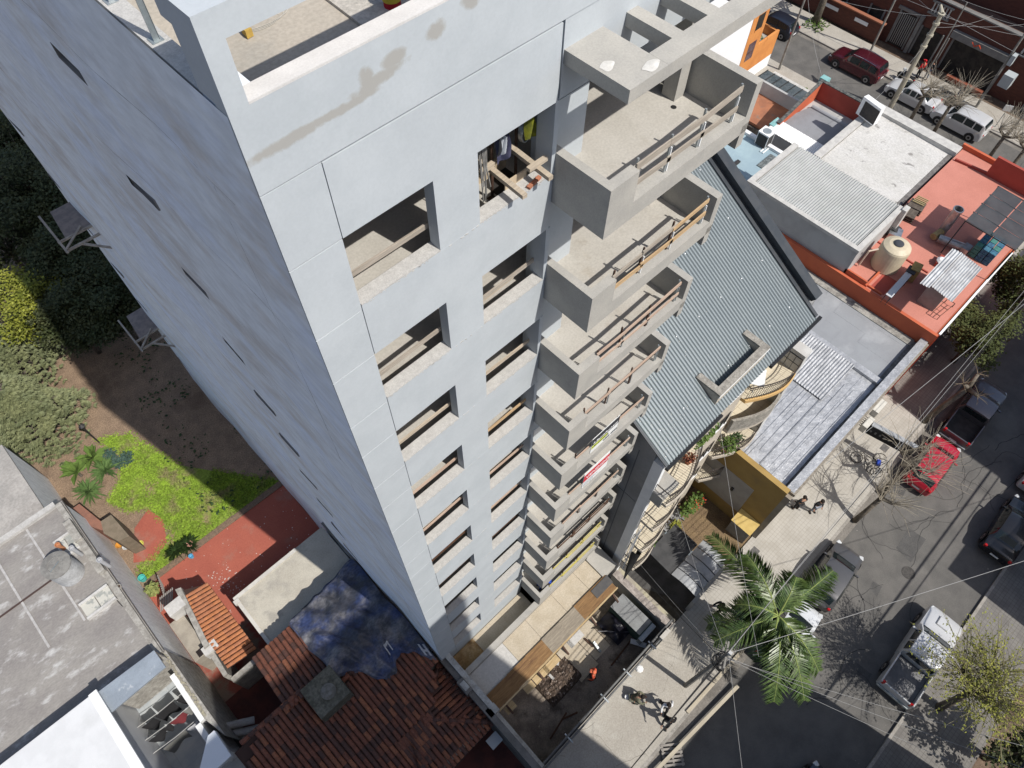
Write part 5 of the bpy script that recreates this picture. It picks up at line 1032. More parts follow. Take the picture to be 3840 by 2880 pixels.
dl = thing('stored_door', 'brown door leaf standing inside the top left window', 'door', (1.4, 2.4, 29.05)); box(1.25, 2.1, 29.05, 1.33, 2.5, 31).build('leaf', M('brown_door', (.15, .06, .03), (.11, .045, .025), 4), dl); box(1.20, 2.05, 29.05, 1.26, 2.12, 31).build('frame', M('door_edge', (.28, .13, .06)), dl)
wd = thing('leaning_board', 'white panel leaning inside the top left window', 'panel', (.9, 2.6, 29.05)); box(.75, 2.3, 29.05, .79, 2.75, 31).build('panel', white, wd)
# roof clutter
p = at(928, 130, 31.87); solo('timber_wedge', MB().prism([(p.x - .05, p.y - .08), (p.x + .06, p.y - .07), (p.x + .02, p.y + .1), (p.x - .03, p.y + .1)], 31.86, 31.98), M('yellow_wood', (.50, .34, .08), (.42, .28, .07), 8), 'small yellow timber wedge on the roof slab', 'wedge')
p = at(1470, 8, 31.95); bk = thing('paint_bucket', 'red paint bucket on the roof slab behind the parapet opening', 'bucket', (p.x, p.y, 31.9)); MB().lathe((p.x, p.y, 31.9), [(.13, 0), (.15, .34), (.155, .34), (.155, .37), (.02, .37)], 18).build('bucket', M('red_plastic', (.45, .02, .03)), bk); MB().lathe((p.x, p.y, 32.0), [(.1455, 0), (.1525, .12)], 18).build('label_band', M('yellow_label', (.6, .45, .05)), bk)
ws = MB(); c_ = at(985, 85, 31.86)
for i in range(3): ws.tube([(c_.x + (.3 + .05 * i) * math.cos(t) + .04 * i, c_.y + .14 * math.sin(t) + .03 * i, 31.865) for t in [j * .4 + i for j in range(14)]], .004, 3)
solo('wire_loop', ws, M('thin_white_wire', (.6, .58, .52)), 'loose loop of thin white wire on the roof slab', 'wire')
for i, (px, py) in enumerate(((581, 152), (428, 15))):
    y = (1.61, 2.62)[i]; t = thing('roof_angle_post', ('galvanised angle post nearest the corner on the left parapet', 'second galvanised angle post on the left parapet')[i], 'post', (-.74, y, 33.39), group='angle posts on the left parapet')
    MB().box(-.77, y - .005, 33.39, -.70, y + .005, 35.0).box(-.705, y - .005, 33.39, -.695, y + .06, 35.0).build('angle', galv, t); MB().obox((-.735, y + .03, 33.395), (.14, .14, .012)).build('base_plate', galv, t)
# banners
def text(body, size, loc, m, parent, sx=1.0, ext=.003):
    cu = bpy.data.curves.new('lettering', 'FONT'); cu.body = body; cu.size = size; cu.extrude = ext; cu.align_x = 'LEFT'
    tmp = bpy.data.objects.new('lettering_source', cu); C.objects.link(tmp); me = bpy.data.meshes.new_from_object(tmp.evaluated_get(bpy.context.evaluated_depsgraph_get())); bpy.data.objects.remove(tmp); me.materials.clear(); me.materials.append(m); o = bpy.data.objects.new('lettering', me); C.objects.link(o); o.parent = parent; o.location = Vector(loc) - OFF[parent.name]; o.rotation_euler = (math.pi / 2, 0, 0); o.scale = (sx, 1, 1); OFF[o.name] = Vector(); return o
bw = M('banner_white', (.70, .71, .70), fine=.03); bdk = M('banner_charcoal', (.035, .037, .042)); bli = M('banner_lime', (.50, .56, .07)); brd = M('banner_red', (.50, .045, .06)); btx = M('banner_text_white', (.75, .75, .75)); bgrey = M('banner_small_print', (.22, .24, .28))
t = thing('sale_banner', 'charcoal and white VENDIMOS banner tied to the fifth balcony rail', 'banner', (6.05, -1.25, 18.9))
box(5.44, -1.27, 18.40, 6.66, -1.25, 19.34).build('sheet', bw, t); box(5.44, -1.276, 18.90, 6.66, -1.2715, 19.34).build('dark_band', bdk, t); box(5.46, -1.276, 18.66, 6.16, -1.2715, 18.86).build('lime_band', bli, t)
text('SarroPuchetti', .175, (5.63, -1.279, 18.97), btx, t, 1.0); text('VENDIMOS', .15, (5.48, -1.279, 18.71), bdk, t, 1.0); text('4300 4500', .16, (6.0, -1.279, 18.49), bdk, t, .95)
MB().add([(5.49, -1.279, 19.0), (5.60, -1.279, 19.0), (5.545, -1.279, 19.12)], [(0, 1, 2)]).build('arrow_mark', btx, t)
t = thing('sold_banner', 'red and white VENDIDO banner tied to the sixth balcony rail', 'banner', (6.1, -1.25, 16.2))
box(5.45, -1.27, 15.65, 6.70, -1.25, 16.82).build('sheet', bw, t); box(5.45, -1.276, 16.14, 6.70, -1.2715, 16.66).build('red_band', brd, t); text('VENDIDO!', .27, (5.56, -1.279, 16.28), btx, t, .95)
for i in range(3): box(5.5, -1.276, 15.74 + i * .12, 6.0 + .2 * (i % 2), -1.2715, 15.77 + i * .12).build('small_print', bgrey, t)
# switch boxes on the strip wall, lower balconies
for k in range(3, 10): box(4.62, .34, 29.6 - P * k, 4.98, .37, 29.95 - P * k).build('switch_plate', white, tower) if k > 3 else None

# ================================================================== vehicles
tyre = black; rimm = M('alloy_rim', (.35, .35, .36), metal=.8, rough=.35, fine=.03)
cglass = M('car_glass', (.012, .018, .02), rough=.04, spec=.7, fine=0); lampw = M('headlamp_lens', (.55, .57, .58), rough=.1, spec=.6); lampr = M('tail_lamp_red', (.40, .01, .012), rough=.15, spec=.6)
ST = {
 'hatch': [(-.5, .36, .78, .80, .40, .42, .34), (-.465, .28, .92, 1.10, .46, .475, .37), (-.37, .24, .95, 1.42, .49, .49, .385), (-.1, .24, .94, 1.50, .5, .5, .39), (.10, .24, .92, 1.44, .5, .5, .385), (.26, .24, .92, .99, .495, .485, .42), (.42, .26, .80, .85, .475, .455, .35), (.485, .32, .62, .66, .42, .41, .29), (.5, .38, .52, .55, .36, .35, .25)],
 'suv': [(-.5, .40, .85, .90, .42, .43, .36), (-.475, .32, 1.02, 1.25, .475, .48, .39), (-.42, .28, 1.04, 1.62, .49, .49, .40), (-.1, .28, 1.03, 1.70, .5, .5, .405), (.10, .28, 1.02, 1.62, .5, .5, .40), (.24, .28, 1.02, 1.10, .495, .485, .43), (.42, .30, .92, .97, .48, .465, .37), (.485, .36, .70, .75, .43, .42, .31), (.5, .42, .58, .62, .38, .37, .27)],
 'sedan': [(-.5, .38, .80, .84, .41, .42, .33), (-.47, .30, .94, .98, .46, .46, .37), (-.35, .25, .95, 1.02, .48, .475, .41), (-.22, .24, .93, 1.38, .495, .49, .37), (-.03, .24, .92, 1.45, .5, .5, .375), (.10, .24, .91, 1.38, .5, .5, .37), (.24, .24, .91, .97, .495, .485, .42), (.42, .26, .80, .85, .475, .455, .35), (.485, .32, .62, .66, .42, .41, .29), (.5, .38, .52, .55, .36, .35, .25)],
 'cab': [(-.14, .42, 1.05, 1.10, .46, .47, .43), (-.135, .40, 1.12, 1.66, .48, .485, .39), (-.02, .40, 1.12, 1.74, .49, .49, .40), (.11, .40, 1.12, 1.70, .49, .49, .395), (.225, .40, 1.10, 1.18, .49, .485, .43), (.40, .42, 1.03, 1.08, .48, .47, .38), (.48, .46, .86, .92, .45, .44, .34), (.5, .50, .70, .76, .42, .41, .31)]}
def section(st, L, Wd, t):
    x, zs_, zb, zt, wl, wb, wt = st
    return [(wl * Wd, zs_), (wb * Wd * 1.015, zs_ + (zb - zs_) * .55), (wb * Wd * .985, zb), (wt * Wd, zt - .035 if zt - zb > .2 else zb + (zt - zb) * .7), (wt * Wd * .6, zt), (0, zt + .012)]
def cat(p0, p1, p2, p3, t): return [.5 * (2 * b + (c - a) * t + (2 * a - 5 * b + 4 * c - d) * t * t + (3 * b - a - 3 * c + d) * t ** 3) for a, b, c, d in zip(p0, p1, p2, p3)]
def car(name, label, catg, loc, rz, pm_, kind, L, Wd, roofm=None, rails=False, group='cars parked along the kerbs'):
    t = thing(name, label, catg, loc, rz, group); st = ST['cab' if kind == 'pickup' else kind]
    fine_ = []
    for i in range(len(st) - 1):
        a, b, c, d = st[max(0, i - 1)], st[i], st[i + 1], st[min(len(st) - 1, i + 2)]
        for q in range(4):
            v = cat(a, b, c, d, q / 4)
            # keep monotone x, avoid overshoot at the sharp cowl
            lin = [b[j] + (c[j] - b[j]) * q / 4 for j in range(7)]; v = [lin[j] * .55 + v[j] * .45 for j in range(7)]; fine_.append(tuple(v))
    fine_.append(st[-1])
    def ring(s_):
        sec = section(s_, L, Wd, 0); x = s_[0] * L; return [(x, y, z) for y, z in sec] + [(x, -y, z) for y, z in sec[::-1][1:]]
    mb = MB(); R = [ring(s_) for s_ in fine_]; n = len(R[0])
    for r in R: mb.v += r
    for i in range(len(R) - 1):
        for j in range(n - 1): mb.f.append((i * n + j, i * n + j + 1, (i + 1) * n + j + 1, (i + 1) * n + j))
        mb.f.append((i * n + n - 1, i * n, (i + 1) * n, (i + 1) * n + n - 1))
    mb.f.append(tuple(range(n))); mb.f.append(tuple(range((len(R) - 1) * n, len(R) * n))[::-1])
    me_b = mb.build('body', pm_, t, smooth=True, off=(0, 0, 0))
    ed = me_b.modifiers.new('split', 'EDGE_SPLIT'); ed.split_angle = math.radians(38)
    def at_x(x):
        for a, b in zip(fine_, fine_[1:]):
            if a[0] <= x <= b[0]: q = (x - a[0]) / max(1e-6, b[0] - a[0]); return [u + (v - u) * q for u, v in zip(a, b)]
        return fine_[-1]
    def glasspatch(nm, xs, va, vb, side, off=.012, m=cglass):
        g_ = MB(); prev = None
        for x in xs:
            sec = section(at_x(x), L, Wd, 0); a = Vector((x * L, sec[2][0], sec[2][1])); b = Vector((x * L, sec[3][0], sec[3][1])); d = b - a
            nrm = Vector((0, d.z, -d.y)).normalized() * off; pa = a + d * va + nrm; pb = a + d * vb + nrm
            if side < 0: pa.y = -pa.y; pb.y = -pb.y
            if prev: g_.quad(prev[0], pa, pb, prev[1])
            prev = (pa, pb)
        g_.build(nm, m, t, off=(0, 0, 0))
    def lid(nm, xa, xb, m=cglass, tt=.9, off=.012, na=6):
        g_ = MB(); rows = []
        for i in range(na + 1):
            x = xa + (xb - xa) * i / na; s_ = at_x(x); sec = section(s_, L, Wd, 0); rows.append([Vector((x * L, sec[3][0] * tt, sec[3][1] + off)), Vector((x * L, sec[4][0], sec[4][1] + off)), Vector((x * L, 0, sec[5][1] + off)), Vector((x * L, -sec[4][0], sec[4][1] + off)), Vector((x * L, -sec[3][0] * tt, sec[3][1] + off))])
        for a, b in zip(rows, rows[1:]):
            for j in range(4): g_.quad(a[j], b[j], b[j + 1], a[j + 1])
        sgn = 1 if xb > .15 else -1
        g_.v = [(p[0] + .012 * sgn, p[1], p[2]) for p in g_.v]; g_.build(nm, m, t, off=(0, 0, 0), smooth=True)
    xs_ = [s_[0] for s_ in st]
    if kind == 'pickup':
        lid('windscreen', .118, .215); wins = ((-.115, -.02), (0.0, .12)); 
    elif kind == 'sedan': lid('windscreen', .112, .23); lid('rear_window', -.34, -.235); wins = ((-.24, -.12), (-.10, .0), (.02, .14))
    elif kind == 'suv': lid('windscreen', .112, .23); lid('rear_window', -.472, -.428); wins = ((-.41, -.28), (-.26, -.1), (-.08, .14))
    else: lid('windscreen', .112, .25); lid('rear_window', -.46, -.385); wins = ((-.36, -.14), (-.12, .14))
    for sd_ in (1, -1):
        for a, b in wins: glasspatch('side_window', [a + (b - a) * i / 5 for i in range(6)], .10, .88, sd_)
        sec = section(at_x(wins[-1][1] - .02), L, Wd, 0); mm = MB().obox((( wins[-1][1] + .01) * L, sd_ * (sec[2][0] + .09), sec[2][1] + .06), (.10, .18, .12)); mm.build('mirror', pm_, t, off=(0, 0, 0), bevel=.02)
        xr = -.5 * L
        MB().obox((xr + .06, sd_ * Wd * .39, .86 if kind != 'pickup' else .95), (.14, .16, .2 if kind != 'pickup' else .3)).build('tail_lamp', lampr, t, off=(0, 0, 0), bevel=.03)
        MB().obox((.455 * L, sd_ * Wd * .385, .72 if kind != 'pickup' else .88), (.26, .24, .10), sd_ * -.35, 0, .25).build('headlamp', lampw, t, off=(0, 0, 0), bevel=.03)
        for xw in (.315, -.31):
            tw = MB()
            for r_, z_ in ((.33, -.10), (.33, .10)): pass
            tw.lathe((0, 0, 0), [(.20, -.10), (.31, -.10), (.33, -.06), (.33, .06), (.31, .10), (.20, .10)], 20); y_ = sd_ * (Wd * .5 - .085)
            tw.v = [(xw * L + a, y_ + c_, .33 + b) for a, b, c_ in tw.v]; w_o = tw.build('wheel', tyre, t, off=(0, 0, 0))
            rm = MB().lathe((0, 0, 0), [(.02, .0), (.20, .012), (.21, .0)], 16); rm.v = [(xw * L + a, y_ + sd_ * (.095 + c_), .33 + b) for a, b, c_ in rm.v]; rm.build('rim', rimm, w_o, off=(0, 0, 0))
            ar = MB().lathe((0, 0, 0), [(.34, 0), (.40, .01), (.40, .02), (.34, .02)], 20); ar.v = [(xw * L + a, sd_ * (Wd * .497 + c_ * .5), .36 + b) for a, b, c_ in ar.v]; ar.build('wheel_arch', darkm, t, off=(0, 0, 0))
    if kind == 'pickup':
        zb0 = .62; 
        for y0, y1 in ((-.47, -.43), (.43, .47)): MB().box(-.492 * L, y0 * Wd, .42, -.138 * L, y1 * Wd, 1.08).build('bed_wall', pm_, t, off=(0, 0, 0), bevel=.02)
        MB().box(-.5 * L, -.47 * Wd, .45, -.485 * L, .47 * Wd, 1.08).build('tailgate', pm_, t, off=(0, 0, 0), bevel=.02)
        MB().box(-.485 * L, -.43 * Wd, .5, -.138 * L, .43 * Wd, zb0 + .12).build('bed_floor', M('bed_liner', (.022, .022, .024), (.035, .035, .036), 3), t, off=(0, 0, 0))
        MB().box(-.515 * L, -.44 * Wd, .42, -.5 * L, .44 * Wd, .58).build('rear_bumper', galv, t, off=(0, 0, 0), bevel=.02)
        MB().box(-.14 * L - .02, -.36 * Wd, 1.16, -.14 * L - .008, .36 * Wd, 1.56).build('rear_window', cglass, t, off=(0, 0, 0))
    MB().box(-.5 * L - .02, -.22, .52, -.5 * L - .005, .22, .64).build('number_plate', white, t, off=(0, 0, 0))
    if rails:
        for sd_ in (1, -1): MB().tube([(-.36 * L, sd_ * Wd * .375, 1.64), (-.1 * L, sd_ * Wd * .38, 1.735), (.09 * L, sd_ * Wd * .375, 1.67)], .022, 6).build('roof_rail', M('chrome', (.6, .6, .6), metal=1, rough=.2), t, off=(0, 0, 0))
    return t
silver = paint('silver_car_paint', (.56, .57, .58), .2, .3); dsil = paint('dark_grey_car_paint', (.085, .085, .088), .2, .3); redc = paint('red_car_paint', (.42, .012, .03), .1, .25); mar = paint('maroon_car_paint', (.075, .010, .018), .3, .25); blk = paint('black_car_paint', (.012, .012, .014), .1, .2); gpk = paint('grey_pickup_paint', (.13, .125, .135), .5, .3); whc = paint('white_car_paint', (.62, .64, .66), .1, .25)
car('pickup_truck', 'grey double cab pickup with empty black bed in the shade', 'pickup truck', (31.9, -10.95, 0), .02, gpk, 'pickup', 5.2, 1.85)
car('parked_car', 'bright red hatchback parked behind the grey pickup', 'car', (27.0, -10.95, 0), .03, redc, 'hatch', 4.0, 1.7)
car('parked_car', 'dark grey hatchback parked between bare tree and palm', 'car', (17.2, -10.55, 0), .07, dsil, 'hatch', 3.9, 1.72)
car('parked_car', 'pale silver car half hidden under the palm fronds', 'car', (12.95, -10.65, 0), .02, whc, 'hatch', 4.1, 1.72)
sp_ = car('pickup_truck', 'silver double cab pickup with hood scoop parked on the sunlit road', 'pickup truck', (16.9, -15.85, 0), .02, silver, 'pickup', 5.35, 1.88)
MB().obox((1.95, 0, 1.14), (.55, .62, .09), 0, 0, .07).build('hood_scoop', silver, sp_, off=(0, 0, 0), bevel=.03)
MB().box(-2.55, -.78, .745, -.8, .78, .775).build('bed_cover', M('dusty_grey_tarp', (.20, .20, .205), (.14, .14, .145), 2), sp_, off=(0, 0, 0))
car('parked_car', 'black sedan parked in shade beyond the silver pickup', 'car', (26.6, -16.0, 0), .02, blk, 'sedan', 4.3, 1.75)
car('parked_car', 'grey hatchback cut by the right edge of the photo', 'car', (31.4, -15.75, 0), .02, silver, 'hatch', 3.9, 1.7)
car('parked_car', 'dark car at the bottom edge of the photo', 'car', (7.1, -15.6, 0), .0, paint('dark_blue_car', (.03, .04, .055), .4, .3), 'hatch', 4.0, 1.72)
car('parked_car', 'dark maroon suv with chrome roof rails on the side street', 'car', (56.45, 12.4, 0), math.pi / 2, mar, 'suv', 4.75, 1.85, rails=True)
car('parked_car', 'light silver sedan in front of the big concrete pole', 'car', (56.3, 7.1, 0), math.pi / 2, silver, 'sedan', 4.3, 1.74)
car('parked_car', 'silver people carrier behind the bare branches on the side street', 'car', (56.1, 2.75, 0), math.pi / 2, silver, 'suv', 4.35, 1.8)
car('parked_car', 'dark car at the top edge beside the orange house', 'car', (56.2, 20.6, 0), math.pi / 2, paint('navy_car_paint', (.02, .025, .04), .3, .3), 'hatch', 4.0, 1.7)
def motorbike(loc, rz, label):
    t = thing('motorcycle', label, 'motorcycle', loc, rz)
    for x in (-.65, .65):
        wh = MB().lathe((0, 0, 0), [(.22, -.06), (.30, -.05), (.30, .05), (.22, .06)], 18); wh.v = [(x + a, c_, .3 + b) for a, b, c_ in wh.v]; wh.build('wheel', tyre, t, off=(0, 0, 0))
    MB().obox((.12, 0, .82), (.5, .28, .24), 0, 0, .1).build('tank', paint('motorbike_black', (.02, .02, .022)), t, off=(0, 0, 0), bevel=.06); MB().obox((-.42, 0, .80), (.75, .26, .10)).build('seat', black, t, off=(0, 0, 0), bevel=.03); MB().obox((.05, 0, .5), (.5, .3, .35)).build('engine', galv, t, off=(0, 0, 0))
    MB().tube([(.65, .1, .3), (.42, .1, .95), (.38, 0, 1.05), (.42, -.1, .95), (.65, -.1, .3)], .03, 6).build('fork', galv, t, off=(0, 0, 0)); MB().tube([(.2, .38, 1.0), (.38, 0, 1.06), (.2, -.38, 1.0)], .02, 6).build('handlebar', galv, t, off=(0, 0, 0))
    MB().obox((.55, 0, .95), (.12, .18, .16)).build('headlight', lampw, t, off=(0, 0, 0)); MB().tube([(-.8, -.16, .3), (-.2, -.16, .35)], .05, 6).build('exhaust', galv, t, off=(0, 0, 0)); MB().obox((-.8, 0, .75), (.1, .14, .08)).build('tail_lamp', lampr, t, off=(0, 0, 0))
motorbike((58.2, 5.3, .135), 1.75, 'black motorcycle parked on the kerb between the two silver cars')
motorbike((57.9, 8.6, .135), 1.2, 'blue and white motorcycle beside the people near the shop')
def bicycle(loc, rz, label, tilt=1.15):
    t = thing('bicycle', label, 'bicycle', loc, rz, 'bicycles on the pavement'); T = Matrix.Rotation(tilt, 3, 'X')
    def b_(mb, n, m, par=None): mb.v = [tuple(T @ Vector(p) + Vector((0, 0, .03))) for p in mb.v]; return mb.build(n, m, par or t, off=(0, 0, 0))
    for x in (-.52, .52): b_(MB().tube([(x + .32 * math.cos(q), 0, .33 + .32 * math.sin(q)) for q in [i * math.pi / 10 for i in range(21)]], .022, 5), 'wheel', black)
    fr = MB()
    for a, c_ in (((-.52, .33), (-.15, .30)), ((-.15, .3), (-.25, .8)), ((-.15, .3), (.38, .78)), ((-.22, .75), (.36, .78)), ((.52, .33), (.36, .92)), ((-.52, .33), (-.22, .75))): fr.tube([(a[0], 0, a[1]), (c_[0], 0, c_[1])], .02, 5)
    b_(fr, 'frame', darkm); b_(MB().tube([(.3, .28, .98), (.36, 0, .95), (.3, -.28, .98)], .015, 5), 'handlebar', galv); b_(MB().obox((-.26, 0, .86), (.24, .13, .06)), 'saddle', black)
    return t
bicycle((24.75, -8.55, .14), .35, 'black bicycle lying nearest the red car on the pavement'); bicycle((24.1, -8.2, .14), 1.6, 'black bicycle lying across the other one near the bare tree')
rk = thing('bicycle_rack', 'thin metal bicycle stand with a blue bag beside the lying bicycles', 'bicycle stand', (24.3, -8.3, .13)); MB().tube([(23.6, -7.9, .13), (24.3, -8.2, .6), (25.3, -8.9, .13)], .02, 5).build('bar', galv, rk); MB().obox((25.0, -8.75, .3), (.3, .2, .25), .5).build('bag', M('blue_bag', (.03, .07, .40)), rk)

# ================================================================== people
skinm = M('skin', (.42, .24, .16), fine=.03, rough=.6)
def skinmesh(name, pts, edges, rad, m, parent, root=0, sub=1):
    me = bpy.data.meshes.new(name); me.from_pydata([tuple(p) for p in pts], edges, []); o = bpy.data.objects.new(name, me); C.objects.link(o)
    sm = o.modifiers.new('skin', 'SKIN'); sm.use_smooth_shade = True
    if not me.skin_vertices: 
        bpy.context.view_layer.objects.active = o
    for i, r in enumerate(rad):
        d = me.skin_vertices[0].data[i]; d.radius = (r, r) if not isinstance(r, tuple) else r; d.use_root = (i == root)
    if sub: ss = o.modifiers.new('sub', 'SUBSURF'); ss.levels = sub; ss.render_levels = sub
    o.parent = parent; me.materials.append(m); OFF[o.name] = Vector(); return o
POSE = {
 'stand': dict(pel=(0, 0, .93), sp=(0, 0, 1.15), ch=(0, .0, 1.32), nk=(0, .01, 1.48), hd=(0, .05, 1.60), tp=(0, .04, 1.72), sh=.19, el=[(-.27, -.02, 1.10), (.27, .02, 1.10)], wr=[(-.25, .12, .87), (.25, .14, .88)], kn=[(-.11, .03, .50), (.11, .03, .50)], an=[(-.12, 0, .09), (.12, -.02, .09)], to=[(-.14, .17, .04), (.14, .15, .04)]),
 'walk': dict(pel=(0, 0, .92), sp=(0, .02, 1.15), ch=(0, .04, 1.31), nk=(0, .06, 1.47), hd=(0, .10, 1.59), tp=(0, .10, 1.71), sh=.19, el=[(-.26, -.16, 1.12), (.26, .16, 1.12)], wr=[(-.25, -.20, .88), (.25, .36, .96)], kn=[(-.10, .22, .52), (.10, -.05, .50)], an=[(-.10, .26, .10), (.10, -.30, .14)], to=[(-.11, .42, .06), (.11, -.16, .05)]),
 'crouch': dict(pel=(0, -.12, .38), sp=(0, -.02, .58), ch=(0, .12, .74), nk=(0, .22, .88), hd=(0, .31, .98), tp=(0, .36, 1.08), sh=.19, el=[(-.27, .30, .56), (.27, .32, .56)], wr=[(-.16, .50, .36), (.16, .52, .36)], kn=[(-.22, .32, .52), (.22, .30, .52)], an=[(-.19, .02, .09), (.19, .02, .09)], to=[(-.22, .22, .04), (.22, .22, .04)]),
 'lean': dict(pel=(0, 0, .90), sp=(0, .10, 1.10), ch=(0, .24, 1.24), nk=(0, .36, 1.34), hd=(0, .46, 1.42), tp=(0, .52, 1.51), sh=.19, el=[(-.30, .36, 1.04), (.30, .36, 1.04)], wr=[(-.10, .52, 1.02), (.12, .50, 1.02)], kn=[(-.11, .04, .48), (.11, .04, .48)], an=[(-.12, -.04, .09), (.12, -.04, .09)], to=[(-.14, .13, .04), (.14, .13, .04)])}
def person(loc, rz, pose, label, shirt, trousers, hair=(.02, .015, .012), s=1.0, sleeves=True, cap=None):
    t = thing('person', label, 'person', loc, rz); t.scale = (s, s, s); q = POSE[pose]; V = Vector
    sh = [V(q['ch']) + V((-q['sh'], 0, .06)), V(q['ch']) + V((q['sh'], 0, .06))]; hip = [V(q['pel']) + V((-.10, 0, -.03)), V(q['pel']) + V((.10, 0, -.03))]
    pts = [V(q['pel']), V(q['sp']), V(q['ch']), V(q['nk']), V(q['hd']), V(q['tp'])]; ed = [(0, 1), (1, 2), (2, 3), (3, 4), (4, 5)]; rad = [(.14, .10), (.13, .095), (.15, .105), .055, .088, .075]
    for i in (0, 1):
        b = len(pts); hnd = V(q['wr'][i]) + (V(q['wr'][i]) - V(q['el'][i])).normalized() * .09
        pts += [sh[i], V(q['el'][i]), V(q['wr'][i]), hnd]; rad += [.058, .042, .030, (.036, .018)]; ed += [(2, b), (b, b + 1), (b + 1, b + 2), (b + 2, b + 3)]
    for i in (0, 1):
        b = len(pts); pts += [hip[i], V(q['kn'][i]), V(q['an'][i]), V(q['to'][i])]; rad += [.085, .058, .042, .035]; ed += [(0, b), (b, b + 1), (b + 1, b + 2), (b + 2, b + 3)]
    skinmesh('body', pts, ed, rad, skinm, t)
    fg = MB()
    for i in (0, 1):
        d = (V(q['wr'][i]) - V(q['el'][i])).normalized(); w_ = V(q['wr'][i]) + d * .11; sd_ = d.cross(V((0, 1, .2))).normalized()
        for j in range(4): b0 = w_ + sd_ * (.022 * (j - 1.5)); ln_ = (.06, .075, .07, .05)[j]; fg.tube([b0, b0 + d * ln_ * .6, b0 + d * ln_ + V((0, .015, -.01))], [.010, .009, .006], 5)
        fg.tube([w_ - d * .05 + sd_ * .035, w_ + sd_ * .06, w_ + d * .03 + sd_ * .055], [.012, .010, .007], 5)
    fg.build('fingers', skinm, t, off=(0, 0, 0), smooth=True)
    P_ = [V(q['pel']) + V((0, 0, -.02)), V(q['sp']), V(q['ch']), V(q['nk']) - V((0, 0, .06))]; E_ = [(0, 1), (1, 2), (2, 3)]; R_ = [(.160, .12), (.155, .118), (.175, .125), .075]
    for i in (0, 1):
        b = len(P_); P_ += [sh[i], V(q['el'][i])]; R_ += [.075, .056]; E_ += [(2, b), (b, b + 1)]
        if sleeves: P_.append(V(q['wr'][i])); R_.append(.044); E_.append((b + 1, b + 2))
    skinmesh('shirt', P_, E_, R_, shirt, t)
    P_ = [V(q['pel']) + V((0, 0, .04))]; E_ = []; R_ = [(.155, .118)]
    for i in (0, 1):
        b = len(P_); P_ += [hip[i], V(q['kn'][i]), V(q['an'][i]) + V((0, 0, .03))]; R_ += [.102, .074, .058]; E_ += [(0, b), (b, b + 1), (b + 1, b + 2)]
    skinmesh('trousers', P_, E_, R_, trousers, t)
    for i in (0, 1): a = V(q['an'][i]); b = V(q['to'][i]); MB().tube([a + V((0, -.05, -.04)), a + V((0, .02, -.02)), b], [.045, .055, .04], 7).build('shoe', M('shoe_dark', (.03, .03, .03)), t, off=(0, 0, 0), smooth=True)
    hd = V(q['hd']); tp_ = V(q['tp']); up_h = (tp_ - hd).normalized()
    hp = MB().lathe((0, 0, 0), [(.098, -.02), (.112, .03), (.108, .08), (.08, .125), (.03, .148), (.004, .15)], 14); fwd_h = V((0, 1, 0))
    qq = V((0, 0, 1)).rotation_difference(up_h); hp.v = [tuple(qq @ V(p) + hd + V((0, -.015, -.005))) for p in hp.v]
    hp.build('cap' if cap else 'hair', cap or M('hair_' + str(round(hair[0], 3)).replace('.', '_'), hair, fine=.05), t, off=(0, 0, 0), smooth=True)
    if cap: MB().obox(tuple(hd + qq @ V((0, .13, .035))), (.15, .12, .02)).build('cap_peak', cap, t, off=(0, 0, 0))
    MB().obox(tuple(hd + qq @ V((0, .092, -.005))), (.028, .035, .045)).build('nose', skinm, t, off=(0, 0, 0), bevel=.008)
    ey = MB()
    for sx in (-.034, .034): ey.obox(tuple(hd + qq @ V((sx, .086, .022))), (.022, .01, .012))
    ey.build('eyes', M('eye_dark', (.02, .02, .02)), t, off=(0, 0, 0)); MB().obox(tuple(hd + qq @ V((0, .084, -.045))), (.045, .01, .010)).build('mouth', M('lips', (.30, .11, .09)), t, off=(0, 0, 0))
    return t
fab = lambda n, c: M(n, c, fine=.08, fs=30, rough=.95)
person((5.75, -8.45, .13), 2.3, 'walk', 'person in white shirt walking on the pavement', fab('white_shirt', (.70, .71, .72)), fab('black_trousers', (.02, .02, .022)))
person((5.35, -8.95, .13), 2.0, 'walk', 'person all in black walking beside the one in white', fab('black_top', (.018, .018, .02)), fab('black_trousers', (.02, .02, .022)))
person((5.0, -7.2, .13), -2.4, 'crouch', 'person in khaki crouching near the hoarding', fab('khaki', (.13, .13, .09)), fab('khaki_trousers', (.15, .155, .12)))
person((11.35, -7.45, .13), 1.2, 'walk', 'person in black walking past the garage canopies', fab('black_top', (.018, .018, .02)), fab('black_trousers', (.02, .02, .022)))
person((19.7, -7.75, .13), 2.6, 'stand', 'person in black jacket and grey trousers near the ochre wall corner', fab('dark_jacket', (.025, .026, .03)), fab('grey_trousers', (.22, .24, .28)))
person((19.15, -7.0, .13), -.6, 'stand', 'person in dark clothes standing against the street corner post', fab('dark_jacket', (.025, .026, .03)), fab('black_trousers', (.02, .02, .022)))
person((4.72, -.72, 3.86), math.pi / 2 + 2.9, 'lean', 'worker in bright blue overalls leaning on the lowest balcony parapet', fab('blue_overall', (.02, .07, .42)), fab('blue_overall', (.02, .07, .42)), s=1.0)
person((4.25, -5.1, .02), .5, 'stand', 'worker in orange top standing in the shaded yard', fab('orange_top', (.60, .10, .05)), fab('dark_jacket', (.025, .026, .03)), cap=fab('orange_helmet', (.65, .16, .08)))
person((59.2, 8.15, .14), -.5, 'stand', 'person in red cap beside the motorcycle across the side street', fab('red_top', (.55, .02, .025)), fab('dark_jacket', (.025, .026, .03)), cap=fab('red_top', (.55, .02, .025)))
person((59.7, 7.6, .14), 1.2, 'stand', 'person in dark clothes facing the one in red cap', fab('dark_jacket', (.025, .026, .03)), fab('grey_trousers', (.22, .24, .28)))
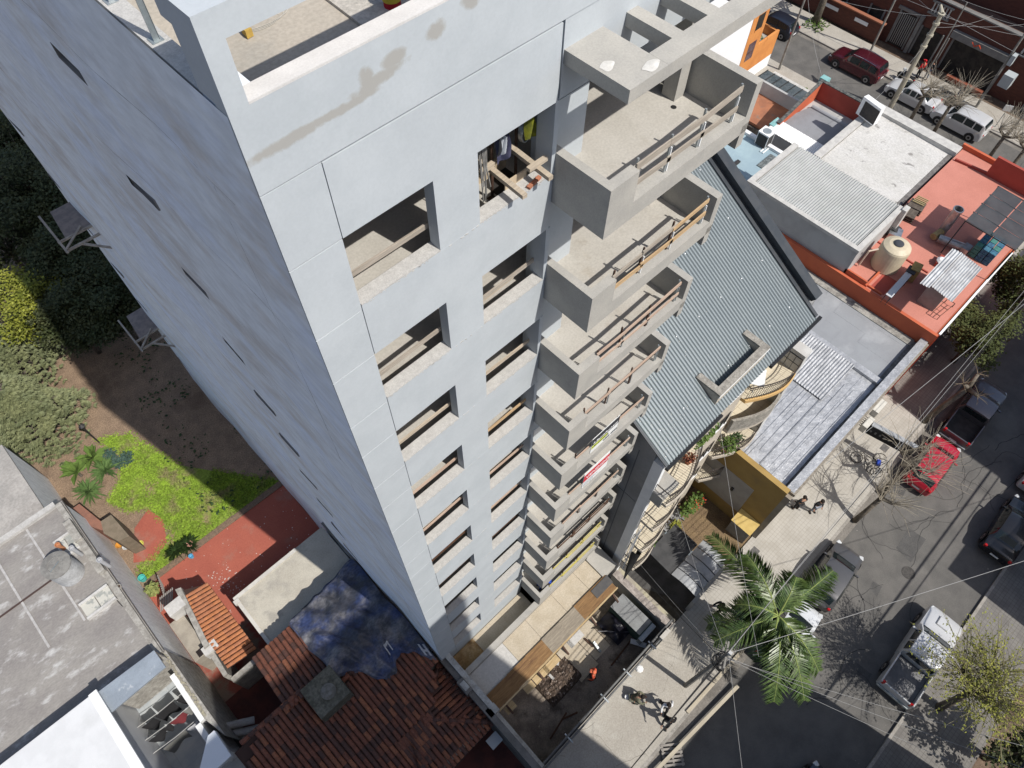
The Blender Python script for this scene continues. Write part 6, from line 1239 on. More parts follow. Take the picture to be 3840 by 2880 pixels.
person((59.3, 4.5, .14), 2.4, 'lean', 'person bending over the black motorcycle across the side street', fab('brown_jacket', (.10, .06, .04)), fab('jeans', (.08, .10, .15)))
person((62.9, 4.4, .14), 1.5, 'stand', 'person in pale shirt inside the dark shop front', fab('pale_shirt', (.40, .42, .42)), fab('dark_jacket', (.025, .026, .03))) if 0 else None

# ================================================================== street furniture
pale_t = M('pale_timber_and_lit_kerb', (.46, .41, .32), (.39, .345, .265), 2, st=(.5, 4, 4), fine=.08)
for i, (a, b) in enumerate((((2822, 2398), (2580, 2670)), ((2768, 2572), (2455, 2895)))):
    p = at(a[0], a[1], .35); q_ = at(b[0], b[1], .35); t = thing('timber_and_lit_kerb', ('pale board added in place of the sunlit kerb top below the palm', 'long pale timber lying on the pallet by the road edge')[i], 'timber', (p.x, p.y, .2)); MB().bar((p.x, p.y, .32 if i else .2), (q_.x, q_.y, .32 if i else .2), .17, .07).build('board', pale_t, t)  # upper one paints the sunlit kerb top as a pale board
pt = thing('pallet', 'wooden pallet lying in the gutter under the long timber', 'pallet', (4.5, -10.1, 0))
for i in range(6): MB().obox((4.5 - .42 * math.cos(.9) + i * .17 * math.cos(.9), -10.1 - .42 * math.sin(.9) + i * .17 * math.sin(.9), .145), (.10, 1.0, .025), .9).build('deck_slat', M('grey_pallet', (.30, .28, .25), (.24, .22, .2), 4), pt)
for j in (-.42, 0, .42): MB().obox((4.5 - j * math.sin(.9), -10.1 + j * math.cos(.9), .07), (1.0, .09, .10), .9).build('bearer', MATS['grey_pallet'], pt)
bag = at(2398, 2508, .15); solo('litter_bag', MB().lathe((bag.x, bag.y, .13), [(.16, 0), (.2, .06), (.14, .12), (.02, .14)], 8), white, 'crumpled white bag lying near the hoarding', 'bag')
cone_p = at(2350, 2615, .2); solo('white_pot', MB().lathe((cone_p.x, cone_p.y, .13), [(.1, 0), (.12, .2), (.1, .21), (.02, .2)], 12), white, 'small white pot beside the crouching person', 'pot')
# wall units, panel and bench along the red terrace pavement
ac_outdoor(25.0, -6.85, 2.2, math.pi, 'cream air conditioner unit on the street wall below the foil roof'); 
sb = thing('wall_lightbox', 'long black fronted lightbox sign with grey top standing out over the pavement', 'sign', (26.6, -7.5, 2.3))
a = at(3262, 1600, 2.4); b = at(3430, 1690, 2.4)
MB().bar((a.x, a.y, 2.75), (b.x, b.y, 2.75), .30, .06).build('sign_top', M('galv_sheet_top', (.40, .42, .44), (.33, .35, .37), 3, metal=.3), sb); d_ = (b - a).normalized(); sd2 = Vector((-d_.y, d_.x, 0))
if sd2.x > 0: sd2 = -sd2
MB().bar((a.x, a.y, 2.28), (b.x, b.y, 2.28), .26, .86).build('sign_body', M('sign_black', (.022, .022, .024)), sb)
for i in range(9): c_ = a + (b - a) * ((i + .7) / 10) + sd2 * .135; MB().obox((c_.x, c_.y, 2.25 + .02 * (i % 3)), (.03, .1, .16 + .05 * (i % 2)), math.atan2(d_.y, d_.x) + math.pi / 2).build('worn_letter', M('faded_letter', (.17, .17, .17)), sb)
wu = thing('wall_bracket_shelf', 'white unit on a dark bracket frame fixed to the street wall', 'air conditioner', (25.9, -6.8, 2.2), group='air conditioner outdoor units'); MB().obox((26.0, -6.75, 3.0), (1.0, .35, .55)).build('casing', M('ac_cream', (.58, .57, .53)), wu)
for i in range(6): MB().bar((25.0 + .15 * i, -6.55, 2.1), (25.0 + .15 * i, -7.1, 2.1), .03, .03).build('bracket_bar', darkm, wu)
dv = thing('garage_canopy', 'row of arched translucent canopy panels over the apartment driveway', 'canopy', (11.5, -5.5, 0))
pcm = M('grey_polycarbonate', (.36, .37, .38), (.30, .31, .32), 1.2, rough=.2, spec=.6, c3=(.22, .22, .22), s3=1.6, fine=.05)
for i in range(5):
    x0 = 10.3 + i * .52; MB().grid(lambda u, v: (x0 + .5 * u, -6.2 + 1.55 * v, 2.35 + .30 * math.sin(math.pi * (.15 + .7 * v))), 2, 8).build('panel', pcm, dv, smooth=True); MB().tube([(x0 + .51, -6.2 + 1.55 * v / 8, 2.37 + .30 * math.sin(math.pi * (.15 + .7 * v / 8))) for v in range(9)], .02, 4).build('rib', darkm, dv)
dv2 = thing('driveway_awning', 'dark flat awning over the inner apartment driveway', 'awning', (11.4, -3.9, 0)); MB().slab([(10.3, -4.6, 2.45), (12.4, -4.6, 2.45), (12.4, -3.1, 2.6), (10.3, -3.1, 2.6)], .04).build('sheet', M('dark_awning', (.045, .046, .047), (.065, .065, .066), 2), dv2); MB().tube([(12.42, -4.6, 2.5), (12.42, -3.1, 2.64)], .05, 6).build('tube', darkm, dv2)
dw = thing('driveway_wall', 'low concrete front wall of the apartment driveway', 'wall', (11.4, -6.3, 0)); box(10.3, -6.38, 0, 13.0, -6.2, 1.6).build('wall', conc, dw)
struct('driveway', box(8.75, -6.3, -.02, 13.0, -2.2, .03), M('dark_driveway', (.10, .098, .095), (.07, .068, .066), 1.2, fine=.2)); struct('driveway', box(12.7, -4.9, .03, 13.05, -2.8, .06), M('blue_grey_slab', (.16, .19, .21)))
struct('garden_bed', box(13.0, -6.3, -.02, 16.1, -2.2, .05), M('dry_brown_bed', (.22, .155, .085), (.16, .11, .065), 2, (.3, .7), fine=.25, fs=18, bump=.5, bs=22))
struct('garden_path', MB().prism([(9.0, -6.25), (10.2, -6.25), (10.2, -5.2), (9.0, -3.0)], .031, .05), M('mossy_dark_path', (.06, .05, .04), (.10, .09, .07), 3))
stn = MB()
for i in range(30): p = (rnd(12.9, 14.3), rnd(-3.0, -2.35)); stn.obox((p[0], p[1], .12), (rnd(.1, .28), rnd(.1, .25), rnd(.1, .2)), rnd(0, 3))
solo('rockery', stn, M('grey_rock', (.26, .26, .26), (.16, .16, .16), 5), 'heap of grey garden rocks under the apartment balconies', 'rocks', kind='stuff')

pm_ = M('fresh_asphalt_patch', (.075, .074, .072), (.095, .093, .09), 2, fine=.15, fs=20)
for i, (x0, y0, x1, y1) in enumerate(((21.2, -13.2, 23.0, -12.1), (13.4, -14.9, 14.6, -13.6), (24.2, -10.9, 24.9, -10.1), (18.2, -12.9, 18.9, -12.3))):
    struct('road_patch', MB().add([(x0, y0, .004), (x1, y0 + .1, .004), (x1 - .1, y1, .004), (x0 + .15, y1 - .1, .004)], [(0, 1, 2, 3)]), pm_)
ck_ = MB()
def crack(x, y, a, n, w_=.012):
    for i in range(n):
        a += rnd(-.6, .6) * .8; x2 = x + .28 * math.cos(a); y2 = y + .28 * math.sin(a); dx = -math.sin(a) * w_; dy = math.cos(a) * w_
        if -16.7 < y2 < -9.7: ck_.quad((x - dx, y - dy, .006), (x2 - dx, y2 - dy, .006), (x2 + dx, y2 + dy, .006), (x + dx, y + dy, .006))
        x, y = x2, y2
for i in range(26): crack(rnd(10, 33), rnd(-16, -10.2), rnd(0, 6.28), random.randint(6, 22))
for i in range(5): crack(11 + 5 * i, -13.2 + rnd(-.2, .2), rnd(-.15, .15), 18, .016)
struct('road_cracks', ck_, M('tar_crack', (.045, .044, .043)))
mh = thing('manhole_cover', 'round iron manhole cover in the sunlit road', 'manhole cover', (20.6, -13.4, 0)); MB().lathe((20.6, -13.4, .004), [(.36, 0), (.36, .01), (.30, .012), (.30, .008), (.02, .008)], 24).build('cover', M('cast_iron', (.05, .048, .046), (.08, .075, .07), 9), mh)
for i, (x, y) in enumerate(((15.2, -7.1), (26.0, -8.7))): solo('utility_cover', MB().box(x, y, .131, x + .5, y + .4, .138), M('iron_cover', (.10, .098, .095), (.14, .135, .13), 6), ('dark square utility cover in the pavement near the palm', 'dark square utility cover in the pavement by the wall unit')[i], 'cover')
lt_ = MB()
for i in range(130):
    x, y = rnd(2, 33), random.choice((rnd(-9.3, -6.4), rnd(-10.4, -9.6), rnd(-16.8, -16.3))); z = .137 if y > -9.4 else .008; a = rnd(.01, .04); lt_.add([(x - a, y, z), (x, y - a * .7, z), (x + a, y, z + .003), (x, y + a * .7, z)], [(0, 1, 2, 3)])
solo('street_litter', lt_, M('paper_litter', (.5, .49, .46), (.25, .2, .14), 30), 'scraps of pale litter along the kerbs', 'litter', kind='stuff')
pc = MB()
for i in range(14):
    x, y, a = rnd(0, 8.5), rnd(-9.2, -6.5), rnd(0, 6.28)
    for j in range(random.randint(4, 10)):
        a += rnd(-.5, .5); x2 = x + .25 * math.cos(a); y2 = y + .25 * math.sin(a)
        if -9.35 < y2 < -6.35: pc.quad((x - .006, y - .006, .134), (x2 - .006, y2 - .006, .134), (x2 + .006, y2 + .006, .134), (x + .006, y + .006, .134))
        x, y = x2, y2
struct('pavement_cracks', pc, M('pavement_crack', (.17, .155, .13)))
yd = MB()
for i in range(170):
    x, y = rnd(-.2, 8.2), rnd(-6.0, -3.5); yd.obox((x, y, .03), (rnd(.02, .10), rnd(.02, .07), rnd(.02, .05)), rnd(0, 3))
solo('yard_debris', yd, M('mixed_debris', (.13, .11, .09), (.35, .31, .25), 7), 'scattered small debris over the yard floor', 'debris', kind='stuff')
for i, (x, y, a, L) in enumerate(((.8, -5.6, .5, 1.6), (2.6, -5.7, 2.3, 1.2), (5.4, -5.4, .2, 1.8))): solo('loose_timber', MB().bar((x, y, .06), (x + L * math.cos(a), y + .35 * L * math.sin(a), .07), .08, .05), brownw, ('loose dark timber in the left corner of the yard', 'short loose timber in front of the earth heap', 'long loose timber in front of the dark skip')[i], 'timber', 'loose timbers in the yard')
# ================================================================== vegetation
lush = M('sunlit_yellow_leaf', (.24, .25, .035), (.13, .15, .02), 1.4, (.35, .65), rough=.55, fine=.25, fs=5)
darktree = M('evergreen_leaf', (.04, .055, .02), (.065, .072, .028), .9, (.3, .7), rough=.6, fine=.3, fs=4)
cedar = M('cypress_green', (.20, .215, .105), (.13, .15, .075), 1.3, (.3, .7), rough=.7, fine=.25, fs=6)
barkm = M('grey_bark', (.17, .145, .115), (.11, .095, .075), 4, fine=.25, fs=10, bump=.4)
twigm = M('pale_bare_twig', (.36, .32, .25), (.26, .23, .18), 3, fine=.12)
def tree(name, label, x, y, r, h, n, s, m, zc=None, clumps=16, trunk_r=.16, flat=.75, group=None, seed=0, mb2=None):
    rs_ = random.getstate(); random.seed(seed + int(abs(x * 7 + y * 13)))
    t = thing(name, label, 'tree', (x, y, 0), group=group); zc = zc or h * .62
    tr = MB(); tr.tube([(x, y, 0), (x + .1, y + .05, zc * .4), (x, y, zc * .8)], [trunk_r, trunk_r * .8, trunk_r * .55], 8)
    cr = MB(); cs = []
    for i in range(clumps):
        while True:
            p = Vector((rnd(-1, 1), rnd(-1, 1), rnd(-.8, 1)))
            if .25 < p.length < 1: break
        c = Vector((x + p.x * r * .78, y + p.y * r * .78, zc + p.z * (h - zc) * .78)); cs.append(c); tr.tube([(x, y, zc * .6), ((x + c.x) / 2, (y + c.y) / 2, (zc * .6 + c.z) / 2 + .1), c], [trunk_r * .4, trunk_r * .25, .02], 5, cap=False)
        rr = r * rnd(.28, .48); leaves(cr, c, (rr, rr, rr * flat), n // clumps, s)
    tr.build('trunk', barkm, t, smooth=True); cr.build('crown', m, t); random.setstate(rs_); return t
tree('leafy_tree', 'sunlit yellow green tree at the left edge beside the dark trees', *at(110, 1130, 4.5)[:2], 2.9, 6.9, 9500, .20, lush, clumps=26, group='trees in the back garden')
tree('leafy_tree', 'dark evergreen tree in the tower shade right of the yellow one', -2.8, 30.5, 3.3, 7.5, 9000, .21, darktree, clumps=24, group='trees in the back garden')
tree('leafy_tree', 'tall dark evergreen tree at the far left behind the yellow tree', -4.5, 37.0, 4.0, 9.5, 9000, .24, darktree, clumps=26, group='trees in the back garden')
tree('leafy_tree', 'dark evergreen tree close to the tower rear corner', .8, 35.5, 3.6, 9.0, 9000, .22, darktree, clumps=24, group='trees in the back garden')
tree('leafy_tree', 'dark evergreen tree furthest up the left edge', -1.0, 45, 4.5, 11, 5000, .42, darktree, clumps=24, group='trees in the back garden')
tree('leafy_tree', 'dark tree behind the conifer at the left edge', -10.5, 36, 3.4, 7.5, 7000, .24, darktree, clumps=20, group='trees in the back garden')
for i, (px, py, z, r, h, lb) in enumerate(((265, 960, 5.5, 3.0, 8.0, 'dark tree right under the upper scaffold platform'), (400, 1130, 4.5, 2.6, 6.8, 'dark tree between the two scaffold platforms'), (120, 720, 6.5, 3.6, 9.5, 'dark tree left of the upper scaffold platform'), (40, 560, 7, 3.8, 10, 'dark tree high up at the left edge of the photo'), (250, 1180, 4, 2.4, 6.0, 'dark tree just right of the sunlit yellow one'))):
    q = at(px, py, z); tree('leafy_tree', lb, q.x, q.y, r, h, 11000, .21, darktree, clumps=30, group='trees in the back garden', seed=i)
# conifer: drooping flat sprays
def conifer(label, x, y, r, h, n):
    t = thing('conifer_tree', label, 'tree', (x, y, 0)); tr = MB().tube([(x, y, 0), (x, y, h * .95)], [.22, .04], 8); mb = MB()
    for i in range(n):
        v = random.random() ** .75; ang = rnd(0, 6.283); rr = r * (1 - v * .80) * (.62 + .38 * random.random()) * (1 + .15 * math.sin(4 * ang + 7 * v)); z = .45 + v * (h - .6) - .10 * rr
        c = Vector((x + rr * math.cos(ang), y + rr * math.sin(ang), z + rnd(-.15, .15))); o_ = Vector((math.cos(ang), math.sin(ang), rnd(.0, .5))).normalized()
        if i % 9 == 0: tr.tube([(x, y, z + .2), c], [.035, .012], 4, cap=False)
        tilt = rnd(-.5, .5)
        for q in range(11):
            a = (q - 5) / 5 * 1.15 + rnd(-.08, .08); sd_ = o_.cross(Vector((0, 0, 1))).normalized(); d = (o_ * math.cos(a) + sd_ * math.sin(a) + Vector((0, 0, tilt * .5 - .28 * abs(a)))).normalized(); L = rnd(.20, .40) * (1 - .25 * abs(a)); w_ = sd_ * .026
            mb.add([c - w_, c + w_, c + d * L * .6 + w_ * 1.5, c + d * L - Vector((0, 0, .05)), c + d * L * .6 - w_ * 1.5], [(0, 1, 2, 3, 4)])
    tr.build('trunk', barkm, t); mb.build('crown', cedar, t)
conifer('large grey green conifer in the back garden above the lawn', *at(95, 1545, 2.6)[:2], 2.9, 5.6, 2300)
conifer('small grey green conifer behind the larger one', *at(30, 1330, 2.6)[:2], 2.2, 5.0, 1100)
# spiky rosettes and shrubs round the lawn
spike = M('yucca_leaf', (.07, .13, .035), (.11, .18, .055), 3, fine=.2); banana = M('banana_green', (.12, .19, .04), (.09, .15, .03), 2, fine=.15)
def rosette(name, label, x, y, z, n, L, m, w_=.05, droop=.25, cat_='plant', h=.5):
    t = thing(name, label, cat_, (x, y, z)); MB().tube([(x, y, z), (x, y, z + h)], [.09, .07], 7).build('stem', barkm, t); mb = MB()
    for i in range(n):
        a = rnd(0, 6.283); el = rnd(-.15, 1.35); d = Vector((math.cos(a) * math.cos(el), math.sin(a) * math.cos(el), math.sin(el))); l_ = L * rnd(.75, 1.1); b = d.cross(Vector((0, 0, 1)))
        if b.length < .05: b = Vector((1, 0, 0))
        b = b.normalized() * w_; c = Vector((x, y, z + h)); m1 = c + d * l_ * .55; e = c + d * l_ + Vector((0, 0, -droop * l_ * .6)); mb.add([c - b * .6, c + b * .6, m1 + b, e, m1 - b], [(0, 1, 2, 3, 4)])
    mb.build('leaves', m, t); return t
p = at(392, 1762, .6); rosette('yucca', 'spiky fan of green yucca nearest the conifer edge', p.x, p.y, 0, 90, .95, spike)
p = at(330, 1842, .6); rosette('yucca', 'spiky round yucca nearest the grey roof corner', p.x, p.y, 0, 90, .95, spike)
p = at(335, 1705, .9); rosette('banana_plant', 'bright green banana plant between conifer and yucca', p.x, p.y, 0, 26, 1.15, banana, .16, .5)
p = at(275, 1760, .9); rosette('banana_plant', 'banana plant at the foot of the conifer', p.x, p.y, 0, 26, 1.15, banana, .16, .5)
bgm = M('blue_green_leaf', (.065, .11, .085), (.045, .085, .065), 4, fine=.2)
for i, (px, py, r) in enumerate(((410, 1705, .5), (470, 1718, .55), (435, 1735, .4))):
    p = at(px, py, .4); t = thing('round_shrub', ('blue green round shrub left of the lawn shrubs', 'blue green round shrub at the lawn edge', 'smallest blue green shrub between the other two')[i], 'shrub', (p.x, p.y, 0), group='blue green shrubs by the lawn'); leaves(MB(), (p.x, p.y, .38), (r, r, .4), 240, .15).build('foliage', bgm, t)
for i, (px, py) in enumerate(((655, 2062), (700, 2035))):
    p = at(px, py, .4); rosette('clivia_clump', ('clump of strappy dark leaves left of the patio edge', 'clump of strappy dark leaves beside the patio')[i], p.x, p.y, 0, 110, .75, leafdk, .03, .5, h=.1)
p = at(712, 2040, .2); fp_ = thing('flower_pot', 'pinkish flower pot among the strappy leaves', 'pot', (p.x, p.y, 0)); MB().lathe((p.x, p.y, 0), [(.13, 0), (.17, .28), (.14, .28), (.13, .2)], 12).build('pot', M('pink_pot', (.5, .25, .2)), fp_)
p = at(718, 2087, .1); solo('blue_bucket', MB().lathe((p.x, p.y, 0), [(.1, 0), (.13, .22), (.11, .22), (.1, .05)], 12), M('bright_blue', (.12, .38, .58)), 'small blue bucket on the red patio', 'bucket')
p = at(533, 2168, .2); solo('teal_tub', MB().lathe((p.x, p.y, 0), [(.17, 0), (.2, .3), (.17, .3), (.15, .1)], 12), M('teal', (.08, .42, .38)), 'teal tub at the foot of the whitewashed wall', 'tub')
p = at(575, 2210, .5); t = thing('potted_shrub', 'pale green leafy shrub beside the slatted gate', 'shrub', (p.x, p.y, 0)); leaves(MB(), (p.x, p.y, .6), (.4, .4, .5), 160, .22).build('foliage', M('pale_leaf', (.28, .30, .10), (.18, .22, .07), 5, fine=.2), t)
for i, (px, py, c_, nm, lb) in enumerate(((448, 2044, (.55, .25, .04), 'orange_basin', 'orange basin on the red corner slab'), (469, 2031, (.12, .5, .06), 'green_basin', 'green basin standing on edge beside the orange one'), (474, 2050, (.62, .64, .66), 'grey_basin', 'pale grey basin on the red corner slab'), (527, 2041, (.6, .55, .12), 'yellow_pot', 'small yellow pot at the end of the garden step'))):
    p = at(px, py, .1); solo(nm, MB().lathe((p.x, p.y, .03), [(.12, 0), (.2, .14), (.18, .14), (.11, .03)], 14), M(nm + '_plastic', c_), lb, 'basin')
p0 = (-10.0, 16.0); gsd = thing('garden_shed', 'low shed with brown felt roof and brick walls beside the grey roof', 'shed', (-9.2, 17.6, 0))
lo = [at(*q, 2.0)[:2] for q in ((264, 1912), (297, 1889), (378, 1955), (392, 1992), (340, 1974))]; fe = [at(*q, 2.1)[:2] for q in ((378, 1955), (416, 1930), (485, 2010), (443, 2030), (389, 2000))]
MB().prism([tuple(q) for q in lo], 0, 2.0).build('lower_roof', M('brick_red_roof', (.27, .13, .09), (.22, .11, .08), 3, fine=.1), gsd); MB().prism([tuple(q) for q in fe], 0, 2.1).build('felt_roof', M('brown_felt', (.21, .17, .125), (.17, .14, .1), 3, fine=.15), gsd)
# lawn: a sheet of ground cover plus blades
gm = M('lime_grass', (.24, .36, .035), (.17, .26, .03), 1.3, (.3, .7), fine=.3, fs=9, rough=.8, c3=(.22, .20, .09), s3=.7, t3=(.50, .66))
gp = [(-7.2, 24.3), (-5.6, 23.2), (-4.6, 19.5), (-2.2, 16.2), (-.9, 14.6), (-9.2, 14.7), (-9.3, 15.6), (-8.4, 15.6), (-7.0, 16.2), (-7.1, 18.2), (-8.0, 18.8), (-8.6, 20.2), (-7.4, 20.9), (-6.7, 22.4)]
inl = pin(gp); lm_ = MB(); cellz = .14
def dens(x, y): return math.sin(1.3 * x + .7 * y) * math.sin(1.1 * y - .6 * x + 1) + .5 * math.sin(3.1 * x - 1.7 * y) * math.sin(2.7 * y + .4)
nb_ = 0
for i in range(110000):
    x, y = rnd(-9.5, -.9), rnd(14.5, 24.4)
    if not inl(x + rnd(-.25, .25), y + rnd(-.25, .25)): continue
    if dens(x, y) + .15 * (y - 19) * 0 + (-(x + 5.2) * .12 if x > -5.2 and y > 15.5 else .2) < -.62 + rnd(-.3, .3): continue
    a = rnd(0, 6.283); s_ = rnd(.025, .07); h = rnd(.02, .09); lm_.add([(x - s_ * math.cos(a), y - s_ * math.sin(a), .01), (x + s_ * math.cos(a), y + s_ * math.sin(a), .015), (x + .7 * s_ * math.sin(a), y - .7 * s_ * math.cos(a), h)], [(0, 1, 2)])
lm_.build('lawn_grass', gm, None, kind='stuff')
struct('lawn', MB().add([(x, y, .012) for x, y in gp], [tuple(range(len(gp)))]), M('mossy_ground', (.19, .26, .035), (.24, .18, .10), .8, (.46, .64), fine=.25, fs=9))
weeds = MB()
for i in range(600):
    x, y = rnd(-5, 0), rnd(15, 29)
    if dens(x * .7, y * .8) < .1: continue
    leaf(weeds, Vector((x, y, rnd(.05, .3))), rnd(.1, .3))
weeds.build('undergrowth', leafdk, None, kind='stuff')
lp = thing('garden_lantern', 'black lantern on a post in the garden between conifer and lawn', 'garden lamp', (-7.17, 23.95, 0)); MB().tube([(-7.17, 23.95, 0), (-7.17, 23.95, 1.75)], .04, 7).build('post', darkm, lp); MB().lathe((-7.17, 23.95, 1.75), [(.07, 0), (.15, .32), (.19, .33), (.03, .48)], 6).build('lantern', darkm, lp); MB().lathe((-7.17, 23.95, 1.79), [(.06, 0), (.13, .26)], 6).build('glass', M('lamp_glass', (.45, .42, .33), rough=.2), lp)
oldwd = M('old_scaffold_timber', (.40, .36, .31), (.30, .265, .225), 4, fine=.15)
# scaffold brackets on the rear corner
for i, (x, y, z, lb) in enumerate(((-1.9, 20.5, 16, 'upper timber scaffold platform sticking out at the rear edge of the tower'), (-1.5, 22.2, 7, 'lower timber scaffold platform sticking out at the rear edge of the tower'))):
    t = thing('scaffold_platform', lb, 'scaffold', (x, y, z), group='timber scaffold platforms'); MB().slab([(-1.95, y + .4, z), (-.8, y + .4, z), (-.8, y + 2.2, z), (-1.75, y + 2.2, z)], .05).build('platform', M('dark_board', (.26, .22, .20), (.19, .165, .155), 3), t)
    for yy in (y - .3, y + .35): MB().bar((-2.3, yy, z - .02), (-.7, yy, z - .05), .09, .09).build('bearer', oldwd, t)
    MB().bar((-2.25, y - .5, z + .05), (-2.2, y + 2.2, z + .05), .09, .06).build('edge_board', oldwd, t); MB().bar((-2.2, y - .3, z + .08), (-1.2, y + .5, z + .08), .08, .05).build('brace', oldwd, t); MB().bar((-1.6, y - .3, z - .06), (-.8, y - 1.3, z - .1), .1, .05).build('brace', oldwd, t)
# palm
pf = M('palm_leaf', (.055, .10, .028), (.10, .145, .042), 1.5, (.35, .65), rough=.38, spec=.5, fine=.25, fs=6); pst = M('palm_rachis', (.24, .30, .09), (.20, .24, .07), 3)
palm = thing('palm_tree', 'palm with long feathery fronds in the pavement beside the kerb', 'tree', (11.35, -9.3, 0)); pc_ = Vector((11.4, -9.35, 5.0))
MB().tube([(11.3, -9.3, 0), (11.32, -9.3, 2), (11.4, -9.35, 4.8)], [.24, .18, .16], 10).build('trunk', barkm, palm, smooth=True)
tips = [((110, 210), 4.6), ((870, 430), 4.4), ((500, 1250), 3.4), ((690, 1240), 3.4), ((130, 870), 3.6), ((260, 640), 4.6), ((780, 1060), 3.6), ((330, 330), 5.4), ((620, 900), 4.0), ((90, 760), 3.4), ((420, 1000), 3.6), ((640, 470), 5.6)]
for (bx2, by2), z in tips:
    e = at(2600 + bx2 / 1.659, 1880 + by2 / 1.659, z); d = e - pc_; hm_ = pc_ + d * .5 + Vector((0, 0, .9 - d.z * .08)); pts = []
    for i in range(15): q = i / 14; pts.append(pc_ * (1 - q) ** 2 + hm_ * 2 * q * (1 - q) + e * q * q)
    fr = MB().tube(pts, [.035 * (1 - i / 16) + .006 for i in range(15)], 5).build('rachis', pst, palm); lf = MB()
    for i in range(84):
        q = .10 + .90 * i / 84; c = pc_ * (1 - q) ** 2 + hm_ * 2 * q * (1 - q) + e * q * q; tg_ = ((hm_ - pc_) * (1 - q) + (e - hm_) * q).normalized(); sdv = tg_.cross(Vector((0, 0, 1))).normalized()
        for sg in (1, -1):
            L = (.95 * math.sin(math.pi * (.16 + .74 * q)) + .10) * rnd(.8, 1.1); dd = (sdv * sg * rnd(.75, 1.0) + tg_ * rnd(.55, .8) + Vector((0, 0, rnd(-.25, .25)))).normalized(); w_ = tg_ * .034
            m1 = c + dd * L * .55 + Vector((0, 0, -.04)); e1 = c + dd * L + Vector((0, 0, -.30 * L)); lf.add([c - w_ * .5, c + w_ * .5, m1 + w_, e1, m1 - w_], [(0, 1, 2, 3, 4)])
    lf.build('leaflets', pf, fr)
# bare pollarded street trees
def bare(label, x, y, h, n, L, m=twigm, lean=(0, 0), th_=.16, up_=.5, leafm_=None, nl=0, name='bare_tree', fork=3, z0=.1, group='bare pruned trees along the kerbs', bias=-.6):
    t = thing(name, label, 'tree', (x, y, z0), group=group); top = Vector((x + lean[0], y + lean[1], h)); tr = MB().tube([(x, y, z0), (x + lean[0] * .4, y + lean[1] * .4, h * .5), top], [th_, th_ * .85, th_ * .8], 9); heads = []
    for i in range(fork): a = i * 6.28 / fork + rnd(-.4, .4); e = top + Vector((math.cos(a) * rnd(.4, .9), math.sin(a) * rnd(.4, .9), rnd(.2, .6))); tr.tube([top - Vector((0, 0, .1)), e], [th_ * .7, th_ * .5], 7); heads.append(e)
    tr.build('trunk', barkm, t, smooth=True); tw = MB(); lv = MB()
    for i in range(n):
        b = random.choice(heads); a = rnd(0, 6.283) if nl else random.gauss(bias, 1.25); el = rnd(-.15, 1.2) * up_ * 1.6; d = Vector((math.cos(a) * math.cos(el), math.sin(a) * math.cos(el), math.sin(el))); l_ = L * rnd(.5, 1.15); m1 = b + d * l_ * .5 + Vector((0, 0, .12 * l_)); e = b + d * l_ + Vector((rnd(-.15, .15), rnd(-.15, .15), .05 * l_)); tw.tube([b, m1, e], [.018, .012, .006], 4, cap=False)
        if random.random() < .6: tw.tube([m1, m1 + (d + Vector((rnd(-.6, .6), rnd(-.6, .6), .2))).normalized() * l_ * .45], [.010, .005], 3, cap=False)
        for j in range(nl): q = rnd(.3, 1); leaf(lv, b + (e - b) * q + Vector((rnd(-.12, .12), rnd(-.12, .12), rnd(-.1, .2))), rnd(.07, .15))
    tw.build('twigs', m, t)
    if nl: lv.build('leaves', leafm_, t)
    return t
bare('bare pruned tree standing right behind the red car', 23.6, -9.85, 2.6, 90, 2.3, lean=(.9, -.1), fork=5); bare('bare pruned tree beside the lying bicycles', 21.0, -9.75, 2.4, 60, 2.0, lean=(.8, -.1), fork=4); bare('stubby pruned tree in shade beside the grey pickup', 29.6, -9.2, 3.6, 26, .7, M('dry_leafy_stub', (.24, .19, .13), (.16, .13, .09), 4), lean=(.9, -.4), th_=.2)
for i, (x, y) in enumerate(((53.3, 5.6), (53.6, 3.6), (53.3, -.9), (53.2, -2.6))): bare(('bare pruned tree in front of the silver sedan on the side street', 'bare pruned tree in front of the silver people carrier', 'bare pruned tree at the right edge of the side street', 'furthest right bare pruned tree on the side street')[i], x, y, 3.0, 95, 2.0)
wl_ = M('young_willow_leaf', (.28, .28, .055), (.17, .19, .035), 2, (.3, .7), fine=.3, fs=6)
bare('twiggy tree with sparse yellow green leaves behind the silver pickup', 15.6, -17.9, 3.6, 330, 2.7, M('olive_twig', (.25, .225, .13), (.18, .165, .09), 3), (.2, .3), .2, .55, wl_, 11, 'budding_tree', 5, group='trees on the far pavement')
tree('leafy_tree', 'dark green tree at the bottom right corner', 15.2, -20.6, 1.8, 4.6, 2200, .22, darktree, clumps=14, group='trees on the far pavement')
rt = M('street_tree_leaf', (.085, .10, .03), (.05, .065, .02), 1.1, (.3, .7), fine=.3, fs=4)
tree('leafy_tree', 'dense shaded street tree left of the two at the right edge', 34.9, -8.3, 2.6, 5.6, 8000, .18, rt, clumps=22, group='street trees by the red terrace'); tree('leafy_tree', 'dense shaded street tree furthest along the red terrace', 39.4, -8.6, 3.0, 6.4, 8000, .20, rt, clumps=22, group='street trees by the red terrace')
tree('leafy_tree', 'thin leafed tree with thick trunk on the far side street pavement', 59.7, 18.6, 2.0, 7.5, 700, .24, M('sparse_leaf', (.15, .16, .05), (.10, .11, .03), 3), zc=5.5, clumps=10, trunk_r=.35)
gw_ = MB()
for i in range(160): leaf(gw_, Vector((59.3 + rnd(-.9, .9), 18.3 + rnd(-.9, .9), rnd(.15, .5))), .25)
gw_.build('tree_pit_plants', leafm, None, kind='stuff')
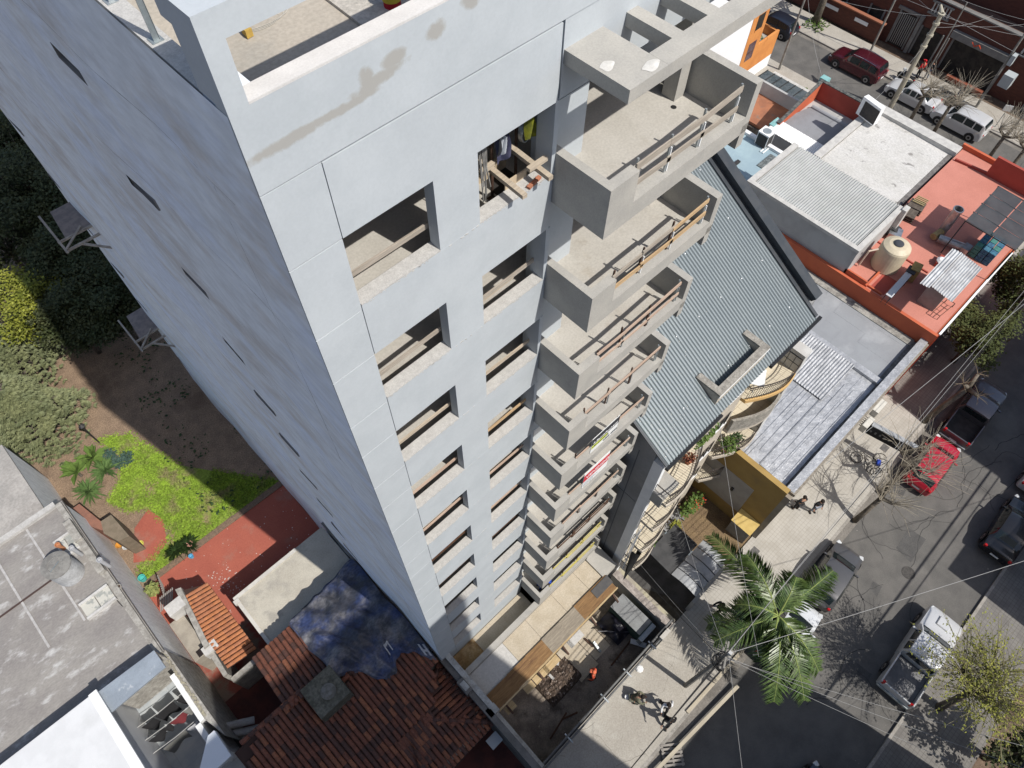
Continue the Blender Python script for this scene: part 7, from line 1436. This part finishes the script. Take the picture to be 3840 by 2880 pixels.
sh_ = thing('flowering_shrub', 'bright shrub with red flowers under the apartment balconies', 'shrub', (14.6, -2.75, 0)); leaves(MB(), (14.7, -2.9, 1.0), (1.1, .5, .8), 420, .2).build('foliage', leafm, sh_); leaves(MB(), (14.9, -3.1, 1.4), (.8, .4, .4), 40, .1).build('flowers', M('red_flower', (.5, .06, .03)), sh_)
sh2 = thing('low_shrub', 'yellow green low shrub at the corner of the brown bed', 'shrub', (13.4, -3.0, 0)); leaves(MB(), (13.4, -3.0, .35), (.5, .35, .35), 150, .15).build('foliage', lush, sh2)
sh3 = thing('street_shrub', 'small leafy shrub inside a wire guard by the entrance canopy', 'shrub', (49.8, 13.2, .1)); leaves(MB(), (49.8, 13.3, .7), (.6, .9, .4), 120, .26).build('foliage', leafm, sh3); MB().tube([(49.4, 12.6, .1), (49.4, 12.6, 1.2), (50.2, 12.6, 1.2), (50.2, 12.6, .1)], .03, 4).build('wire_guard', darkm, sh3)

# ================================================================== poles and overhead wires
polem = M('weathered_pole', (.25, .24, .22), (.17, .165, .15), 3, fine=.15); cpole = M('cast_concrete_pole', (.42, .39, .31), (.35, .325, .26), 2, fine=.1)
def pole(name, label, x, y, h, r=.09, m=polem, arms=(), z0=.13, lean=(0, 0), group='utility poles'):
    t = thing(name, label, 'pole', (x, y, z0), group=group); MB().tube([(x, y, z0), (x + lean[0], y + lean[1], h)], [r, r * .72], 10).build('shaft', m, t)
    for z, dx, dy in arms: MB().bar((x + lean[0] - dx, y + lean[1] - dy, z), (x + lean[0] + dx, y + lean[1] + dy, z), .08, .08).build('cross_arm', polem, t)
    return t
t = pole('utility_pole', 'utility pole with tangled cables in front of the yard beside the palm', 7.36, -8.6, 7.8, .12, arms=((7.3, .5, .25), (6.6, .4, .2)), lean=(.18, .02)); MB().obox((7.5, -8.6, 7.9), (.14, .14, .2)).build('cap', M('pale_block2', (.45, .45, .44)), t); MB().obox((7.3, -8.75, 6.4), (.3, .25, .45)).build('junction_box', darkm, t)
tb2 = MB()
for i in range(10): r = rnd(.12, .3); z = 6.2 + .1 * i; tb2.tube([(7.45 + r * math.cos(q), -8.6 + r * math.sin(q), z + .05 * math.sin(3 * q)) for q in [j * .5 for j in range(11)]], .014, 4)
tb2.build('cable_loops', darkm, t)
pole('utility_pole', 'thin dark green pole beside the orange house', 51.67, 16.9, 7.0, .10); pole('utility_pole', 'thin pole behind the maroon suv', 59.58, 12.84, 7.0, .10, arms=((6.2, .1, .6),)); pole('utility_pole', 'thin pole behind the silver people carrier with a grey box', 59.49, 2.84, 7.6, .11); pole('utility_pole', 'short dark post at the right end of the side street pavement', 58.04, -.64, 3.0, .06); pole('utility_pole', 'slim white capped pole beside the person in red cap', 59.2, 7.6, 7.0, .06)
t = pole('concrete_pole', 'big tapered concrete pole leaning over the side street cars', 54.09, 7.65, 8.2, .22, cpole, group='utility poles')
for z in (5.6, 6.5, 7.4): MB().tube([(54.09, 7.65, z), (54.09, 7.65, z + .16)], .24, 12).build('collar', cpole, t)
MB().tube([(54.09, 7.65, 8.2), (54.5, 8.1, 8.5)], [.2, .08], 10).build('head', cpole, t); MB().lathe((54.09, 7.65, 8.2), [(.26, 0), (.26, .06), (.14, .08), (.12, -.02)], 16).build('ring', cpole, t)
box(59.2, 2.4, 4.2, 59.7, 2.7, 5.0).build('meter_box', M('grey_meter_box', (.36, .39, .40)), bpy.data.objects['utility_pole.003']); box(59.1, 1.6, 2.6, 59.9, 2.4, 3.6).build('cabinet', MATS['grey_meter_box'], bpy.data.objects['utility_pole.003'])
sgn = thing('street_sign', 'small pale street sign near the right end of the side street', 'sign', (58.3, .6, .13)); MB().tube([(58.3, .6, .13), (58.3, .6, 2.2)], .03, 6).build('post', galv, sgn); MB().obox((58.28, .6, 1.9), (.05, .6, .5), .5).build('plate', M('pale_sign', (.5, .5, .5)), sgn)
wirem = M('grey_wire', (.30, .30, .295), fine=.03); wired = M('black_cable', (.025, .025, .025))
WN = [0]
def wire(a, b, sag, label, m=wirem, r=.008, group='overhead wires'):
    a = Vector(a); b = Vector(b); pts = [a + (b - a) * (i / 20) - Vector((0, 0, sag * 4 * (i / 20) * (1 - i / 20))) for i in range(21)]
    solo('overhead_wire', MB().tube(pts, r, 4), m, label, 'wire', group)
Pn = Vector((7.5, -8.58, 7.75))
wire(Pn, (30, -20.4, 7.2), .5, 'pale wire crossing the silver pickup from the palm pole to the right edge', r=.013); wire(Pn, (-6, -22, 8.2), .4, 'wire from the palm pole towards the bottom edge of the photo'); wire((7.5, -8.6, 7.2), (13, -20.2, 7.5), .3, 'first of the wires from the palm pole to the budding tree'); wire((7.5, -8.6, 7.05), (12.0, -20.2, 7.3), .3, 'second of the wires from the palm pole to the budding tree'); wire((7.5, -8.6, 6.9), (14.2, -20.2, 7.0), .35, 'lowest wire from the palm pole to the budding tree')
wire((7.5, -8.6, 7.4), (60, -8.2, 7.2), 1.0, 'long pale wire along the road from the palm pole to the right edge', r=.011)
for i, (z, y) in enumerate(((7.1, -8.7), (6.8, -8.9), (6.5, -9.1))): wire((7.5, -8.6, z), (58, y, z), .9 + .1 * i, ('upper', 'middle', 'lowest')[i] + ' cable of the bundle along the pavement to the right edge', wired if i else wirem, .011)
for i, (z, y) in enumerate(((7.0, -8.8), (6.7, -8.95), (6.4, -9.1), (6.1, -9.25))): wire((7.5, -8.6, z), (-40, y, z), .8, ('highest', 'second', 'third', 'lowest')[i] + ' black cable running from the palm pole over the pavement to the bottom edge', wired, .016)
wire((-40, -19.2, 7.3), (56, -19.0, 7.3), .25, 'thick black cable bundle along the far pavement', wired, .055); wire((-40, -19.35, 6.9), (56, -19.2, 6.9), .3, 'thinner black cable below the bundle along the far pavement', wired, .03)
wire((7.45, -8.6, 7.0), (9.3, -2.7, 3.4), .1, 'wire from the palm pole down to the lowest apartment balcony'); wire((7.45, -8.6, 6.8), (9.0, -2.6, 3.2), .15, 'second wire from the palm pole down to the apartment corner', wired, .014); wire((7.45, -8.6, 7.5), (11.6, -3.0, 6.1), .2, 'pale wire from the palm pole up to the apartment facade')
wire((12.0, -2.2, 14.9), (8.6, -9.6, 6.9), .2, 'long thin white wire hanging from the apartment roof past the balconies to the palm', r=.008); wire((9.7, .6, 16.4), (12.0, -2.2, 14.9), .1, 'thin white wire lying across the dark apartment roof', r=.008)
wire((18.9, -6.6, 5.9), (36, -9.0, 7.6), .4, 'wire from the foil roof corner to the street trees', r=.015)
sc_ = [((51.67, 16.9, 6.9), (59.58, 12.84, 6.9)), ((51.67, 16.9, 6.9), (54.1, 7.65, 8.0)), ((54.1, 7.65, 8.1), (59.58, 12.84, 6.5)), ((54.1, 7.65, 7.6), (59.49, 2.84, 7.4)), ((54.1, 7.65, 8.3), (54.3, -14, 8.0)), ((54.1, 7.65, 8.1), (62, 0, 6.2)), ((51.67, 16.9, 6.5), (59.3, 24, 7)), ((59.49, 2.84, 7.4), (59.3, -20, 7.5)), ((59.58, 12.84, 6.9), (59.49, 2.84, 7.5)), ((59.58, 12.84, 6.6), (59.49, 2.84, 7.0)), ((54.1, 7.65, 5.6), (42.0, 6.0, 7.6)), ((51.67, 16.9, 6.8), (44.3, 10.4, 6.2)), ((54.3, 30, 8.2), (54.1, 7.65, 8.2)), ((62.0, 14, 5.2), (51.67, 16.9, 6.7)), ((62, 6, 5.5), (54.1, 7.65, 7.2))]
lbs = ['from the green pole to the pole behind the suv', 'from the green pole to the concrete pole', 'from the concrete pole to the pole behind the suv', 'from the concrete pole to the pole with the grey box', 'running right from the concrete pole head', 'from the concrete pole to the brick facade', 'leaving the green pole at the top edge', 'leaving the grey box pole at the right edge', 'upper one between the two far pavement poles', 'lower one between the two far pavement poles', 'from the concrete pole to the white sign box', 'from the green pole to the aqua corner pier', 'running up from the concrete pole to the top edge', 'from the green pole to the brick garden wall', 'from the concrete pole collar to the shop']
for (a, b), lb in zip(sc_, lbs): wire(a, b, .35, 'side street wire ' + lb, r=.010)
